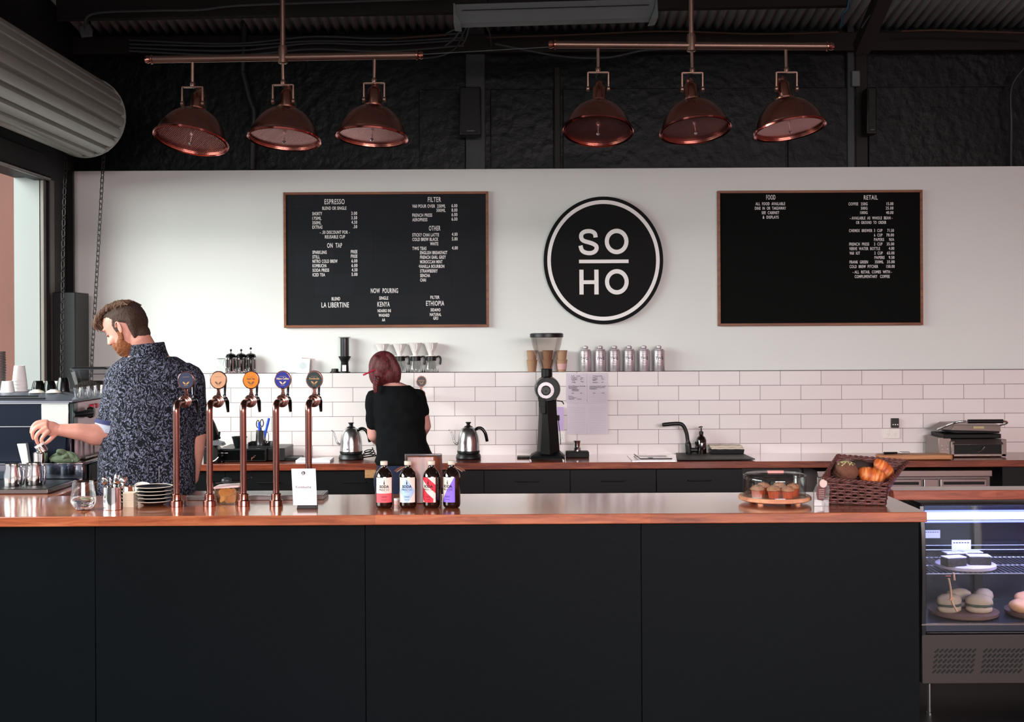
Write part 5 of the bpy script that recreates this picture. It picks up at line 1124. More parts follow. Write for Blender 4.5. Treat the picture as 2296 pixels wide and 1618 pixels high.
g = G(); g.lathe([(K(2), 0.122), (K(2), 0.125), (0.001, 0.127)], 12, M_, cap=(False, False)); g.build('knob_screw', m_chrome, gr)
g = G(); g.lathe([(K(12.5), K(182)), (K(12.5), K(201)), (K(13.5), K(202))], 32, T(K(-1), 0, 0)); g.lathe([(K(10), K(175)), (K(10), K(184))], 24, T(K(-1), 0, 0)); g.build('neck', m_black, gr)
g = G(); g.tube([(K(-12), -0.03, K(182)), (K(-28), -0.05, K(164))], 0.0035, 8); g.build('lever', m_black, gr)
g = G(); g.lathe([(K(11.5), K(201)), (K(16), K(212)), (K(22), K(225)), (K(28), K(240)), (K(33), K(258)), (K(35.5), K(272)), (K(36), K(278))], 48, T(K(-1), 0, 0), cap=(False, False)); hp = g.build('hopper', thinglass('hopper_plastic', 'ebe4e2', 0.05), gr, smooth=60)
g = G(); g.lathe([(K(36), K(272)), (K(37.5), K(273)), (K(37.5), K(280)), (K(34), K(282)), (0.001, K(282))], 48, T(K(-1), 0, 0), cap=(True, False)); g.build('hopper_lid', m_blackplastic, gr)
g = G(); g.box(K(-20), K(-6), -0.115, -0.05, K(120), K(132)); g.prism([(K(-22), K(138)), (K(-6), K(138)), (K(-6), K(104)), (K(-16), K(104)), (K(-18), K(120))], -0.105, -0.06); g.tube([(K(-5), -0.11, K(134)), (K(-5), -0.11, K(104))], 0.002, 8); g.build('chute', m_black, gr, bevel=0.002)
g = G(); g.tube(smoothpts([(K(22), 0, K(130)), (K(33), 0.02, K(128)), (K(37), 0.03, K(122))]), 0.004, 8); g.tube(smoothpts([(K(24), 0.04, K(90)), (K(28), 0.05, K(60)), (K(30), 0.06, K(30))]), 0.003, 6); g.build('cord', m_rubber, gr)
g = G(); g.cbox((K(24), 0.0, K(92)), (K(6), 0.03, K(12))); g.build('switch', m_blackgloss, gr, bevel=0.002)
tag(G().box(-0.05, 0.045, -0.06, 0.06, 0, 0.012).build('grounds_tray', m_black, loc=ben_loc(1175, 8.68), bevel=0.004), 'thin black tray on the bench left of the coffee grinder', 'tray')
# tamping mat and tamper
t = thing('tamping_mat', 'black rubber tamping mat right of the coffee grinder', 'mat', ben_loc(1294, 8.72)); k = 8.72 / F
G().box(K(-25), K(26), -0.06, 0.06, 0, K(13)).build('mat', m_rubber, t, bevel=0.006)
t = thing('tamper', 'steel coffee tamper standing on the black mat', 'tamper', ben_loc(1294, 8.72) + Vector((0, 0, K(13))))
g = G(); g.lathe([(0.001, 0), (K(8.6), 0), (K(8.8), K(8)), (K(7), K(10)), (K(8), K(22)), (K(8.8), K(24)), (0.001, K(25))], 28, cap=(False, False)); g.build('tamper', m_chrome, t)
# sink, drainer board, faucet
Ysk = 8.55; k = Ysk / F
a = at(1417, 1031, 8.42); b_ = at(1514, 1031, 8.42)
t = thing('sink', 'stainless sink set in the back bench under the black faucet', 'sink', ((a.x + b_.x) / 2, 8.6, BEN_Z)); w_ = (b_.x - a.x) / 2
g = G(); g.rings([[(-w_, -0.19, 0), (w_, -0.19, 0), (w_, 0.19, 0), (-w_, 0.19, 0)], [(-w_, -0.19, 0.004), (w_, -0.19, 0.004), (w_, 0.19, 0.004), (-w_, 0.19, 0.004)], [(-w_ + 0.05, -0.16, 0.004), (w_ - 0.02, -0.16, 0.004), (w_ - 0.02, 0.16, 0.004), (-w_ + 0.05, 0.16, 0.004)], [(-w_ + 0.055, -0.155, 0.0015), (w_ - 0.025, -0.155, 0.0015), (w_ - 0.025, 0.155, 0.0015), (-w_ + 0.055, 0.155, 0.0015)]]); g.build('basin', m_steel, t, bevel=0.001)
g = G(); g.tube([(-w_ + 0.05, 0.165, 0.014), (-w_ + 0.06, -0.165, 0.014), (w_ - 0.02, -0.168, 0.014)], 0.004, 8); g.lathe([(0.02, 0.004), (0.02, 0.006), (0.001, 0.006)], 16, cap=(False, False)); g.build('rim', m_blackplastic, t)
a = at(1519, 1031.5, 8.40); b_ = at(1694, 1031.5, 8.40); c_ = at(1518, 1008, 8.80); d_ = at(1665, 1008, 8.80)
m_blkboard = mat('matt_black_board', '23211f', 0.55)
g = G(); z0 = BEN_Z + 0.0055
pb = [(a.x, 8.41), (b_.x, 8.41), (d_.x, 8.86), (c_.x, 8.86)]
g.prismz(pb, 0, 0.008); o = g.build('draining_board', m_blkboard, loc=(0, 0, z0), bevel=0.002); tag(o, 'large flat black board covering the bench right of the sink', 'board')
fz = BEN_Z + 0.013
t = thing('faucet', 'matt black mixer faucet bent to the left over the sink', 'faucet', (onx(1543, 8.78, fz), 8.78, fz + 0.001)); k = 8.78 / F
g = G(); P = smoothpts([(K(2), 0, K(0)), (K(0), 0, K(20)), (K(-1), 0, K(30)), (K(-4), 0, K(48)), (K(-12), 0, K(64)), (K(-26), 0, K(67.5)), (K(-58), 0, K(65))], 6)
rr = [K(6.5), K(6.8), K(7), K(7), K(7), K(7), K(7), K(6.6), K(6), K(5.4), K(5), K(4.8)] + [K(4.4)] * (len(P) - 13) + [K(3.5)]; g.tube(P, rr, 16); g.build('spout', m_blackplastic, t, smooth=60)
g = G(); g.tube([(K(2), 0, K(8)), (K(20), 0, K(8))], K(5.4), 16); g.tube(smoothpts([(K(17), 0, K(8)), (K(19), -0.005, K(16)), (K(17), -0.012, K(27))]), [K(3.6)] * 7 + [K(2.6)] * 6, 12); g.build('lever', m_blackplastic, t, smooth=60)
t = thing('soap_bottle', 'dark pump bottle of hand wash beside the faucet', 'soap bottle', (onx(1572.5, 8.80, fz), 8.80, fz + 0.001))
g = G(); g.lathe([(0.001, 0), (K(11.3), 0), (K(11.5), K(2)), (K(11.5), K(30)), (K(9), K(36)), (K(4.5), K(40)), (K(4.5), K(43))], 32, cap=(False, True)); g.build('bottle', m_amber, t)
g = G(); g.lathe([(K(5), K(43)), (K(5), K(49)), (K(2), K(50)), (K(1.4), K(58))], 20); g.tube([(K(3), 0, K(59)), (K(0), 0, K(60)), (K(-5.5), 0, K(58.5))], K(1.3), 8); g.build('pump', m_blackplastic, t)
g = G(); rl = K(11.7); text_geo(g, 'wash', K(4), K(-1), K(23), 0, 'CENTER', 1.0, 0.0, 0.0003) if False else None
for z, w2 in ((24, 5), (22.4, 3), (12, 6), (10.5, 5)): g.box(K(-w2), K(w2), -0.0002, 0.0002, K(z), K(z + 0.8))
g.v = [((rl - v_[1]) * math.sin(v_[0] / rl), -(rl - v_[1]) * math.cos(v_[0] / rl), v_[2]) for v_ in g.v]; g.build('label', m_white, t, smooth=0)
a = thing('cloth_tray', 'black tray holding folded cream cloths behind the black board', 'tray', (onx(1628, 8.80, fz), 8.80, fz + 0.001))
G().add([(K(-36), -0.06, 0), (K(36), -0.06, 0), (K(36), 0.06, 0), (K(-36), 0.06, 0), (K(-37), -0.065, K(9)), (K(38), -0.065, K(10)), (K(38), 0.065, K(10)), (K(-37), 0.065, K(9))], [(3, 2, 1, 0), (4, 5, 6, 7), (0, 1, 5, 4), (1, 2, 6, 5), (2, 3, 7, 6), (3, 0, 4, 7)]).build('tray', m_blackplastic, a, bevel=0.003)
m_cloth = mat('cream_cloth', 'd9cdbb', 0.95, bump=0.3, bscale=120)
for i, (z0_, x0, x1, lb) in enumerate(((10.2, -35, 37, 'lower folded cream cloth in the black tray'), (14.4, -38, 34, 'upper folded cream cloth in the black tray'))):
    g = G(); rs = []
    for q in range(15): x = x0 + (x1 - x0) * q / 14; dz_ = 0.5 * math.sin(q * 1.3 + i); rs.append([(K(x), -0.055, K(z0_ + dz_ * 0.5)), (K(x), 0.055, K(z0_ + dz_ * 0.5)), (K(x), 0.058, K(z0_ + 4 + dz_)), (K(x), -0.058, K(z0_ + 4 + dz_))])
    g.rings(rs); tag(g.build('folded_cloth', m_cloth, loc=a.location, bevel=0.003), lb, 'cloth', 'folded cloths in the tray')
# chopping board with knife and tongs, sandwich press
m_cut = wood('chopping_board_wood', '9a5d3a', 'b87c52', 'cf9a6c', 0.5, 0.0, axis=(1.2, 14, 14), scale=2.5)
Yb_ = 8.55; k = Yb_ / F
t0_ = thing('chopping_board', 'wooden chopping board with rounded end left of the sandwich press', 'chopping board', ben_loc(2040, 8.445)); g = G()
poly = []
x0, x1, y0_, y1_ = K(-74), K(90), -0.07, 0.075
for cx_, cy_, a0 in ((x1 - 0.03, y1_ - 0.03, 0), (x0 + 0.06, y1_ - 0.06, PI / 2), (x0 + 0.06, y0_ + 0.06, PI), (x1 - 0.03, y0_ + 0.03, 1.5 * PI)):
    r = 0.06 if cx_ < 0 else 0.03
    for i in range(7): aa = a0 + PI / 2 * i / 6; poly.append((cx_ + r * math.cos(aa), cy_ + r * math.sin(aa)))
g.prismz(poly, 0.004, 0.036); g.build('board', m_cut, t0_, bevel=0.006, bseg=3)
for x in (K(-50), K(70)):
    g = G(); g.lathe([(0.012, 0), (0.012, 0.006)], 12, T(x, 0, 0)); g.build('foot', m_rubber, t0_)
zt_ = BEN_Z + 0.037
t = thing('kitchen_knife', 'knife lying on the chopping board', 'knife', (onx(1998, 8.44, zt_), 8.44, zt_), rz=0.2)
g = G(); g.tube([(-0.055, 0, 0.008), (0.045, 0, 0.008)], [0.009, 0.007], 10); g.build('handle', m_blackplastic, t)
G().add([(0.045, -0.009, 0.007), (0.16, -0.006, 0.003), (0.18, 0.004, 0.003), (0.045, 0.009, 0.007), (0.045, -0.009, 0.009), (0.16, -0.006, 0.004), (0.18, 0.004, 0.004), (0.045, 0.009, 0.009)], [(3, 2, 1, 0), (4, 5, 6, 7), (0, 1, 5, 4), (1, 2, 6, 5), (2, 3, 7, 6), (3, 0, 4, 7)]).build('blade', m_steel, t)
t = thing('spreader', 'steel handled spreader lying right of the knife on the chopping board', 'spreader', (onx(2026, 8.46, zt_), 8.46, zt_), rz=-0.25)
G().add([(-0.03, -0.008, 0.002), (0.04, -0.01, 0.002), (0.04, 0.01, 0.002), (-0.03, 0.008, 0.002), (-0.03, -0.008, 0.016), (0.04, -0.01, 0.016), (0.04, 0.01, 0.016), (-0.03, 0.008, 0.016)], [(3, 2, 1, 0), (4, 5, 6, 7), (0, 1, 5, 4), (1, 2, 6, 5), (2, 3, 7, 6), (3, 0, 4, 7)]).build('handle', m_steel, t, bevel=0.003)
g = G(); g.box(-0.13, -0.03, -0.006, 0.006, 0.003, 0.006); g.build('blade', m_steel, t)
tag(G().box(-0.018, 0.018, -0.015, 0.015, 0, 0.035).build('small_black_box', m_blackplastic, loc=ben_loc(2095, 8.76), bevel=0.003), 'tiny black box on the bench just left of the sandwich press', 'box')
Yp = 8.55; k = Yp / F
t = thing('sandwich_press', 'stainless sandwich press with its lid slightly raised at the right of the bench', 'sandwich press', ben_loc(2180, Yp))
m_ss = mat('press_steel', '8f8680', 0.35, 0.9, vary=0.1, vscale=3, stretch=(1, 1, 20))
g = G(); g.box(K(-72), K(-44), 0.03, 0.3, K(2), K(44)); g.box(K(-48), K(76), 0.0, 0.3, K(2), K(8)); g.box(K(-47), K(-40), 0.0, 0.3, K(2), K(36)); g.box(K(66), K(77), 0.0, 0.3, K(2), K(40)); g.box(K(-40), K(66), 0.06, 0.3, K(8), K(40)); g.build('base', m_ss, t, bevel=0.003)
g = G(); g.box(K(-40), K(66), 0.002, 0.058, K(8.2), K(30)); g.build('drip_recess', m_black, t)
g = G(); g.add([(K(-44), -0.02, K(29)), (K(68), -0.02, K(29)), (K(68), 0.02, K(40)), (K(-44), 0.02, K(40)), (K(-44), 0.2, K(29)), (K(68), 0.2, K(29)), (K(68), 0.2, K(41)), (K(-44), 0.2, K(41))], [(0, 1, 2, 3), (5, 4, 7, 6), (1, 0, 4, 5), (3, 2, 6, 7), (0, 3, 7, 4), (2, 1, 5, 6)]); g.build('lower_plate', m_ss, t, bevel=0.002)
g = G(); g.box(K(-62), K(68), 0.02, 0.28, K(42), K(52)); g.build('lower_grill', m_black, t, bevel=0.005)
M_ = T(0, 0.0, 0) @ R(0.0, 'Y')
g = G(); g.box(K(-40), K(62), 0.0, 0.26, K(54), K(62)); g.build('upper_grill', m_black, t, bevel=0.004)
g = G(); g.add([(K(-50), -0.02, K(62)), (K(62), -0.02, K(58)), (K(64), 0.28, K(62)), (K(-70), 0.28, K(58)), (K(-42), -0.01, K(74)), (K(62), -0.01, K(72)), (K(64), 0.2, K(78)), (K(-50), 0.2, K(76))], [(3, 2, 1, 0), (4, 5, 6, 7), (0, 1, 5, 4), (1, 2, 6, 5), (2, 3, 7, 6), (3, 0, 4, 7)]); g.build('lid', m_ss, t, bevel=0.003)
g = G(); g.tube(smoothpts([(K(-72), 0.05, K(62)), (K(-50), -0.03, K(76)), (K(-36), -0.05, K(81)), (K(-20), -0.055, K(82.5))], 5), 0.008, 10); g.tube(smoothpts([(K(60), -0.055, K(82)), (K(70), -0.05, K(81)), (K(75), -0.02, K(77)), (K(64), 0.03, K(70))], 5), 0.008, 10); g.build('arm', m_chrome, t, smooth=60)
g = G(); g.tube([(K(-16), -0.055, K(82)), (K(62), -0.055, K(82))], 0.0145, 14); g.build('handle', m_blackplastic, t)
g = G(); g.box(K(0), K(24), -0.0225, -0.019, K(65), K(70)); g.build('rating_label', mat('pale_yellow_label', 'b9ab7d', 0.6), t)
g = G()
for ix in (0, 1):
    for iz in (0, 1, 2): g.lathe([(0.004, 0), (0.003, 0.003), (0.0005, 0.004)], 8, T(K(-64 + 12 * ix), 0.03, K(18 + 8 * iz)) @ R(PI / 2, 'X'))
g.build('rivets', m_chrome, t)
g = G(); g.box(K(-46), K(-40), -0.004, 0.02, K(30), K(36)); g.build('hinge', m_steel_dark, t); g = G(); g.tube([(K(10), 0.02, K(8)), (K(18), -0.01, K(14)), (K(26), -0.015, K(24))], 0.005, 8); g.build('bracket', m_steel_dark, t)
for x in (-66, 66):
    for y in (0.04, 0.26): g = G(); g.lathe([(0.012, 0), (0.012, K(2.2))], 12, T(K(x), y, 0)); g.build('foot', m_rubber, t)
# cash drawer group at the left
Yd = 8.5; k = Yd / F
t = thing('cash_drawer', 'wide black cash drawer with a key in its lock, behind the taps', 'cash drawer', ben_loc(563, Yd))
g = G(); g.box(K(-73), K(35), -0.02, 0.36, K(2), K(30)); g.box(K(35.5), K(74), 0.03, 0.36, K(2), K(29.5)); g.build('case', m_blackplastic, t, bevel=0.003)
g = G(); g.box(K(-70), K(32), -0.024, -0.0205, K(4.5), K(27)); fp_ = g.build('drawer_front', m_blackgloss, t, bevel=0.001)
g = G(); g.lathe([(0.001, 0), (0.009, 0), (0.009, 0.006), (0.001, 0.007)], 16, T(K(9), -0.024, K(13)) @ R(PI / 2, 'X'), cap=(False, False)); g.build('lock', m_chrome, fp_)
g = G(); g.cbox((K(5), -0.036, K(10)), (0.012, 0.002, 0.006)); g.tube([(K(9), -0.03, K(13)), (K(5), -0.036, K(11)), (K(3), -0.036, K(4))], 0.0015, 6); g.build('key', mat('red_brass', '9a5a50', 0.4, 0.8), t)
g = G(); g.box(K(-66), K(-60), -0.0248, -0.0242, K(20), K(22)); g.box(K(-58), K(-50), -0.0248, -0.0242, K(20.4), K(21.4)); g.build('badge', m_white, fp_)
for x in (-66, 66):
    for y in (0.06, 0.3): g = G(); g.lathe([(0.01, 0), (0.01, K(2.2))], 10, T(K(x), y, 0)); g.build('foot', m_rubber, t)
zt_ = BEN_Z + K(30) + 0.001
def drw(px, Y, dz_=0): return Vector((onx(px, Y, zt_), Y, zt_ + dz_))
t = thing('black_pot', 'flared black pot standing on the cash drawer', 'pot', drw(537, 8.6)); g = G(); g.shell([(K(10), 0), (K(12), K(3)), (K(16), K(20)), (K(18), K(24))], 0.003, 28); g.build('pot', m_blackplastic, t)
t = thing('accessory_tray', 'low black tray on the cash drawer around the steel jug', 'tray', drw(584, 8.6)); g = G()
g.box(K(-24), K(26), -0.06, 0.06, 0, 0.003); g.box(K(-24), K(-22.5), -0.06, 0.06, 0.003, K(12)); g.box(K(24.5), K(26), -0.06, 0.06, 0.003, K(12)); g.box(K(-22.4), K(24.4), -0.06, -0.056, 0.003, K(4)); g.box(K(-22.4), K(24.4), 0.056, 0.06, 0.003, K(12)); g.build('tray', m_blackplastic, t)
jl = drw(585, 8.6, 0.004)
t = thing('pen_jug', 'steel jug holding scissors and blue pens on the cash drawer', 'jug', jl); g = G(); g.shell([(K(12.5), 0), (K(12.8), K(1)), (K(11), K(36)), (K(11.3), K(37))], 0.0015, 32); g.build('jug', m_steel, t)
g = G(); g.tube(smoothpts([(K(11), 0, K(32)), (K(17), 0, K(30)), (K(17), 0, K(12)), (K(12), 0, K(6))]), 0.003, 8); g.build('handle', m_chrome, t)
t = thing('scissors', 'black handled scissors standing in the steel jug', 'scissors', jl + Vector((0, 0, 0.003)))
g = G()
for s, dz_ in ((-1, 0), (1, 2)):
    c_ = Vector((K(-2 + 4.5 * s), 0, K(50 + dz_))); g.tube([c_ + Vector((K(3.6) * math.cos(a), 0.0, K(8) * math.sin(a))) for a in [2 * PI * i / 20 for i in range(21)]], 0.0036, 8, cap=False)
g.build('handle', m_blackgloss, t, smooth=60)
g = G(); g.box(K(-4), K(-1), -0.002, 0.0, K(2), K(42)); g.box(K(-1), K(2), 0.0, 0.002, K(2), K(43)); g.build('blade', m_steel, t)
m_bluep = mat('blue_plastic', '1c4fd0', 0.35)
for i, (x, an, h_, lb) in enumerate(((-1, -0.04, 0.17, 'short blue marker in the steel jug, in front of the scissors'), (4, 0.24, 0.205, 'taller blue marker leaning right in the steel jug'))):
    q = thing('marker_pen', lb, 'pen', jl + Vector((K(x), -0.012, 0.004)), group='blue markers', rot=(0, an, 0)); g = G(); g.tube([(0, 0, 0), (0, 0, h_ * 0.72)], 0.0085, 12); g.build('barrel', m_bluep, q); g = G(); g.tube([(0, 0, h_ * 0.72), (0, 0, h_ - 0.004), (0, 0, h_)], [0.0092, 0.0092, 0.006], 12); g.build('cap', m_bluep, q)
t = thing('black_jar', 'black lidded jar right of the second tap on the back bench', 'jar', ben_loc(474, 8.62)); k = 8.62 / F
g = G(); g.lathe([(0.001, K(45)), (K(16), K(45)), (K(17), K(52)), (K(15), K(66)), (K(9), K(82)), (K(4), K(92))], 32, cap=(False, True)); g.lathe([(K(20), 0), (K(20), K(45))], 4, R(PI / 4, 'Z')); g.build('body', m_black, t)
g = G(); g.lathe([(K(2), K(92)), (K(1.6), K(97)), (K(2.6), K(99)), (0.001, K(101))], 12, cap=(True, False)); g.build('knob', m_blackgloss, t)
g = G(); g.tube([(K(12), -0.02, K(58)), (K(19), -0.02, K(56))], 0.006, 8); g.tube([(K(18), -0.02, K(50)), (K(20), -0.02, K(65))], 0.008, 8); g.tube([(K(12), -0.02, K(54)), (K(22), -0.02, K(50))], 0.009, 8); g.build('tap_lever', m_blackgloss, t)
t = thing('label_printer', 'dark grey label printer beside the cash drawer, partly behind the second tap', 'printer', ben_loc(470, 8.42)); k = 8.42 / F
g = G(); g.prism([(K(-14), 0), (K(19), 0), (K(19), K(30)), (K(12), K(38)), (K(-14), K(38))], 0, 0.12); g.build('housing', m_blackplastic, t, bevel=0.006)
g = G(); g.prism([(K(-6), K(39)), (K(30), K(39)), (K(26), K(46)), (K(10), K(50)), (K(-6), K(47))], 0.01, 0.1); g.build('lid', mat('mid_grey_plastic', '5d5c62', 0.4), t, bevel=0.003)
g = G(); g.tube(smoothpts([(K(0), -0.01, K(4)), (K(12), -0.012, K(6)), (K(21), -0.012, K(14))]), 0.004, 8); g.lathe([(0.004, 0), (0.001, 0.003)], 8, T(K(7), 0, K(14)) @ R(PI / 2, 'X')); g.build('trim', m_chrome, t)
# folders and papers, right of the drawer
t = thing('black_folder', 'black folder lying on the bench right of the cash drawer', 'folder', ben_loc(652, 8.66)); g = G(); g.box(-0.08, 0.075, -0.12, 0.1, 0, 0.02); g.build('cover', m_black, t, bevel=0.004)
t = thing('magazine', 'white magazine lying open on the bench behind the fifth tap', 'magazine', ben_loc(706, 8.5)); g = G(); rs = []
for i in range(13): x = -0.12 + 0.24 * i / 12; z = 0.012 + 0.010 * abs(math.sin((x + 0.02) * 14)); rs.append([(x, -0.09, 0.001), (x, 0.1, 0.001), (x, 0.1, z), (x, -0.09, z * 0.8)])
g.rings(rs); g.build('pages', m_paper, t)
# ------------------------------------------------------------------ espresso machine at the left end
Ym = 5.95; k = Ym / F
RZ = BAR_Z
def K(v): return v * k
m_ps = mat('pinkish_steel', 'b9a0a6', 0.35, 0.6, vary=0.15, vscale=4)
m_mirror = mat('mirror_steel_panel', '8d95a4', 0.08, 1.0, vary=0.05, vscale=2)
m_satin = mat('satin_silver_top', '9398a6', 0.4, 0.8)
m_bluesteel = mat('blue_black_panel', '242a38', 0.14, 0.6, vary=0.1, vscale=2)
xr = at(155, 950, Ym).x; zz1 = lambda py: at(80, py, Ym).z
zT, z1, z2, z3, z4 = zz1(882), zz1(904), zz1(956), zz1(1037), RZ + 0.014
t = thing('espresso_machine', 'large polished espresso machine cut off by the left edge of the photo', 'espresso machine', (xr - 0.5, Ym, RZ))
def lx(px, Y=Ym): return at(px, 950, Y).x - (xr - 0.5)
X0 = -0.62; X1 = 0.5
g = G(); g.box(X0, X1 - 0.004, 0.02, 0.5, z3 - RZ, z1 - RZ - 0.002); g.build('body', m_bluesteel, t, bevel=0.003)
g = G(); g.box(X0, X1, 0.0, 0.018, z2 - RZ + 0.004, z1 - RZ); g.build('upper_panel', m_bluesteel, t, bevel=0.002)
g = G(); g.box(lx(94), X1 - 0.002, -0.006, -0.0005, z2 - RZ + 0.008, z1 - RZ - 0.003); g.build('painted_reflection', mat('pale_reflection_colour', 'e8ece8', 0.22, 0.6), t, bevel=0.001)  # bright reflection in the polished upper panel, put in as a pale plate
g = G(); g.box(X0, X1 - 0.02, 0.004, 0.018, z3 - RZ + 0.004, z2 - RZ - 0.003); g.build('lower_panel', m_bluesteel, t, bevel=0.002)
g = G(); g.box(X0, X1, -0.004, 0.004, z2 - RZ - 0.002, z2 - RZ + 0.003); g.box(X0, X1, -0.002, 0.006, z1 - RZ - 0.002, z1 - RZ + 0.003); g.build('chrome_trim', m_chrome, t)
g = G(); g.box(X1 + 0.001, X1 + 0.022, 0.0, 0.06, z2 - RZ - 0.05, z1 - RZ + 0.002); g.build('corner_post', mat('dark_green_grey', '2f3c3c', 0.3, 0.4), t, bevel=0.004)
g = G(); g.box(X1 + 0.001, X1 + 0.02, 0.062, 0.52, z3 - RZ + 0.006, z1 - RZ + 0.002); g.build('side_panel', m_ps, t, bevel=0.004)
def sy(px): return (X1 + 0.022 + xr - 0.5) * F / (px - HX) - Ym
g = G(); zb_ = zz1(918) - RZ
for px in (206, 215): g.lathe([(0.001, 0), (K(5.5), 0), (K(5.2), 0.010), (0.001, 0.012)], 20, T(X1 + 0.021, sy(px), zb_) @ R(PI / 2, 'Y') @ Matrix.Diagonal((1, 2.0, 1, 1)), cap=(False, False))
g.build('red_button', mat('red_button', 'e02c4c', 0.3), t)
g = G(); yq = sy(190); zq = zz1(930) - RZ; g.tube([(X1 + 0.02, yq - 0.16, zq), (X1 + 0.045, yq - 0.10, zq), (X1 + 0.05, yq - 0.01, zq)], [0.012, 0.016, 0.02], 14); g.lathe([(0.001, 0), (0.026, 0), (0.030, 0.012), (0.024, 0.03), (0.001, 0.032)], 24, T(X1 + 0.03, yq + 0.02, zq) @ R(PI / 2, 'Y'), cap=(False, False)); g.build('portafilter', m_blackplastic, t)
g = G()
for px in (182, 205): g.lathe([(0.005, z3 - RZ + 0.01), (0.005, z3 - RZ + 0.10)], 10, T(X1 + 0.03, sy(px), 0))
g.box(X1 + 0.021, X1 + 0.05, sy(178), sy(225), z3 - RZ + 0.01, z3 - RZ + 0.018); g.build('side_rail', m_steel_dark, t)
g = G(); a_, b_ = z1 - RZ + 0.004, zT - RZ
g.add([(X0, -0.02, a_), (X1 + 0.024, -0.02, a_), (X1 + 0.024, 0.54, a_), (X0, 0.54, a_), (X0, -0.02, a_ + 0.008), (X1 + 0.024, -0.02, a_ + 0.008), (X1 + 0.024, 0.54, a_ + 0.008), (X0, 0.54, a_ + 0.008), (X0, 0.06, b_), (X1 - 0.075, 0.06, b_), (X1 - 0.075, 0.5, b_), (X0, 0.5, b_)],
      [(3, 2, 1, 0), (0, 1, 5, 4), (1, 2, 6, 5), (2, 3, 7, 6), (3, 0, 4, 7), (4, 5, 9, 8), (5, 6, 10, 9), (6, 7, 11, 10), (7, 4, 8, 11), (8, 9, 10, 11)]); tp = g.build('top', m_satin, t, bevel=0.003)
g = G()
for (xa, xb, f_) in ((-5, 80, 0.62), (-5, 100, 0.3)):
    z = a_ + 0.008 + (b_ - a_ - 0.008) * f_; y = -0.02 + 0.08 * f_; g.box(lx(xa), lx(xb), y - 0.008, y + 0.006, z - 0.003, z + 0.0035)
g.build('vent_slot', m_black, tp)
zs = z3 - RZ
g = G(); g.box(X0, lx(185, 5.88), -0.07, 0.30, z4 - RZ, zs); g.build('drip_ledge', m_mirror, t, bevel=0.004)
g = G(); g.box(X0, lx(185, 5.88) + 0.002, -0.074, 0.3, zs + 0.0005, zs + 0.004); g.build('ledge_trim', m_chrome, t)
g = G(); g.box(lx(185, 5.88) + 0.003, lx(212, 6.0), 0.0, 0.3, 0.002, zs - 0.01); g.build('side_box', m_black, t, bevel=0.003)
for x in (-0.5, 0.35): g = G(); g.lathe([(0.02, 0), (0.02, z4 - RZ)], 16, T(x, 0.03, 0)); g.build('foot', m_black, t)
MT = zT + 0.0005
# inverted cups and takeaway cup stacks on top
m_tk = mat('white_takeaway_cup', 'd8d6d4', 0.6); 
def topx(px, Y): return Vector((onx(px, Y, MT), Y, MT))
def cupgeo(rb, rt, h): return [(rb, 0), (rb, 0.003), (rt, h)]
tk = thing('takeaway_cup', 'x', 'cup', (0, 0, 0), group='upturned takeaway cups on the espresso machine')
g = G(); g.lathe([(0.0345, 0), (0.036, 0.001), (0.0355, 0.004), (0.0345, 0.005), (0.0265, 0.078), (0.025, 0.080), (0.025, 0.077), (0.001, 0.077)], 32, cap=(False, False)); g.build('cup', m_tk, tk)
spots = [(17, 6.08, 0, 'upturned takeaway cup at the front left on the espresso machine'), (46, 6.2, 0, 'bottom cup of the taller takeaway stack on the machine'), (46, 6.2, 1, 'second cup of the taller takeaway stack on the machine'), (45, 6.2, 2, 'third cup of the taller takeaway stack on the machine'), (44, 6.2, 3, 'top cup of the taller takeaway stack on the machine')]
for i, (p, Y, n_, lb) in enumerate(spots):
    loc = topx(p, Y) + Vector((0, 0, 0.0175 * n_ if n_ < 2 else 0.0175 + 0.0175 * (n_ - 1)))
    if i == 0: tk.location = loc; tk['label'] = lb
    else: dup(tk, loc, lb)
tk.scale = (1, 1, 0.72)
m_cream = mat('cream_cup', 'e4dfd2', 0.25, coat=0.3)
cw = thing('espresso_cup', 'x', 'cup', (0, 0, 0), group='upturned coffee cups on the espresso machine')
g = G(); g.lathe([(0.046, 0), (0.047, 0.003), (0.040, 0.016), (0.022, 0.026), (0.020, 0.030), (0.001, 0.030)], 32, cap=(True, False)); g.build('bowl', m_cream, cw)
cb_ = thing('espresso_cup', 'x', 'cup', (0, 0, 0), group='upturned coffee cups on the espresso machine')
g = G(); g.lathe([(0.029, 0), (0.030, 0.002), (0.0255, 0.026), (0.020, 0.040), (0.018, 0.042), (0.001, 0.042)], 32, cap=(True, False)); g.build('bowl', m_blackgloss, cb_)
lst = [(cw, 82, 6.03, 0, 'wide cream cup upturned at the front left of the cups on the machine', 0.55), (cw, 120, 6.03, 0, 'wide cream cup upturned at the front right of the cups on the machine', 0.55), (cb_, 86, 6.18, 0.0, 'leftmost black cup upturned on the machine', 1.3), (cb_, 112, 6.18, 0.0, 'middle black cup upturned on the machine', 1.3),
       (cb_, 142, 6.14, -0.012, 'rightmost large black cup upturned on the machine', 1.7), (cw, 100, 6.3, 0, 'cream cup upturned behind the middle black cup', 1.6), (cw, 130, 6.3, 0, 'cream cup upturned behind the rightmost black cup', 1.6)]
seen_ = set()
for (o, p, Y, dz_, lb, s) in lst:
    loc = topx(p, Y) + Vector((0, 0, 0))
    if o.name in seen_: c = dup(o, loc, lb)
    else: c = o; c.location = loc; c['label'] = lb; seen_.add(o.name)
    c.scale = (min(s, 1.15) if o is cb_ else 0.8, min(s, 1.15) if o is cb_ else 0.8, s)
t = thing('lid_stack', 'dark stack of cup lids cut off by the left edge', 'lids', topx(-2, 6.1)); g = G(); pr = []
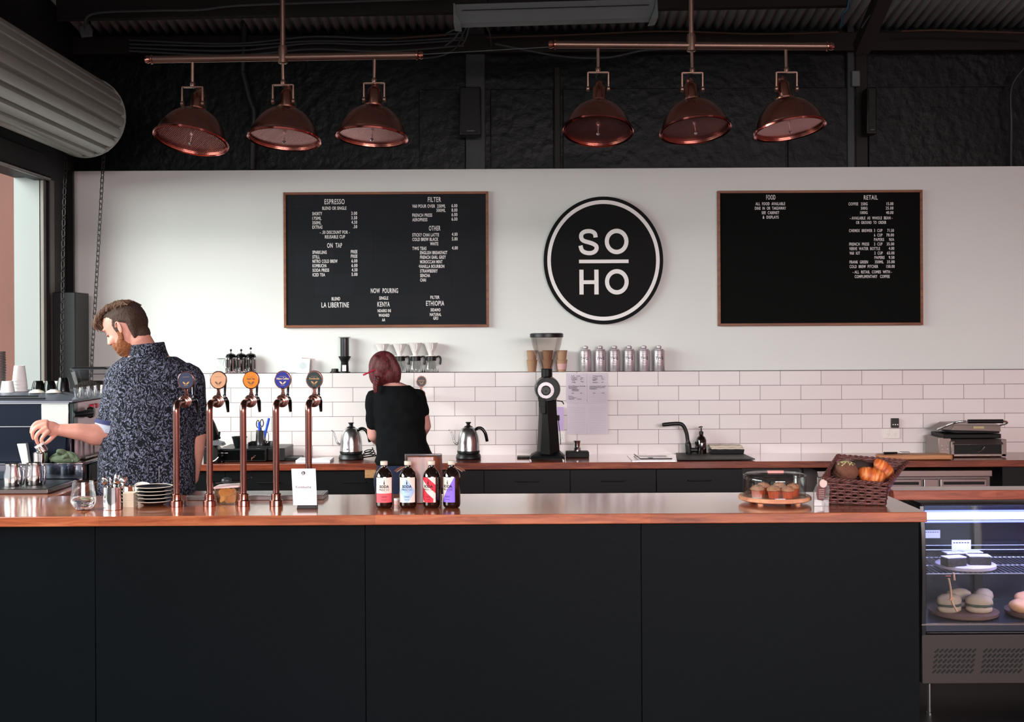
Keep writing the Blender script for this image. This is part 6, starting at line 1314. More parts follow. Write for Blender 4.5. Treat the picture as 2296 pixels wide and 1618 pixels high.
for i in range(16): pr += [(0.032 - 0.0004 * abs(i - 8), i * 0.013), (0.036 - 0.0004 * abs(i - 8), i * 0.013 + 0.006), (0.032 - 0.0004 * abs(i - 8), i * 0.013 + 0.012)]
g.lathe(pr, 28); g.build('lids', mat('grey_brown_lid', '5d5450', 0.5), t)
# drip tray in front, jugs
Yt = 5.50
t = thing('steel_tray', 'flat steel tray in front of the espresso machine', 'tray', (at(107, 1101, Yt).x - 0.4, Yt, RZ)); x1 = 0.4
g = G(); g.prismz([(-0.45, 0), (x1, 0), (x1 + 0.0, 0.36), (-0.45, 0.36)], 0.001, 0.020); g.build('tray', m_steel_dark, t, bevel=0.002)
g = G(); g.box(-0.44, x1 - 0.012, 0.012, 0.35, 0.0203, 0.0225); g.build('grille', m_black, t)
zj = RZ + 0.0230
m_jug = mat('polished_jug', 'd7d3d2', 0.09, 1.0)
ju = thing('milk_jug', 'left steel milk jug standing on the steel tray', 'jug', (onx(29, 5.62, zj), 5.62, zj), group='steel milk jugs'); k = 5.62 / F
g = G(); g.shell([(K(18.5), 0), (K(19), K(1.5)), (K(19), K(24)), (K(16), K(40)), (K(16.3), K(50))], 0.0012, 40); g.build('jug', m_jug, ju)
g = G(); g.tube(smoothpts([(K(16), -0.01, K(44)), (K(27), -0.02, K(44)), (K(29), -0.02, K(30)), (K(27), -0.018, K(8)), (K(25), -0.016, K(3))]), K(2.4), 10, flat=0.5); g.build('handle', m_jug, ju, smooth=60)
dup(ju, (onx(77, 5.66, zj), 5.66, zj), 'right steel milk jug standing on the steel tray')
zl = z3 + 0.0042
def lg(px, Y): return Vector((onx(px, Y, zl), Y, zl))
k = 5.90 / F
t = thing('metal_scoop', 'bright tapering metal scoop standing on the ledge of the machine', 'scoop', lg(57, 5.90), rot=(0.0, -0.14, 0.0)); g = G()
g.add([(K(-8), 0, 0), (K(9), -0.01, 0), (K(9), 0.02, 0), (K(-8), 0.03, 0), (K(-13), 0, K(45)), (K(9), -0.01, K(43)), (K(9), 0.02, K(43)), (K(-13), 0.03, K(45))], [(3, 2, 1, 0), (4, 5, 6, 7), (0, 1, 5, 4), (1, 2, 6, 5), (2, 3, 7, 6), (3, 0, 4, 7)]); g.build('scoop', mat('bright_scoop_steel', 'dfe6dc', 0.25, 0.7), t, bevel=0.002)
t = thing('steel_beaker', 'steel beaker on the machine ledge below the hand of the man', 'beaker', lg(91, 5.90)); g = G(); g.shell([(K(13), 0), (K(15), K(2)), (K(16), K(23)), (K(14), K(25))], 0.0015, 32); g.build('beaker', m_jug, t)
# green cloth heap
m_green = mat('green_cloth', '4a5642', 0.95, vary=0.3, vscale=20, bump=0.4, bscale=60)
g = G(); c0 = lg(146, 5.905)
for j in range(7):
    a = random.uniform(0, PI); P = []
    for i in range(14):
        u = i / 13; P.append((0.075 * (u - 0.5) * 2 * math.cos(a * 0.6) + 0.02 * math.sin(j * 2 + u * 5), 0.03 * math.sin(a + u * 4), 0.012 + 0.055 * math.sin(PI * u) * (0.35 + 0.65 * ((j * 37) % 10) / 10)))
    g.tube(smoothpts(P, 3), 0.011, 10, flat=1.0)
g.ell((0, 0.0, 0.018), (0.07, 0.035, 0.022), 24, 12)
tag(g.build('cleaning_cloth', m_green, loc=c0, smooth=60), 'crumpled green cleaning cloth on the machine ledge', 'cloth')
# row of shot glasses standing on the right margin of the machine top
zt2 = RZ + a_ + 0.0087 if False else RZ + (z1 - RZ + 0.004) + 0.0085
sg_ = thing('shot_glass', 'x', 'glass', (0, 0, 0), group='shot glasses on the machine'); g = G()
g.shell([(.0135, 0), (.0145, .006), (.0155, .026), (.020, .056), (.021, .060)], 0.003, 20); g.build('glass', m_glass, sg_, smooth=60)
for i, p in enumerate((173, 190, 206, 221)):
    X_ = xr + 0.003; Yq = X_ * F / (p - HX); loc = Vector((X_, Yq, zt2)); lb = ['shot glass nearest the black cups, at the front of the row', 'second shot glass from the front of the row on the machine', 'third shot glass from the front of the row on the machine', 'shot glass nearest the shirt of the man'][i]
    if i == 0: sg_.location = loc; sg_['label'] = lb
    else: dup(sg_, loc, lb)
Yo = 6.62; k = Yo / F
t = thing('bean_grinder', 'coffee grinder with a clear bean hopper behind the shot glasses', 'coffee grinder', (onx(186, Yo, RZ), Yo - 0.0, RZ)); zb = at(186, 876, Yo).z - RZ; zt = at(186, 829, Yo).z - RZ
M_ = T(0, 0.12, 0)
g = G(); g.box(K(-30), K(30), 0.10, 0.22, 0.0, zb); g.build('body', m_blackplastic, t, bevel=0.005)
g = G(); g.rings([rrect(K(30), 0.06, 0.02, zb), rrect(K(36), 0.075, 0.02, (zb + zt) / 2), rrect(K(42), 0.08, 0.02, zt)], T(0, 0.16, 0), cap=(False, False)); g.build('hopper', thinglass('hopper_plastic_two', 'eef0f0', 0.08), t, smooth=60)
g = G(); g.rings([rrect(K(43), 0.082, 0.02, zt), rrect(K(43), 0.082, 0.02, zt + K(2)), rrect(K(38), 0.07, 0.02, zt + K(5))], T(0, 0.16, 0)); g.build('lid', m_blackplastic, t)
g = G(); g.rings([rrect(K(29), 0.055, 0.02, zb + 0.001), rrect(K(31), 0.06, 0.02, zb + K(12)), rrect(K(20), 0.04, 0.02, zb + K(20))], T(0, 0.16, 0)); g.build('beans', mat('coffee_beans', '2a1a16', 0.6, vary=0.5, vscale=90, bump=0.8, bscale=140), t)

# ------------------------------------------------------------------ display cabinet at the right
Yv = 5.44
L0 = at(2064, 1400, Yv).x; CX = L0 + 0.75
t = thing('display_cabinet', 'refrigerated glass food display cabinet lit blue at the right end of the bar', 'display cabinet', (CX, Yv, 0))
def cx(px, Y=Yv): return at(px, 1300, Y).x - CX
def cz(py, Y=Yv): return at(2150, py, Y).z
D_c = 0.55; xl = cx(2066) ; xr_ = 0.72
zt = cz(1134); zbse = cz(1398); zg0 = cz(1422); zg1 = cz(1532)
m_cab_blk = mat('cabinet_black', '0c0d10', 0.3); m_cabgrey = mat('taupe_steel_grille', '2c2725', 0.5, 0.3, vary=0.1)
g = G(); g.box(xl, xr_, 0.0, D_c, zt, zt + 0.010); g.build('roof', m_cab_blk, t, bevel=0.004)
# side cheeks, gently curved front edge
for s, x in ((0, xl - 0.0), (1, xr_ - 0.02)):
    pr = [(0.02, zt), (0.0, zt - 0.12), (-0.01, zt - 0.3), (0.0, zbse), (-0.002, zg0), (0.02, zg1), (D_c, zg1), (D_c, zt)]
    g = G(); g.add([(x, y, z) for y, z in pr] + [(x + 0.02, y, z) for y, z in pr], [tuple(range(8)), tuple(range(15, 7, -1))] + [(i, i + 8, (i + 1) % 8 + 8, (i + 1) % 8) for i in range(8)]); g.build('side_panel', m_cab_blk, t, bevel=0.002)
g = G(); g.box(xl + 0.021, xr_ - 0.021, D_c - 0.02, D_c, zg1, zt); g.build('back_panel', mat('cabinet_back_mirror', '3a3e4c', 0.2, 0.8, vary=0.1), t)
g = G(); g.box(xl + 0.021, xr_ - 0.021, 0.006, D_c - 0.021, zbse - 0.035, zbse - 0.004); g.build('deck', mat('deck_steel', '3c404c', 0.3, 0.7), t)
g = G(); g.box(xl + 0.021, xr_ - 0.021, 0.0, 0.02, zg0 + 0.002, zbse - 0.036); g.build('front_rail', m_cab_blk, t, bevel=0.004)
g = G(); g.box(xl, xr_, -0.002, 0.015, zg1, zg0); gp = g.build('grille_panel', m_cabgrey, t, bevel=0.003)
for (ga, gb) in ((2094, 2188), (2203, 2296), (2311, 2400)):
    g = G()
    n_ = 9; a_ = cx(ga); w_ = (cx(gb) - a_)
    for r_ in range(5):
        for c_ in range(n_):
            M_ = T(a_ + w_ * (c_ + 0.5) / n_ - 0.003 * r_, -0.0025, zg0 - K(0) - (cz(1459) * 0 + (zg0 - cz(1458)) + r_ * (cz(1458) - cz(1469.5)))) @ R(0.85, 'Y'); g.cbox((0, 0, 0), (0.0075, 0.002, 0.024), M_)
    g.build('vent', m_black, gp, smooth=0)
g = G(); pr = [(0.018, zt), (0.002, zt - 0.12), (-0.006, zt - 0.3), (0.004, zbse - 0.004)]
g.rings([[(x, y, z) for y, z in pr] + [(x, y + 0.004, z) for y, z in pr[::-1]] for x in (xl + 0.021, xr_ - 0.021)]); g.build('front_glass', m_pane, t)
g = G(); g.box(xl, xr_, -0.002, 0.02, zbse - 0.006, zbse); g.build('glass_channel', m_steel_dark, t)
m_led = mat('led_tube', 'dfe6ff', 0.4, emit='cdd6ff', estr=9.0)
zl1 = cz(1160)
g = G(); g.tube([(xl + 0.03, 0.05, zl1), (xr_ - 0.03, 0.05, zl1)], 0.0165, 14); g.build('light_tube', m_led, t)
m_led2 = mat('led_strip', '8890ff', 0.4, emit='4048ff', estr=7.0)
g = G(); g.box(xl + 0.03, xr_ - 0.03, 0.035, 0.042, zl1 + 0.02, zl1 + 0.028); g.box(xl + 0.03, xr_ - 0.03, 0.035, 0.042, zl1 - 0.028, zl1 - 0.02); g.build('light_strip', m_led2, t)
for x in (xl + 0.05, xr_ - 0.05):
    for y in (0.05, D_c - 0.05): g = G(); g.lathe([(0.014, 0.0), (0.014, 0.01), (0.010, 0.012), (0.010, zg1)], 14, T(x, y, 0)); g.build('leg', m_steel, t)
# lamp light of the tube
ld = bpy.data.lights.new('cabinet_tube_light', 'AREA'); ld.shape = 'RECTANGLE'; ld.size = 1.3; ld.size_y = 0.03; ld.energy = 9; ld.color = (0.42, 0.46, 1.0)
lo = bpy.data.objects.new('cabinet_tube_light', ld); COL.objects.link(lo); lo.location = (CX, Yv + 0.06, zl1 - 0.03); lo.rotation_euler = (0.25, 0, 0)
# wire shelves
m_wire = mat('shelf_wire', 'b9bccb', 0.3, 0.9)
zsA = cz(1284, Yv + 0.05)
def wire_shelf(label_, zz_, y0, y1):
    g = G(); n_ = 64
    for i in range(n_): x = xl + 0.03 + (xr_ - xl - 0.06) * i / (n_ - 1); g.tube([(x, y0, zz_), (x, y1, zz_)], 0.0018, 6)
    for y in (y0, (y0 + y1) / 2, y1): g.tube([(xl + 0.025, y, zz_ - 0.004), (xr_ - 0.025, y, zz_ - 0.004)], 0.0035, 8)
    return g.build('wire_shelf', m_wire, t)
wire_shelf('', zsA, 0.05, 0.45); 
g = G()
for py in (1222, 1232):
    g.tube([(xl + 0.025, 0.46, cz(py, Yv + 0.46)), (xr_ - 0.025, 0.46, cz(py, Yv + 0.46))], 0.003, 8)
g.build('back_rail', m_wire, t)
g = G(); g.box(cx(2185, Yv + 0.5), cx(2204, Yv + 0.5), D_c - 0.05, D_c - 0.03, zbse, zt - 0.01); g.build('back_post', m_cab_blk, t)
def inv(px, Y, z): return Vector((onx(px, Y, z), Y, z))
# plate with brownies on the wire shelf
zp = zsA + 0.0025
m_stone = mat('grey_pink_board', 'a89ca4', 0.5, vary=0.15)
pl = thing('round_board', 'round board carrying brownies on the wire shelf of the cabinet', 'board', inv(2165, Yv + 0.17, zp))
g = G(); g.lathe([(0.001, 0), (0.125, 0), (0.135, 0.006), (0.135, 0.018), (0.128, 0.022), (0.001, 0.022)], 56, cap=(False, False)); g.build('board', m_stone, pl)
m_brownie = mat('dark_brownie', '120b0a', 0.6, vary=0.4, vscale=40, bump=0.5); m_ic = mat('white_coconut', 'cfcfe8', 0.8, bump=0.8, bscale=120)
bz = zp + 0.0225
br_ = thing('brownie', 'x', 'brownie', (0, 0, 0), group='brownies in the cabinet')
g = G(); g.box(-0.05, 0.05, -0.03, 0.03, 0, 0.038); g.build('cake', m_brownie, br_, bevel=0.004)
g = G(); g.box(-0.049, 0.049, -0.029, 0.029, 0.0385, 0.042); g.build('topping', m_ic, br_)
for i, (p, dy, dz_, rz, lb) in enumerate(((2138, 0.10, 0, 0.25, 'lower left brownie, at the front of the round board'), (2194, 0.13, 0, -0.08, 'brownie at the right of the round board'), (2140, 0.21, 0, 0.1, 'brownie at the back left of the round board'), (2176, 0.23, 0.0, 0.0, 'brownie at the back middle of the round board'))):
    loc = inv(p, Yv + dy, bz + dz_)
    if i == 0: br_.location = loc; br_['label'] = lb; br_.rotation_euler = (0, 0, rz)
    else: dup(br_, loc, lb, rz=rz)
# price tickets
m_tick = mat('ticket_card', 'b9bbe0', 0.7)
def ticket(px0, py0, px1, py1, Y, lb):
    a = at(px0, py1, Y); b_ = at(px1, py0, Y); q = thing('price_ticket', lb, 'price ticket', ((a.x + b_.x) / 2, Y, a.z), group='price tickets in the cabinet'); w_ = (b_.x - a.x) / 2; h_ = b_.z - a.z
    G().box(-w_, w_, 0, 0.002, 0, h_).build('card', m_tick, q); g = G()
    for i in range(6): g.box(-w_ * 0.85 + i * w_ * 0.29, -w_ * 0.85 + i * w_ * 0.29 + w_ * 0.2, -0.0008, 0, h_ * 0.72, h_ * 0.8)
    g.build('print', m_ink, q, smooth=0); return q
ticket(2072, 1188, 2108, 1206, Yv + 0.44, 'blank price ticket at the back left of the cabinet')
ticket(2134, 1210, 2177, 1236, Yv + 0.27, 'price ticket standing behind the brownies')
# rolls on lower board
zd = zbse - 0.0035
rb = thing('round_board', 'round board carrying filled rolls on the cabinet floor', 'board', inv(2160, Yv + 0.2, zd)); g = G(); g.lathe([(0.001, 0), (0.14, 0), (0.155, 0.008), (0.158, 0.022), (0.15, 0.026), (0.001, 0.024)], 56, cap=(False, False)); g.build('board', mat('brown_board', '6b4f45', 0.5, vary=0.2), rb)
rb2 = thing('round_board', 'round board with pastries at the right edge of the cabinet floor', 'board', inv(2330, Yv + 0.18, zd)); g = G(); g.lathe([(0.001, 0), (0.14, 0), (0.15, 0.008), (0.153, 0.022), (0.146, 0.026), (0.001, 0.024)], 56, cap=(False, False)); g.build('board', bpy.data.materials['brown_board'], rb2)
m_roll = mat('floury_roll', 'ab9680', 0.85, vary=0.2, vscale=14, bump=0.2, bscale=40); m_ham = mat('dark_filling', '3c4436', 0.7, vary=0.5, vscale=50); m_past = mat('baked_pastry', 'cf9a72', 0.6, vary=0.35, vscale=20)
ro = thing('filled_roll', 'x', 'filled roll', (0, 0, 0), group='filled rolls in the cabinet')
g = G(); g.lathe([(0.001, 0), (0.045, 0), (0.058, 0.008), (0.060, 0.02), (0.054, 0.028), (0.001, 0.03)], 32, cap=(False, False), sq=0.7); g.build('lower_half', m_roll, ro, smooth=60)
g = G(); g.lathe([(0.001, 0.029), (0.058, 0.029), (0.060, 0.034), (0.056, 0.039), (0.001, 0.04)], 32, cap=(False, False), sq=0.72); g.v = [(v_[0] * (1 + 0.06 * noise.noise(Vector(v_) * 60)), v_[1], v_[2] + 0.003 * noise.noise(Vector(v_) * 50)) for v_ in g.v]; g.build('filling', m_ham, ro)
g = G(); g.lathe([(0.001, 0.038), (0.058, 0.040), (0.062, 0.050), (0.055, 0.068), (0.035, 0.080), (0.001, 0.085)], 32, cap=(False, False), sq=0.7); g.build('upper_half', m_roll, ro, smooth=60)
zr = zd + 0.0265
for i, (p, dy, rz, ry, lb) in enumerate(((2128, 0.14, 0.3, 0.0, 'filled roll at the front left of the lower board'), (2195, 0.13, -0.2, 0.0, 'pale filled roll at the front right of the lower board'), (2150, 0.25, 0.1, 0.0, 'filled roll at the back left of the lower board'), (2205, 0.24, 0.9, 0.0, 'filled roll at the back right of the lower board'))):
    loc = inv(p, Yv + dy, zr)
    if i == 0: ro.location = loc; ro['label'] = lb; ro.rotation_euler = (0, 0, rz)
    else: dup(ro, loc, lb, rz=rz)
for i, (p, dy, dz_, s, lb) in enumerate(((2288, 0.12, 0.03, 1.0, 'front golden pastry at the right edge of the cabinet'), (2300, 0.2, 0.045, 1.1, 'golden pastry behind the front one at the right edge'))):
    g = G(); g.ell((0, 0, 0), (0.05 * s, 0.04, 0.032 * s), 24, 14); g.v = [tuple(Vector(v_) * (1 + 0.18 * noise.noise(Vector(v_) * 30 + Vector((i, 0, 0))))) for v_ in g.v]
    tag(g.build('pastry', m_past, loc=inv(p, Yv + dy, zr + dz_), smooth=60), lb, 'pastry', 'pastries in the cabinet')
# tongs hanging inside
tg_ = thing('tongs', 'pale wooden tongs leaning inside the cabinet in front of the rolls', 'tongs', at(2125, 1360, Yv + 0.04)); Yt_ = Yv + 0.04
m_tong = mat('pale_wood_tongs', 'e0b088', 0.5)
for pts, n_ in (([(2127, 1296), (2131, 1318), (2132, 1340), (2129, 1345)], 'arm'), ([(2137, 1338), (2134, 1348), (2140, 1360), (2145, 1370)], 'arm'), ([(2138, 1284), (2140, 1300)], 'arm')):
    P = [at(a_, b2, Yt_) - tg_.location for a_, b2 in pts]; g = G(); g.tube(smoothpts(P, 4) if len(P) > 2 else P, 0.0085, 8, flat=0.5); g.build('arm', m_tong, tg_, smooth=60)
g = G(); g.tube([at(2120, 1291, Yt_) - tg_.location, at(2132, 1291, Yt_) - tg_.location], 0.003, 8); g.build('hinge', mat('red_hinge', '8a3a2a', 0.5), tg_)
# timber ledge above the cabinet
xa = at(2002, 1104, 5.46).x + 0.0
lg_ = thing('serving_ledge', 'narrow timber ledge running right above the display cabinet', 'shelf', (0, 0, 0)); g = G(); g.box(at(2000, 1104, 5.5).x, 3.6, 5.475, 5.62, BAR_Z - 0.046, BAR_Z - 0.002)
g.build('ledge', m_wood_bench, lg_, bevel=0.003)

# ------------------------------------------------------------------ people
def ering(c, a, b, yaw=0.0, n=28, e=2.3, tilt=0.0):
    out = []
    for i in range(n):
        t_ = 2 * PI * i / n; ct, st = math.cos(t_), math.sin(t_)
        x = a * math.copysign(abs(ct) ** (2 / e), ct); y = b * math.copysign(abs(st) ** (2 / e), st)
        out.append((c[0] + x * math.cos(yaw) - y * math.sin(yaw), c[1] + x * math.sin(yaw) + y * math.cos(yaw), c[2] + tilt * x))
    return out
def fuse(g, name, mats, parent, voxel, smooth=4, label=None, post=None):
    """fuse overlapping closed shapes into one continuous surface"""
    o = g.build('tmp_src', mats, smooth=0)
    m = o.modifiers.new('r', 'REMESH'); m.mode = 'VOXEL'; m.voxel_size = voxel
    s = o.modifiers.new('s', 'SMOOTH'); s.iterations = smooth; s.factor = 0.5
    dg = bpy.context.evaluated_depsgraph_get(); me = bpy.data.meshes.new_from_object(o.evaluated_get(dg))
    src = o.data; bpy.data.objects.remove(o); bpy.data.meshes.remove(src)
    me.name = name
    if post:
        for v in me.vertices: v.co = post(v.co.copy())
    me.materials.clear()
    for mm in (mats if isinstance(mats, (list, tuple)) else [mats]): me.materials.append(mm)
    me.polygons.foreach_set('use_smooth', [True] * len(me.polygons))
    o = bpy.data.objects.new(name, me); COL.objects.link(o); o.parent = parent
    if label: o['label'] = label
    return o
def limb(g, pts, rad, n=5, seg=18, flat=1.0):
    P = smoothpts(pts, n); m = len(pts) - 1; rr = []
    for i in range(len(P)):
        t_ = i / (len(P) - 1) * m; k_ = min(int(t_), m - 1); f_ = t_ - k_; f_ = f_ * f_ * (3 - 2 * f_); rr.append(rad[k_] * (1 - f_) + rad[k_ + 1] * f_)
    g.tube(P, rr, seg, flat=flat)
    g.ell(P[0], (rr[0],) * 3, 14, 10); g.ell(P[-1], (rr[-1],) * 3, 14, 10)
def head_frame(c, yaw, pitch, roll=0.0):
    """local x = forward, y = its left, z = up"""
    return T(*c) @ R(yaw, 'Z') @ R(roll, 'X') @ R(pitch, 'Y')
HP = [(-.118, .0, .072, .028), (-.108, -.012, .082, .04), (-.09, -.035, .088, .054), (-.06, -.065, .091, .064), (-.03, -.088, .092, .070), (.0, -.104, .092, .076), (.03, -.111, .099, .079), (.06, -.108, .097, .078), (.09, -.093, .082, .068), (.108, -.073, .062, .053), (.12, -.045, .035, .032), (.124, -.02, .01, .012)]
def head_geo(g, M_, nose=True, infl=0.0, lo=-9, hi=9):
    rs = []
    for u, fb, ff, hw in HP:
        if u < lo or u > hi: continue
        cxx = (ff + fb) / 2; a = (ff - fb) / 2 + infl; rs.append(ering((cxx, 0, u), a, hw + infl, 0, 28, 2.15))
    g.rings(rs, M_)
    if nose:
        g.rings([ering((.088, 0, .030), .009, .009, n=12), ering((.096, 0, .010), .013, .010, n=12), ering((.103, 0, -.012), .017, .012, n=12), ering((.107, 0, -.027), .019, .016, n=12), ering((.098, 0, -.036), .016, .014, n=12)], M_)
        g.ell((.090, 0, -.062), (.012, .024, .008), 14, 8, M_); g.ell((.088, 0, -.073), (.011, .02, .008), 14, 8, M_)
        g.ell((.084, 0.032, .034), (.012, .026, .010), 12, 8, M_); g.ell((.084, -0.032, .034), (.012, .026, .010), 12, 8, M_)
        for s in (-1, 1): g.ell((.062, s * .042, -.03), (.026, .022, .024), 12, 8, M_)
    for s in (-1, 1):
        E = M_ @ T(-.012, s * .079, -.008) @ R(s * -0.25, 'Z') @ R(-0.15, 'Y')
        g.ell((0, 0, 0), (.013, .007, .026), 12, 8, E)
        g.tube([E @ Vector((.018 * math.cos(a) - .004, s * (.010 + .004 * math.sin(a * .5)), .030 * math.sin(a) + .002)) for a in [0.2 + 4.3 * i / 14 for i in range(15)]], 0.0042, 8)
def add_leg(g, hip, knee, ankle, toe_dir, r=(.095, .062, .042)):
    limb(g, [hip, knee, ankle], list(r))
    f = Vector(ankle); t_ = Vector(toe_dir)
    limb(g, [f + Vector((0, 0, -.03)) - t_ * .03, f + t_ * .08 + Vector((0, 0, -.045)), f + t_ * .17 + Vector((0, 0, -.055))], [.035, .035, .025])

m_skin = mat('skin', 'cf9483', 0.5, vary=0.1, vscale=18, sss=0.15, bump=0.03, bscale=150)
m_skinw = mat('skin_pale', 'd0978c', 0.5, vary=0.08, vscale=18, sss=0.15)
m_hair = mat('brown_hair', '5b3d2a', 0.55, vary=0.5, vscale=60, stretch=(1, 1, 1), bump=0.4, bscale=160)
m_hairs = mat('short_brown_hair', '3f2c22', 0.75, vary=0.4, vscale=120, bump=0.5, bscale=260)
m_beard = mat('ginger_beard', '86502f', 0.8, vary=0.45, vscale=120, bump=0.6, bscale=240)
# patterned shirt cloth: pale leaves on dark ground
ms = bpy.data.materials.new('leaf_print_cloth'); ms.use_nodes = True
N = ms.node_tree.nodes; L = ms.node_tree.links; b = N['Principled BSDF']; tc = N.new('ShaderNodeTexCoord')
nz = N.new('ShaderNodeTexNoise'); nz.inputs['Scale'].default_value = 16; L.new(tc.outputs['Object'], nz.inputs['Vector'])
va = N.new('ShaderNodeVectorMath'); va.operation = 'MULTIPLY_ADD'; va.inputs[1].default_value = (0.10, 0.10, 0.10); L.new(nz.outputs['Color'], va.inputs[0]); L.new(tc.outputs['Object'], va.inputs[2])
outs = []
for rot, sc_, th in ((0.7, (115, 115, 55), 0.34), (-0.8, (135, 135, 62), 0.31)):
    mp = N.new('ShaderNodeMapping'); mp.inputs['Rotation'].default_value = (0, rot, 0.4); mp.inputs['Scale'].default_value = sc_; L.new(va.outputs[0], mp.inputs[0])
    vo = N.new('ShaderNodeTexVoronoi'); vo.inputs['Scale'].default_value = 1.0; L.new(mp.outputs[0], vo.inputs['Vector'])
    lt = N.new('ShaderNodeMapRange'); lt.inputs[1].default_value = th + 0.08; lt.inputs[2].default_value = th - 0.05; L.new(vo.outputs['Distance'], lt.inputs[0]); outs.append((lt, vo))
mxm = N.new('ShaderNodeMath'); mxm.operation = 'MAXIMUM'; L.new(outs[0][0].outputs[0], mxm.inputs[0]); L.new(outs[1][0].outputs[0], mxm.inputs[1])
n3 = N.new('ShaderNodeTexNoise'); n3.inputs['Scale'].default_value = 60; L.new(tc.outputs['Object'], n3.inputs['Vector'])
mm_ = N.new('ShaderNodeMath'); mm_.operation = 'MULTIPLY'; L.new(mxm.outputs[0], mm_.inputs[0]); L.new(n3.outputs['Fac'], mm_.inputs[1])
m2_ = N.new('ShaderNodeMath'); m2_.operation = 'MULTIPLY'; m2_.inputs[1].default_value = 1.45; L.new(mm_.outputs[0], m2_.inputs[0])
mx = N.new('ShaderNodeMix'); mx.data_type = 'RGBA'; mx.inputs[6].default_value = hx('101219'); mx.inputs[7].default_value = hx('76788e'); L.new(m2_.outputs[0], mx.inputs[0]); L.new(mx.outputs[2], b.inputs['Base Color'])
b.inputs['Roughness'].default_value = 0.9; b.inputs['Specular IOR Level'].default_value = 0.2
m_shirt = ms
m_cuff = mat('pale_shirt_cuff', '9a9fae', 0.85, vary=0.35, vscale=70); m_band = mat('navy_cuff_band', '1d2450', 0.8)
m_trs = mat('dark_trousers', '15171c', 0.85); m_shoe = mat('black_shoe', '0b0b0c', 0.5)

Y0 = 5.95; MX = onx(335, Y0, 1.2)
man = thing('person', 'bearded person in a dark leaf print shirt working at the espresso machine', 'person', (MX, Y0, 0))
def mp_(px, py, dy=0.0): p = at(px, py, Y0 + dy); return Vector((p.x - MX, dy, p.z))
YW = 0.25
TOR = [(.90, 331, .19, .13), (1.0, 331, .205, .135), (1.10, 333, .210, .14), (1.19, 336, .208, .138), (1.30, 345, .200, .135), (1.42, 349, .203, .13), (1.50, 347, .208, .12), (1.56, 343, .198, .105), (1.605, 338, .165, .09), (1.64, 334, .115, .078), (1.675, 330, .070, .068)]
def torso(g, infl, lo=0, hi=9):
    g.rings([ering((onx(px, Y0, z) - MX, 0.0, z), a + infl, b_ + infl, YW, 36, 2.4) for z, px, a, b_ in TOR if lo <= z <= hi])
HM = head_frame(mp_(282, 735, 0.0), PI - 0.22, 0.50)
LS, LE, LW_ = mp_(272, 850, -0.01), mp_(246, 972, -0.03), mp_(138, 964, -0.17)
RS, RE, RW_ = mp_(425, 850, 0.03), mp_(441, 965, 0.07), mp_(432, 1072, 0.14)
g = G(); head_geo(g, HM)
g.tube([HM @ Vector((-.03, 0, -.02)), HM @ Vector((-.040, 0, -.085)), mp_(326, 786, 0.01), mp_(334, 806, 0.0)], [.054, .054, .060, .082], 22)
torso(g, -0.012)
limb(g, [LS, LE], [.062, .052]); limb(g, [LE, mp_(215, 974, -0.08), mp_(180, 968, -0.13), LW_], [.052, .053, .041, .030])
limb(g, [RS, RE], [.060, .050]); limb(g, [RE, mp_(438, 1000, 0.09), RW_], [.048, .047, .030])
# left hand closed on the cup handle: palm, four fingers, thumb from the side of the palm
W0 = LW_; KN = mp_(93, 957, -0.225)
def hand(g, W_, kn, tips, thumb, pw=.030, pt=.015):
    W_ = Vector(W_); kn = Vector(kn); d = (kn - W_)
    mid = W_ + d * 0.55
    Q = d.to_track_quat('X', 'Z').to_matrix().to_4x4()
    g.ell((0, 0, 0), (d.length * 0.52, pt, pw), 18, 12, T(*mid) @ Q); g.ell((0, 0, 0), (d.length * 0.36, pt * 1.15, pw * 0.8), 18, 12, T(*(W_ + d * 0.25)) @ Q)
    g.ell((0, 0, 0), (d.length * 0.2, pt * 0.9, pw * 0.98), 18, 12, T(*(W_ + d * 0.9)) @ Q)
    for ch in tips: limb(g, ch, [.0116, .0106, .0094, .0080][:len(ch)], 4, 10)
    limb(g, thumb, [.0125, .0105, .0085], 4, 10)
def hp(px, py, dy): return mp_(px, py, dy)
hand(g, W0, KN,
     [[hp(104, 945, -.212), hp(84, 947, -.226), hp(73, 957, -.232), hp(70, 969, -.226)],
      [hp(103, 952, -.226), hp(83, 958, -.242), hp(73, 970, -.246), hp(75, 983, -.236)],
      [hp(104, 960, -.236), hp(88, 969, -.256), hp(81, 981, -.256), hp(85, 994, -.242)],
      [hp(108, 967, -.240), hp(98, 977, -.256), hp(93, 987, -.254), hp(98, 999, -.238)]],
     [hp(124, 973, -.185), hp(113, 985, -.192), hp(102, 994, -.205)], .035, .018)
# right hand hanging, lightly curled
RK = mp_(430, 1105, 0.155)
hand(g, RW_, RK, [[RK + Vector((x, -.004, 0)), RK + Vector((x * 1.1, .004, -.030)), RK + Vector((x * 1.1, .020, -.050)), RK + Vector((x, .034, -.056 - l))] for x, l in ((-.027, .0), (-.009, .004), (.009, .002), (.026, -.006))], [RW_ + Vector((-.018, .01, -.03)), RW_ + Vector((-.034, .028, -.058)), RW_ + Vector((-.030, .040, -.082))])
add_leg(g, (-.09, 0, .88), (-.10, .01, .50), (-.11, 0, .10), (-.3, .95, 0)); add_leg(g, (.09, 0, .88), (.10, .02, .50), (.11, .03, .10), (.2, .98, 0))
fuse(g, 'body', m_skin, man, 0.0034, 4)
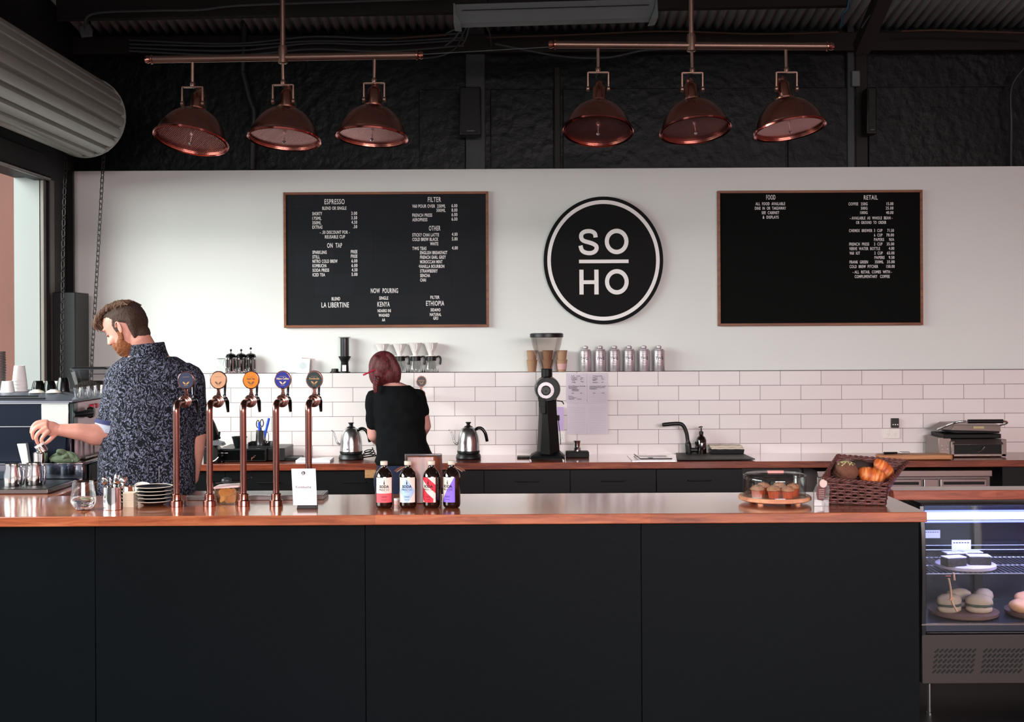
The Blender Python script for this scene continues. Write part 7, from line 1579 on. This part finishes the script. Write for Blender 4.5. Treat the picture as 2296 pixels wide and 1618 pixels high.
# shirt
g = G(); torso(g, 0.012, 0.93, 1.66)
g.rings([ering((onx(331, Y0, z) - MX, 0, z), a, b_, YW, 36, 2.4) for z, a, b_ in ((.93, .232, .158), (1.0, .232, .158), (1.12, .232, .158), (1.25, .215, .152))])
limb(g, [LS + Vector((.03, 0, .01)), LS, LS.lerp(LE, .5), LS.lerp(LE, .80)], [.075, .078, .074, .072]); limb(g, [RS + Vector((-.03, 0, .01)), RS, RS.lerp(RE, .5), RS.lerp(RE, .93)], [.072, .072, .066, .062])
def wr(co):
    n1 = noise.noise(co * 7.0 + Vector((2, 5, 1))); n2 = noise.noise(Vector((co.x * 16, co.y * 16, co.z * 6)))
    r = Vector((co.x, co.y, 0)); r.normalize() if r.length > 0 else None
    return co + r * (0.008 * n1 + 0.006 * n2)
fuse(g, 'shirt', m_shirt, man, 0.006, 3, post=wr)
g = G(); cr = []
for z, a, b_ in ((1.628, .100, .092), (1.668, .088, .083), (1.704, .082, .078), (1.706, .078, .074), (1.668, .082, .076), (1.630, .09, .084)):
    cr.append(ering((onx(333 - (z - 1.63) * 40, Y0, z) - MX, 0.0, z), a, b_, YW, 36, 2.1, 0.10))
g.rings(cr, closed=True); g.build('collar', m_shirt, man, smooth=60)
CA = LS.lerp(LE, .78); CB = LS.lerp(LE, .98); dr = (CB - CA).normalized()
g = G(); g.tube([CA, CA + dr * 0.006, CB, CB + dr * .004], [.074, .080, .075, .066], 28); g.build('cuff', m_cuff, man, smooth=50, label='pale turned-up sleeve cuff')
g = G(); g.tube([CA - dr * 0.004, CA + dr * 0.016], [.0795, .0825], 28); g.build('cuff_band', m_band, man, label='navy band on the sleeve cuff')
# hair: close cropped sides, thick tousled top falling forward
g = G(); head_geo_rs = []
for u, fb, ff, hw in ((-.085, -.055, .088, .050), (-.062, -.072, .091, .061)) + tuple(HP[4:]):
    k_ = min(1.0, max(0.0, (u + 0.045) / 0.06)); front = ff + 0.004 if u > 0.08 else (0.060 if u > 0.04 else (0.040 if u > 0.02 else -0.030))
    cxx = (front + fb - 0.007) / 2; head_geo_rs.append(ering((cxx, 0, u), (front - fb + 0.007) / 2, hw + 0.003 + 0.003 * k_, 0, 32, 2.2))
g.rings(head_geo_rs, HM)
g.ell((-.064, 0, -.060), (.040, .050, .046), 18, 12, HM)
for s in (-1, 1): g.ell((.006, s * .0765, .012), (.016, .006, .036), 12, 8, HM)
fuse(g, 'cropped_hair', m_hairs, man, 0.0035, 8, post=lambda c: c + Vector((noise.noise(c * 160), noise.noise(c * 160 + Vector((4, 0, 0))), noise.noise(c * 160 + Vector((0, 7, 0))))) * 0.0022)
rnd = random.Random(5); g = G()
for i in range(900):
    a = rnd.uniform(-1.25, 1.25); f0 = rnd.uniform(-.098, .078); u0 = .127 - 3.0 * f0 * f0 - abs(a) * 0.016; w0 = .066 * math.sin(a)
    p0 = Vector((f0, w0, u0 - 0.004)); L0 = rnd.uniform(.025, .045); sd = rnd.uniform(-1, 1)
    p1 = p0 + Vector((L0 * .5, sd * .006, .016 + rnd.uniform(-.004, .006))); p2 = p0 + Vector((L0, sd * .014, .012 - max(0, f0) * .25 + rnd.uniform(-.006, .006))); p3 = p2 + Vector((.006, sd * .006, -.012 - max(0, f0) * .12))
    g.tube([HM @ q for q in smoothpts([p0, p1, p2, p3], 3)], [.0040] * 4 + [.0038] * 3 + [.003, .0022, .001][:3], 5)
for i in range(150):
    w0 = rnd.uniform(-.045, .045); p0 = Vector((rnd.uniform(.04, .085), w0, .105 + rnd.uniform(-.02, .006))); sd = rnd.uniform(-1, 1)
    g.tube([HM @ q for q in smoothpts([p0, p0 + Vector((.026, sd * .01, .012)), p0 + Vector((.043, sd * .016, -.008)), p0 + Vector((.036, sd * .01, -.034 - rnd.random() * .018))], 3)], [.0040] * 4 + [.0038] * 3 + [.003, .0022, .001][:3], 5)
g.build('hair', m_hair, man, smooth=60)
g = G()
for u, fb, ff, hw in HP[:5]: pass
g.rings([ering(((ff + max(fb, -.018)) / 2, 0, u - .004), (ff - max(fb, -.018)) / 2 + .006, hw + .006 - (0.004 if u > -.05 else 0), 0, 28, 2.2) for u, fb, ff, hw in ((-.128, .03, .066, .022),) + tuple(HP[:3]) + ((-.062, -.018, .078, .064), (-.040, -.018, .050, .068), (-.022, -.018, .016, .070))], HM)
for s in (-1, 1): g.ell((.004, s * .072, -.022), (.015, .008, .042), 12, 8, HM)
g.ell((.092, 0, -.050), (.012, .030, .007), 14, 8, HM); g.ell((.066, .040, -.066), (.02, .02, .03), 12, 8, HM); g.ell((.066, -.040, -.066), (.02, .02, .03), 12, 8, HM)
fuse(g, 'beard', m_beard, man, 0.0035, 3, post=lambda c: c + Vector((noise.noise(c * 130), noise.noise(c * 130 + Vector((4, 0, 0))), noise.noise(c * 130 + Vector((0, 7, 0))))) * 0.0025)
g = G()
for s in (-1, 1): g.tube([HM @ Vector((.099 - .5 * abs(w_) ** 1.6, s * w_, .036 + .003 * math.sin(w_ * 60))) for w_ in (.014, .026, .038, .050)], [.003, .0038, .0035, .002], 6)
g.build('eyebrow', m_hair, man)
g = G()
for s in (-1, 1): g.ell((.077, s * .034, .006), (.0125, .015, .009), 14, 10, HM)
g.build('eyelid', mat('eyelid_skin', 'b5786a', 0.5), man)
g = G()
for s in (-1, 1): g.tube([HM @ Vector((.0915 - .25 * (abs(w_) - .02), s * w_, -.0005)) for w_ in (.022, .030, .038, .046)], .0016, 6)
g.build('eyelashes', m_ink, man)
g = G()
for sx in (-1, 1):
    limb(g, [(sx * .085, 0, .92), (sx * .09, 0, .86), (sx * .10, .015, .50), (sx * .11, .01, .12)], [.12, .115, .078, .062])
g.ell((0, 0, .93), (.20, .135, .09), 24, 14); fuse(g, 'trousers', m_trs, man, 0.008, 3)
for sx, an, dy in ((-1, (-.11, 0), (-.3, .95)), (1, (.11, .03), (.2, .98))):
    g = G(); p = Vector((an[0], an[1], .045)); d = Vector((dy[0], dy[1], 0)); limb(g, [p - d * .05, p + d * .07, p + d * .19 - Vector((0, 0, .012))], [.044, .042, .032])
    g.v = [(v_[0], v_[1], max(v_[2], 0.001)) for v_ in g.v]; g.build('shoe', m_shoe, man, smooth=60)
# the cup he holds
hc = at(92, 1002, Y0 - 0.262)
t = thing('pouring_jug', 'small white and steel jug gripped in the hand of the man', 'jug', hc, rot=(0.15, -0.5, 0)); g = G(); g.shell([(.018, -.028), (.022, -.024), (.024, -.004), (.023, .012)], .0015, 28); g.build('jug', m_jug, t)
g = G(); g.lathe([(.0235, .006), (.0258, .016), (.0235, .0165), (.0222, .010)], 28, cap=(False, False)); g.build('lip', m_white, t)

# ------------------------------------------------------------------ woman in black at the back bench
Y1 = 8.02; WX = onx(897, Y1, 1.2)
wo = thing('person', 'red haired person in a black t-shirt with a braid, standing at the back bench', 'person', (WX, Y1, 0))
def wp(px, py, dy=0.0): p = at(px, py, Y1 + dy); return Vector((p.x - WX, dy, p.z))
WT = [(.80, 905, .178, .125), (.90, 906, .180, .13), (.96, 905, .172, .125), (1.04, 901, .158, .115), (1.12, 898, .152, .110), (1.20, 897, .158, .110), (1.28, 894, .164, .110), (1.335, 890, .154, .100), (1.375, 887, .124, .085), (1.405, 885, .095, .072), (1.425, 882, .060, .06)]
def wt(g, infl, lo=0, hi=9): g.rings([ering((onx(px, Y1, z) - WX, (z - 1.0) * 0.05, z), a + infl, b_ + infl, 0.0, 34, 2.3, 0.0) for z, px, a, b_ in WT if lo <= z <= hi])
HW = head_frame(wp(860, 829, 0.07), PI / 2 + 0.35, 0.55, -0.12)
g = G(); head_geo(g, HW @ Matrix.Scale(0.93, 4)); g.tube([HW @ Vector((-.03, 0, -.03)), wp(874, 853, 0.045), wp(880, 868, 0.03)], [.05, .048, .06], 20)
wt(g, -0.01)
AL, EL, HL = wp(837, 893, 0.02), wp(838, 975, 0.05), wp(868, 1008, 0.24); AR, ER, HR = wp(938, 890, 0.02), wp(954, 955, 0.05), wp(938, 990, 0.24)
limb(g, [AL, AL.lerp(EL, .5), EL], [.048, .048, .043]); limb(g, [EL, EL.lerp(HL, .5), HL], [.043, .037, .026]); limb(g, [AR, AR.lerp(ER, .5), ER], [.046, .043, .038]); limb(g, [ER, ER.lerp(HR, .5), HR], [.038, .033, .024])
for Hn, s in ((HL, 1), (HR, -1)):
    kn = Hn + Vector((s * .02, .065, -.01))
    hand(g, Hn, kn, [[kn + Vector((x, 0, .004)), kn + Vector((x, .026, -.008)), kn + Vector((x, .038, -.028)), kn + Vector((x * .9, .034, -.045 + abs(x) * .3))] for x in (-.024, -.008, .008, .023)], [Hn + Vector((s * .018, .02, 0)), Hn + Vector((s * .034, .045, -.012)), Hn + Vector((s * .032, .066, -.022))], .026, .013)
add_leg(g, (-.075, 0, .80), (-.08, .03, .45), (-.08, 0, .10), (-.1, .99, 0), (.085, .055, .036)); add_leg(g, (.085, 0, .80), (.09, .03, .45), (.09, 0, .10), (.1, .99, 0), (.085, .055, .036))
fuse(g, 'body', m_skinw, wo, 0.0042, 4)
m_tee = mat('black_tshirt', '0b0c0e', 0.9, spec=0.15); m_jean = mat('blue_jeans', '121a36', 0.9, vary=0.2, vscale=80, bump=0.1, bscale=200)
g = G(); wt(g, 0.010, 0.90, 1.42)
g.rings([ering((onx(px, Y1, z) - WX, 0, z), a, b_, 0.0, 34, 2.3, tl) for z, px, a, b_, tl in ((.885, 909, .192, .142, .03), (.94, 907, .186, .138, .02), (1.0, 903, .17, .125, 0))])
limb(g, [AL + Vector((.03, 0, .005)), AL, AL.lerp(EL, .4), AL.lerp(EL, .70)], [.050, .054, .055, .055]); limb(g, [AR + Vector((-.03, 0, .005)), AR, AR.lerp(ER, .3), AR.lerp(ER, .50)], [.049, .053, .052, .051])
def wr2(co):
    r = Vector((co.x, co.y, 0)); r.normalize() if r.length > 0 else None
    return co + r * (0.007 * noise.noise(Vector((co.x * 9, co.y * 9, co.z * 15 + co.x * 6))) + 0.004 * noise.noise(co * 20))
fuse(g, 't_shirt', m_tee, wo, 0.006, 3, post=wr2)
g = G(); g.rings([ering((onx(907, Y1, z) - WX, 0.0, z), a, b_, 0.0, 32, 2.3) for z, a, b_ in ((.66, .185, .14), (.78, .192, .145), (.90, .180, .132))])
for sx in (-1, 1): limb(g, [(.01 + sx * .085, 0, .78), (.01 + sx * .088, .02, .45), (.005 + sx * .085, .01, .09)], [.105, .066, .05])
fuse(g, 'jeans', m_jean, wo, 0.008, 3)
for sx in (-1, 1):
    g = G(); p = Vector((.005 + sx * .085, .0, .04)); limb(g, [p - Vector((0, .04, 0)), p + Vector((sx * .01, .07, 0)), p + Vector((sx * .02, .16, -.012))], [.038, .037, .028]); g.v = [(v_[0], v_[1], max(v_[2], 0.001)) for v_ in g.v]; g.build('shoe', m_shoe, wo, smooth=60)
# hair and braid
m_red = bpy.data.materials.new('dark_red_hair'); m_red.use_nodes = True
N = m_red.node_tree.nodes; L = m_red.node_tree.links; b = N['Principled BSDF']; tc = N.new('ShaderNodeTexCoord'); mp = N.new('ShaderNodeMapping'); mp.inputs['Scale'].default_value = (14, 14, 2.2); L.new(tc.outputs['Object'], mp.inputs[0])
n_ = N.new('ShaderNodeTexNoise'); n_.inputs['Scale'].default_value = 12; n_.inputs['Detail'].default_value = 6; L.new(mp.outputs[0], n_.inputs['Vector'])
r_ = ramp(N, [(0.3, '26090c'), (0.55, '5a161c'), (0.8, '8c2a32')]); L.new(n_.outputs['Fac'], r_.inputs[0]); L.new(r_.outputs[0], b.inputs['Base Color']); b.inputs['Roughness'].default_value = 0.6
bp = N.new('ShaderNodeBump'); bp.inputs['Strength'].default_value = 0.5; bp.inputs['Distance'].default_value = 0.006; L.new(n_.outputs['Fac'], bp.inputs['Height']); L.new(bp.outputs[0], b.inputs['Normal'])
g = G(); c = wp(860, 822, 0.05)
g.ell(c, (.100, .112, .108), 28, 18); g.ell(wp(852, 838, 0.03), (.075, .085, .09), 24, 14); g.ell(wp(874, 838, 0.03), (.066, .08, .085), 24, 14)
limb(g, [wp(872, 800, 0.0), wp(888, 825, -.01), wp(891, 848, 0.0), wp(886, 856, .02)], [.03, .03, .024, .012]); limb(g, [wp(845, 805, -.02), wp(836, 832, -.02), wp(842, 852, -.03)], [.03, .03, .026])
fuse(g, 'hair', m_red, wo, 0.005, 4)
g = G()
br0 = [wp(846, 846, -.06), wp(843, 860, -.075), wp(842, 872, -.085), wp(843, 879, -.085)]; PB = smoothpts(br0, 8)
for ph in (0, 2 * PI / 3, 4 * PI / 3):
    P = []; 
    for i, p in enumerate(PB): a = i * 0.75 + ph; f_ = 1 - 0.55 * i / len(PB); P.append(p + Vector((math.cos(a) * .014 * f_, math.sin(2 * a) * .007 * f_, 0)))
    g.tube(P, [.013 - .007 * i / len(P) for i in range(len(P))], 8)
g.build('braid', m_red, wo, smooth=60)
rnd = random.Random(3); g = G()
for i in range(26):
    p = wp(rnd.uniform(884, 892), rnd.uniform(820, 846), rnd.uniform(-.03, .04)); g.tube(smoothpts([p, p + Vector((.01, 0, -.03)), p + Vector((.006 + rnd.random() * .012, 0, -.06 - rnd.random() * .03))], 3), .0012, 4)
g.build('loose_strands', m_red, wo, smooth=60)
p0 = wp(838, 830, -.095); p1 = wp(815, 840, -.105)
pen = thing('pen', 'red pen pushed through the hair of the woman', 'pen', Vector((WX, Y1, 0)) + p0); g = G(); d = p1 - p0; g.tube([-d * .15, d * .75], .0055, 10); g.build('barrel', mat('red_pen', 'a81c34', 0.35), pen); g = G(); g.tube([d * .75, d, d * 1.06], [.0065, .0065, .004], 10); g.build('cap', mat('red_pen_cap', 'c23048', 0.35), pen)
bpy.context.view_layer.update()
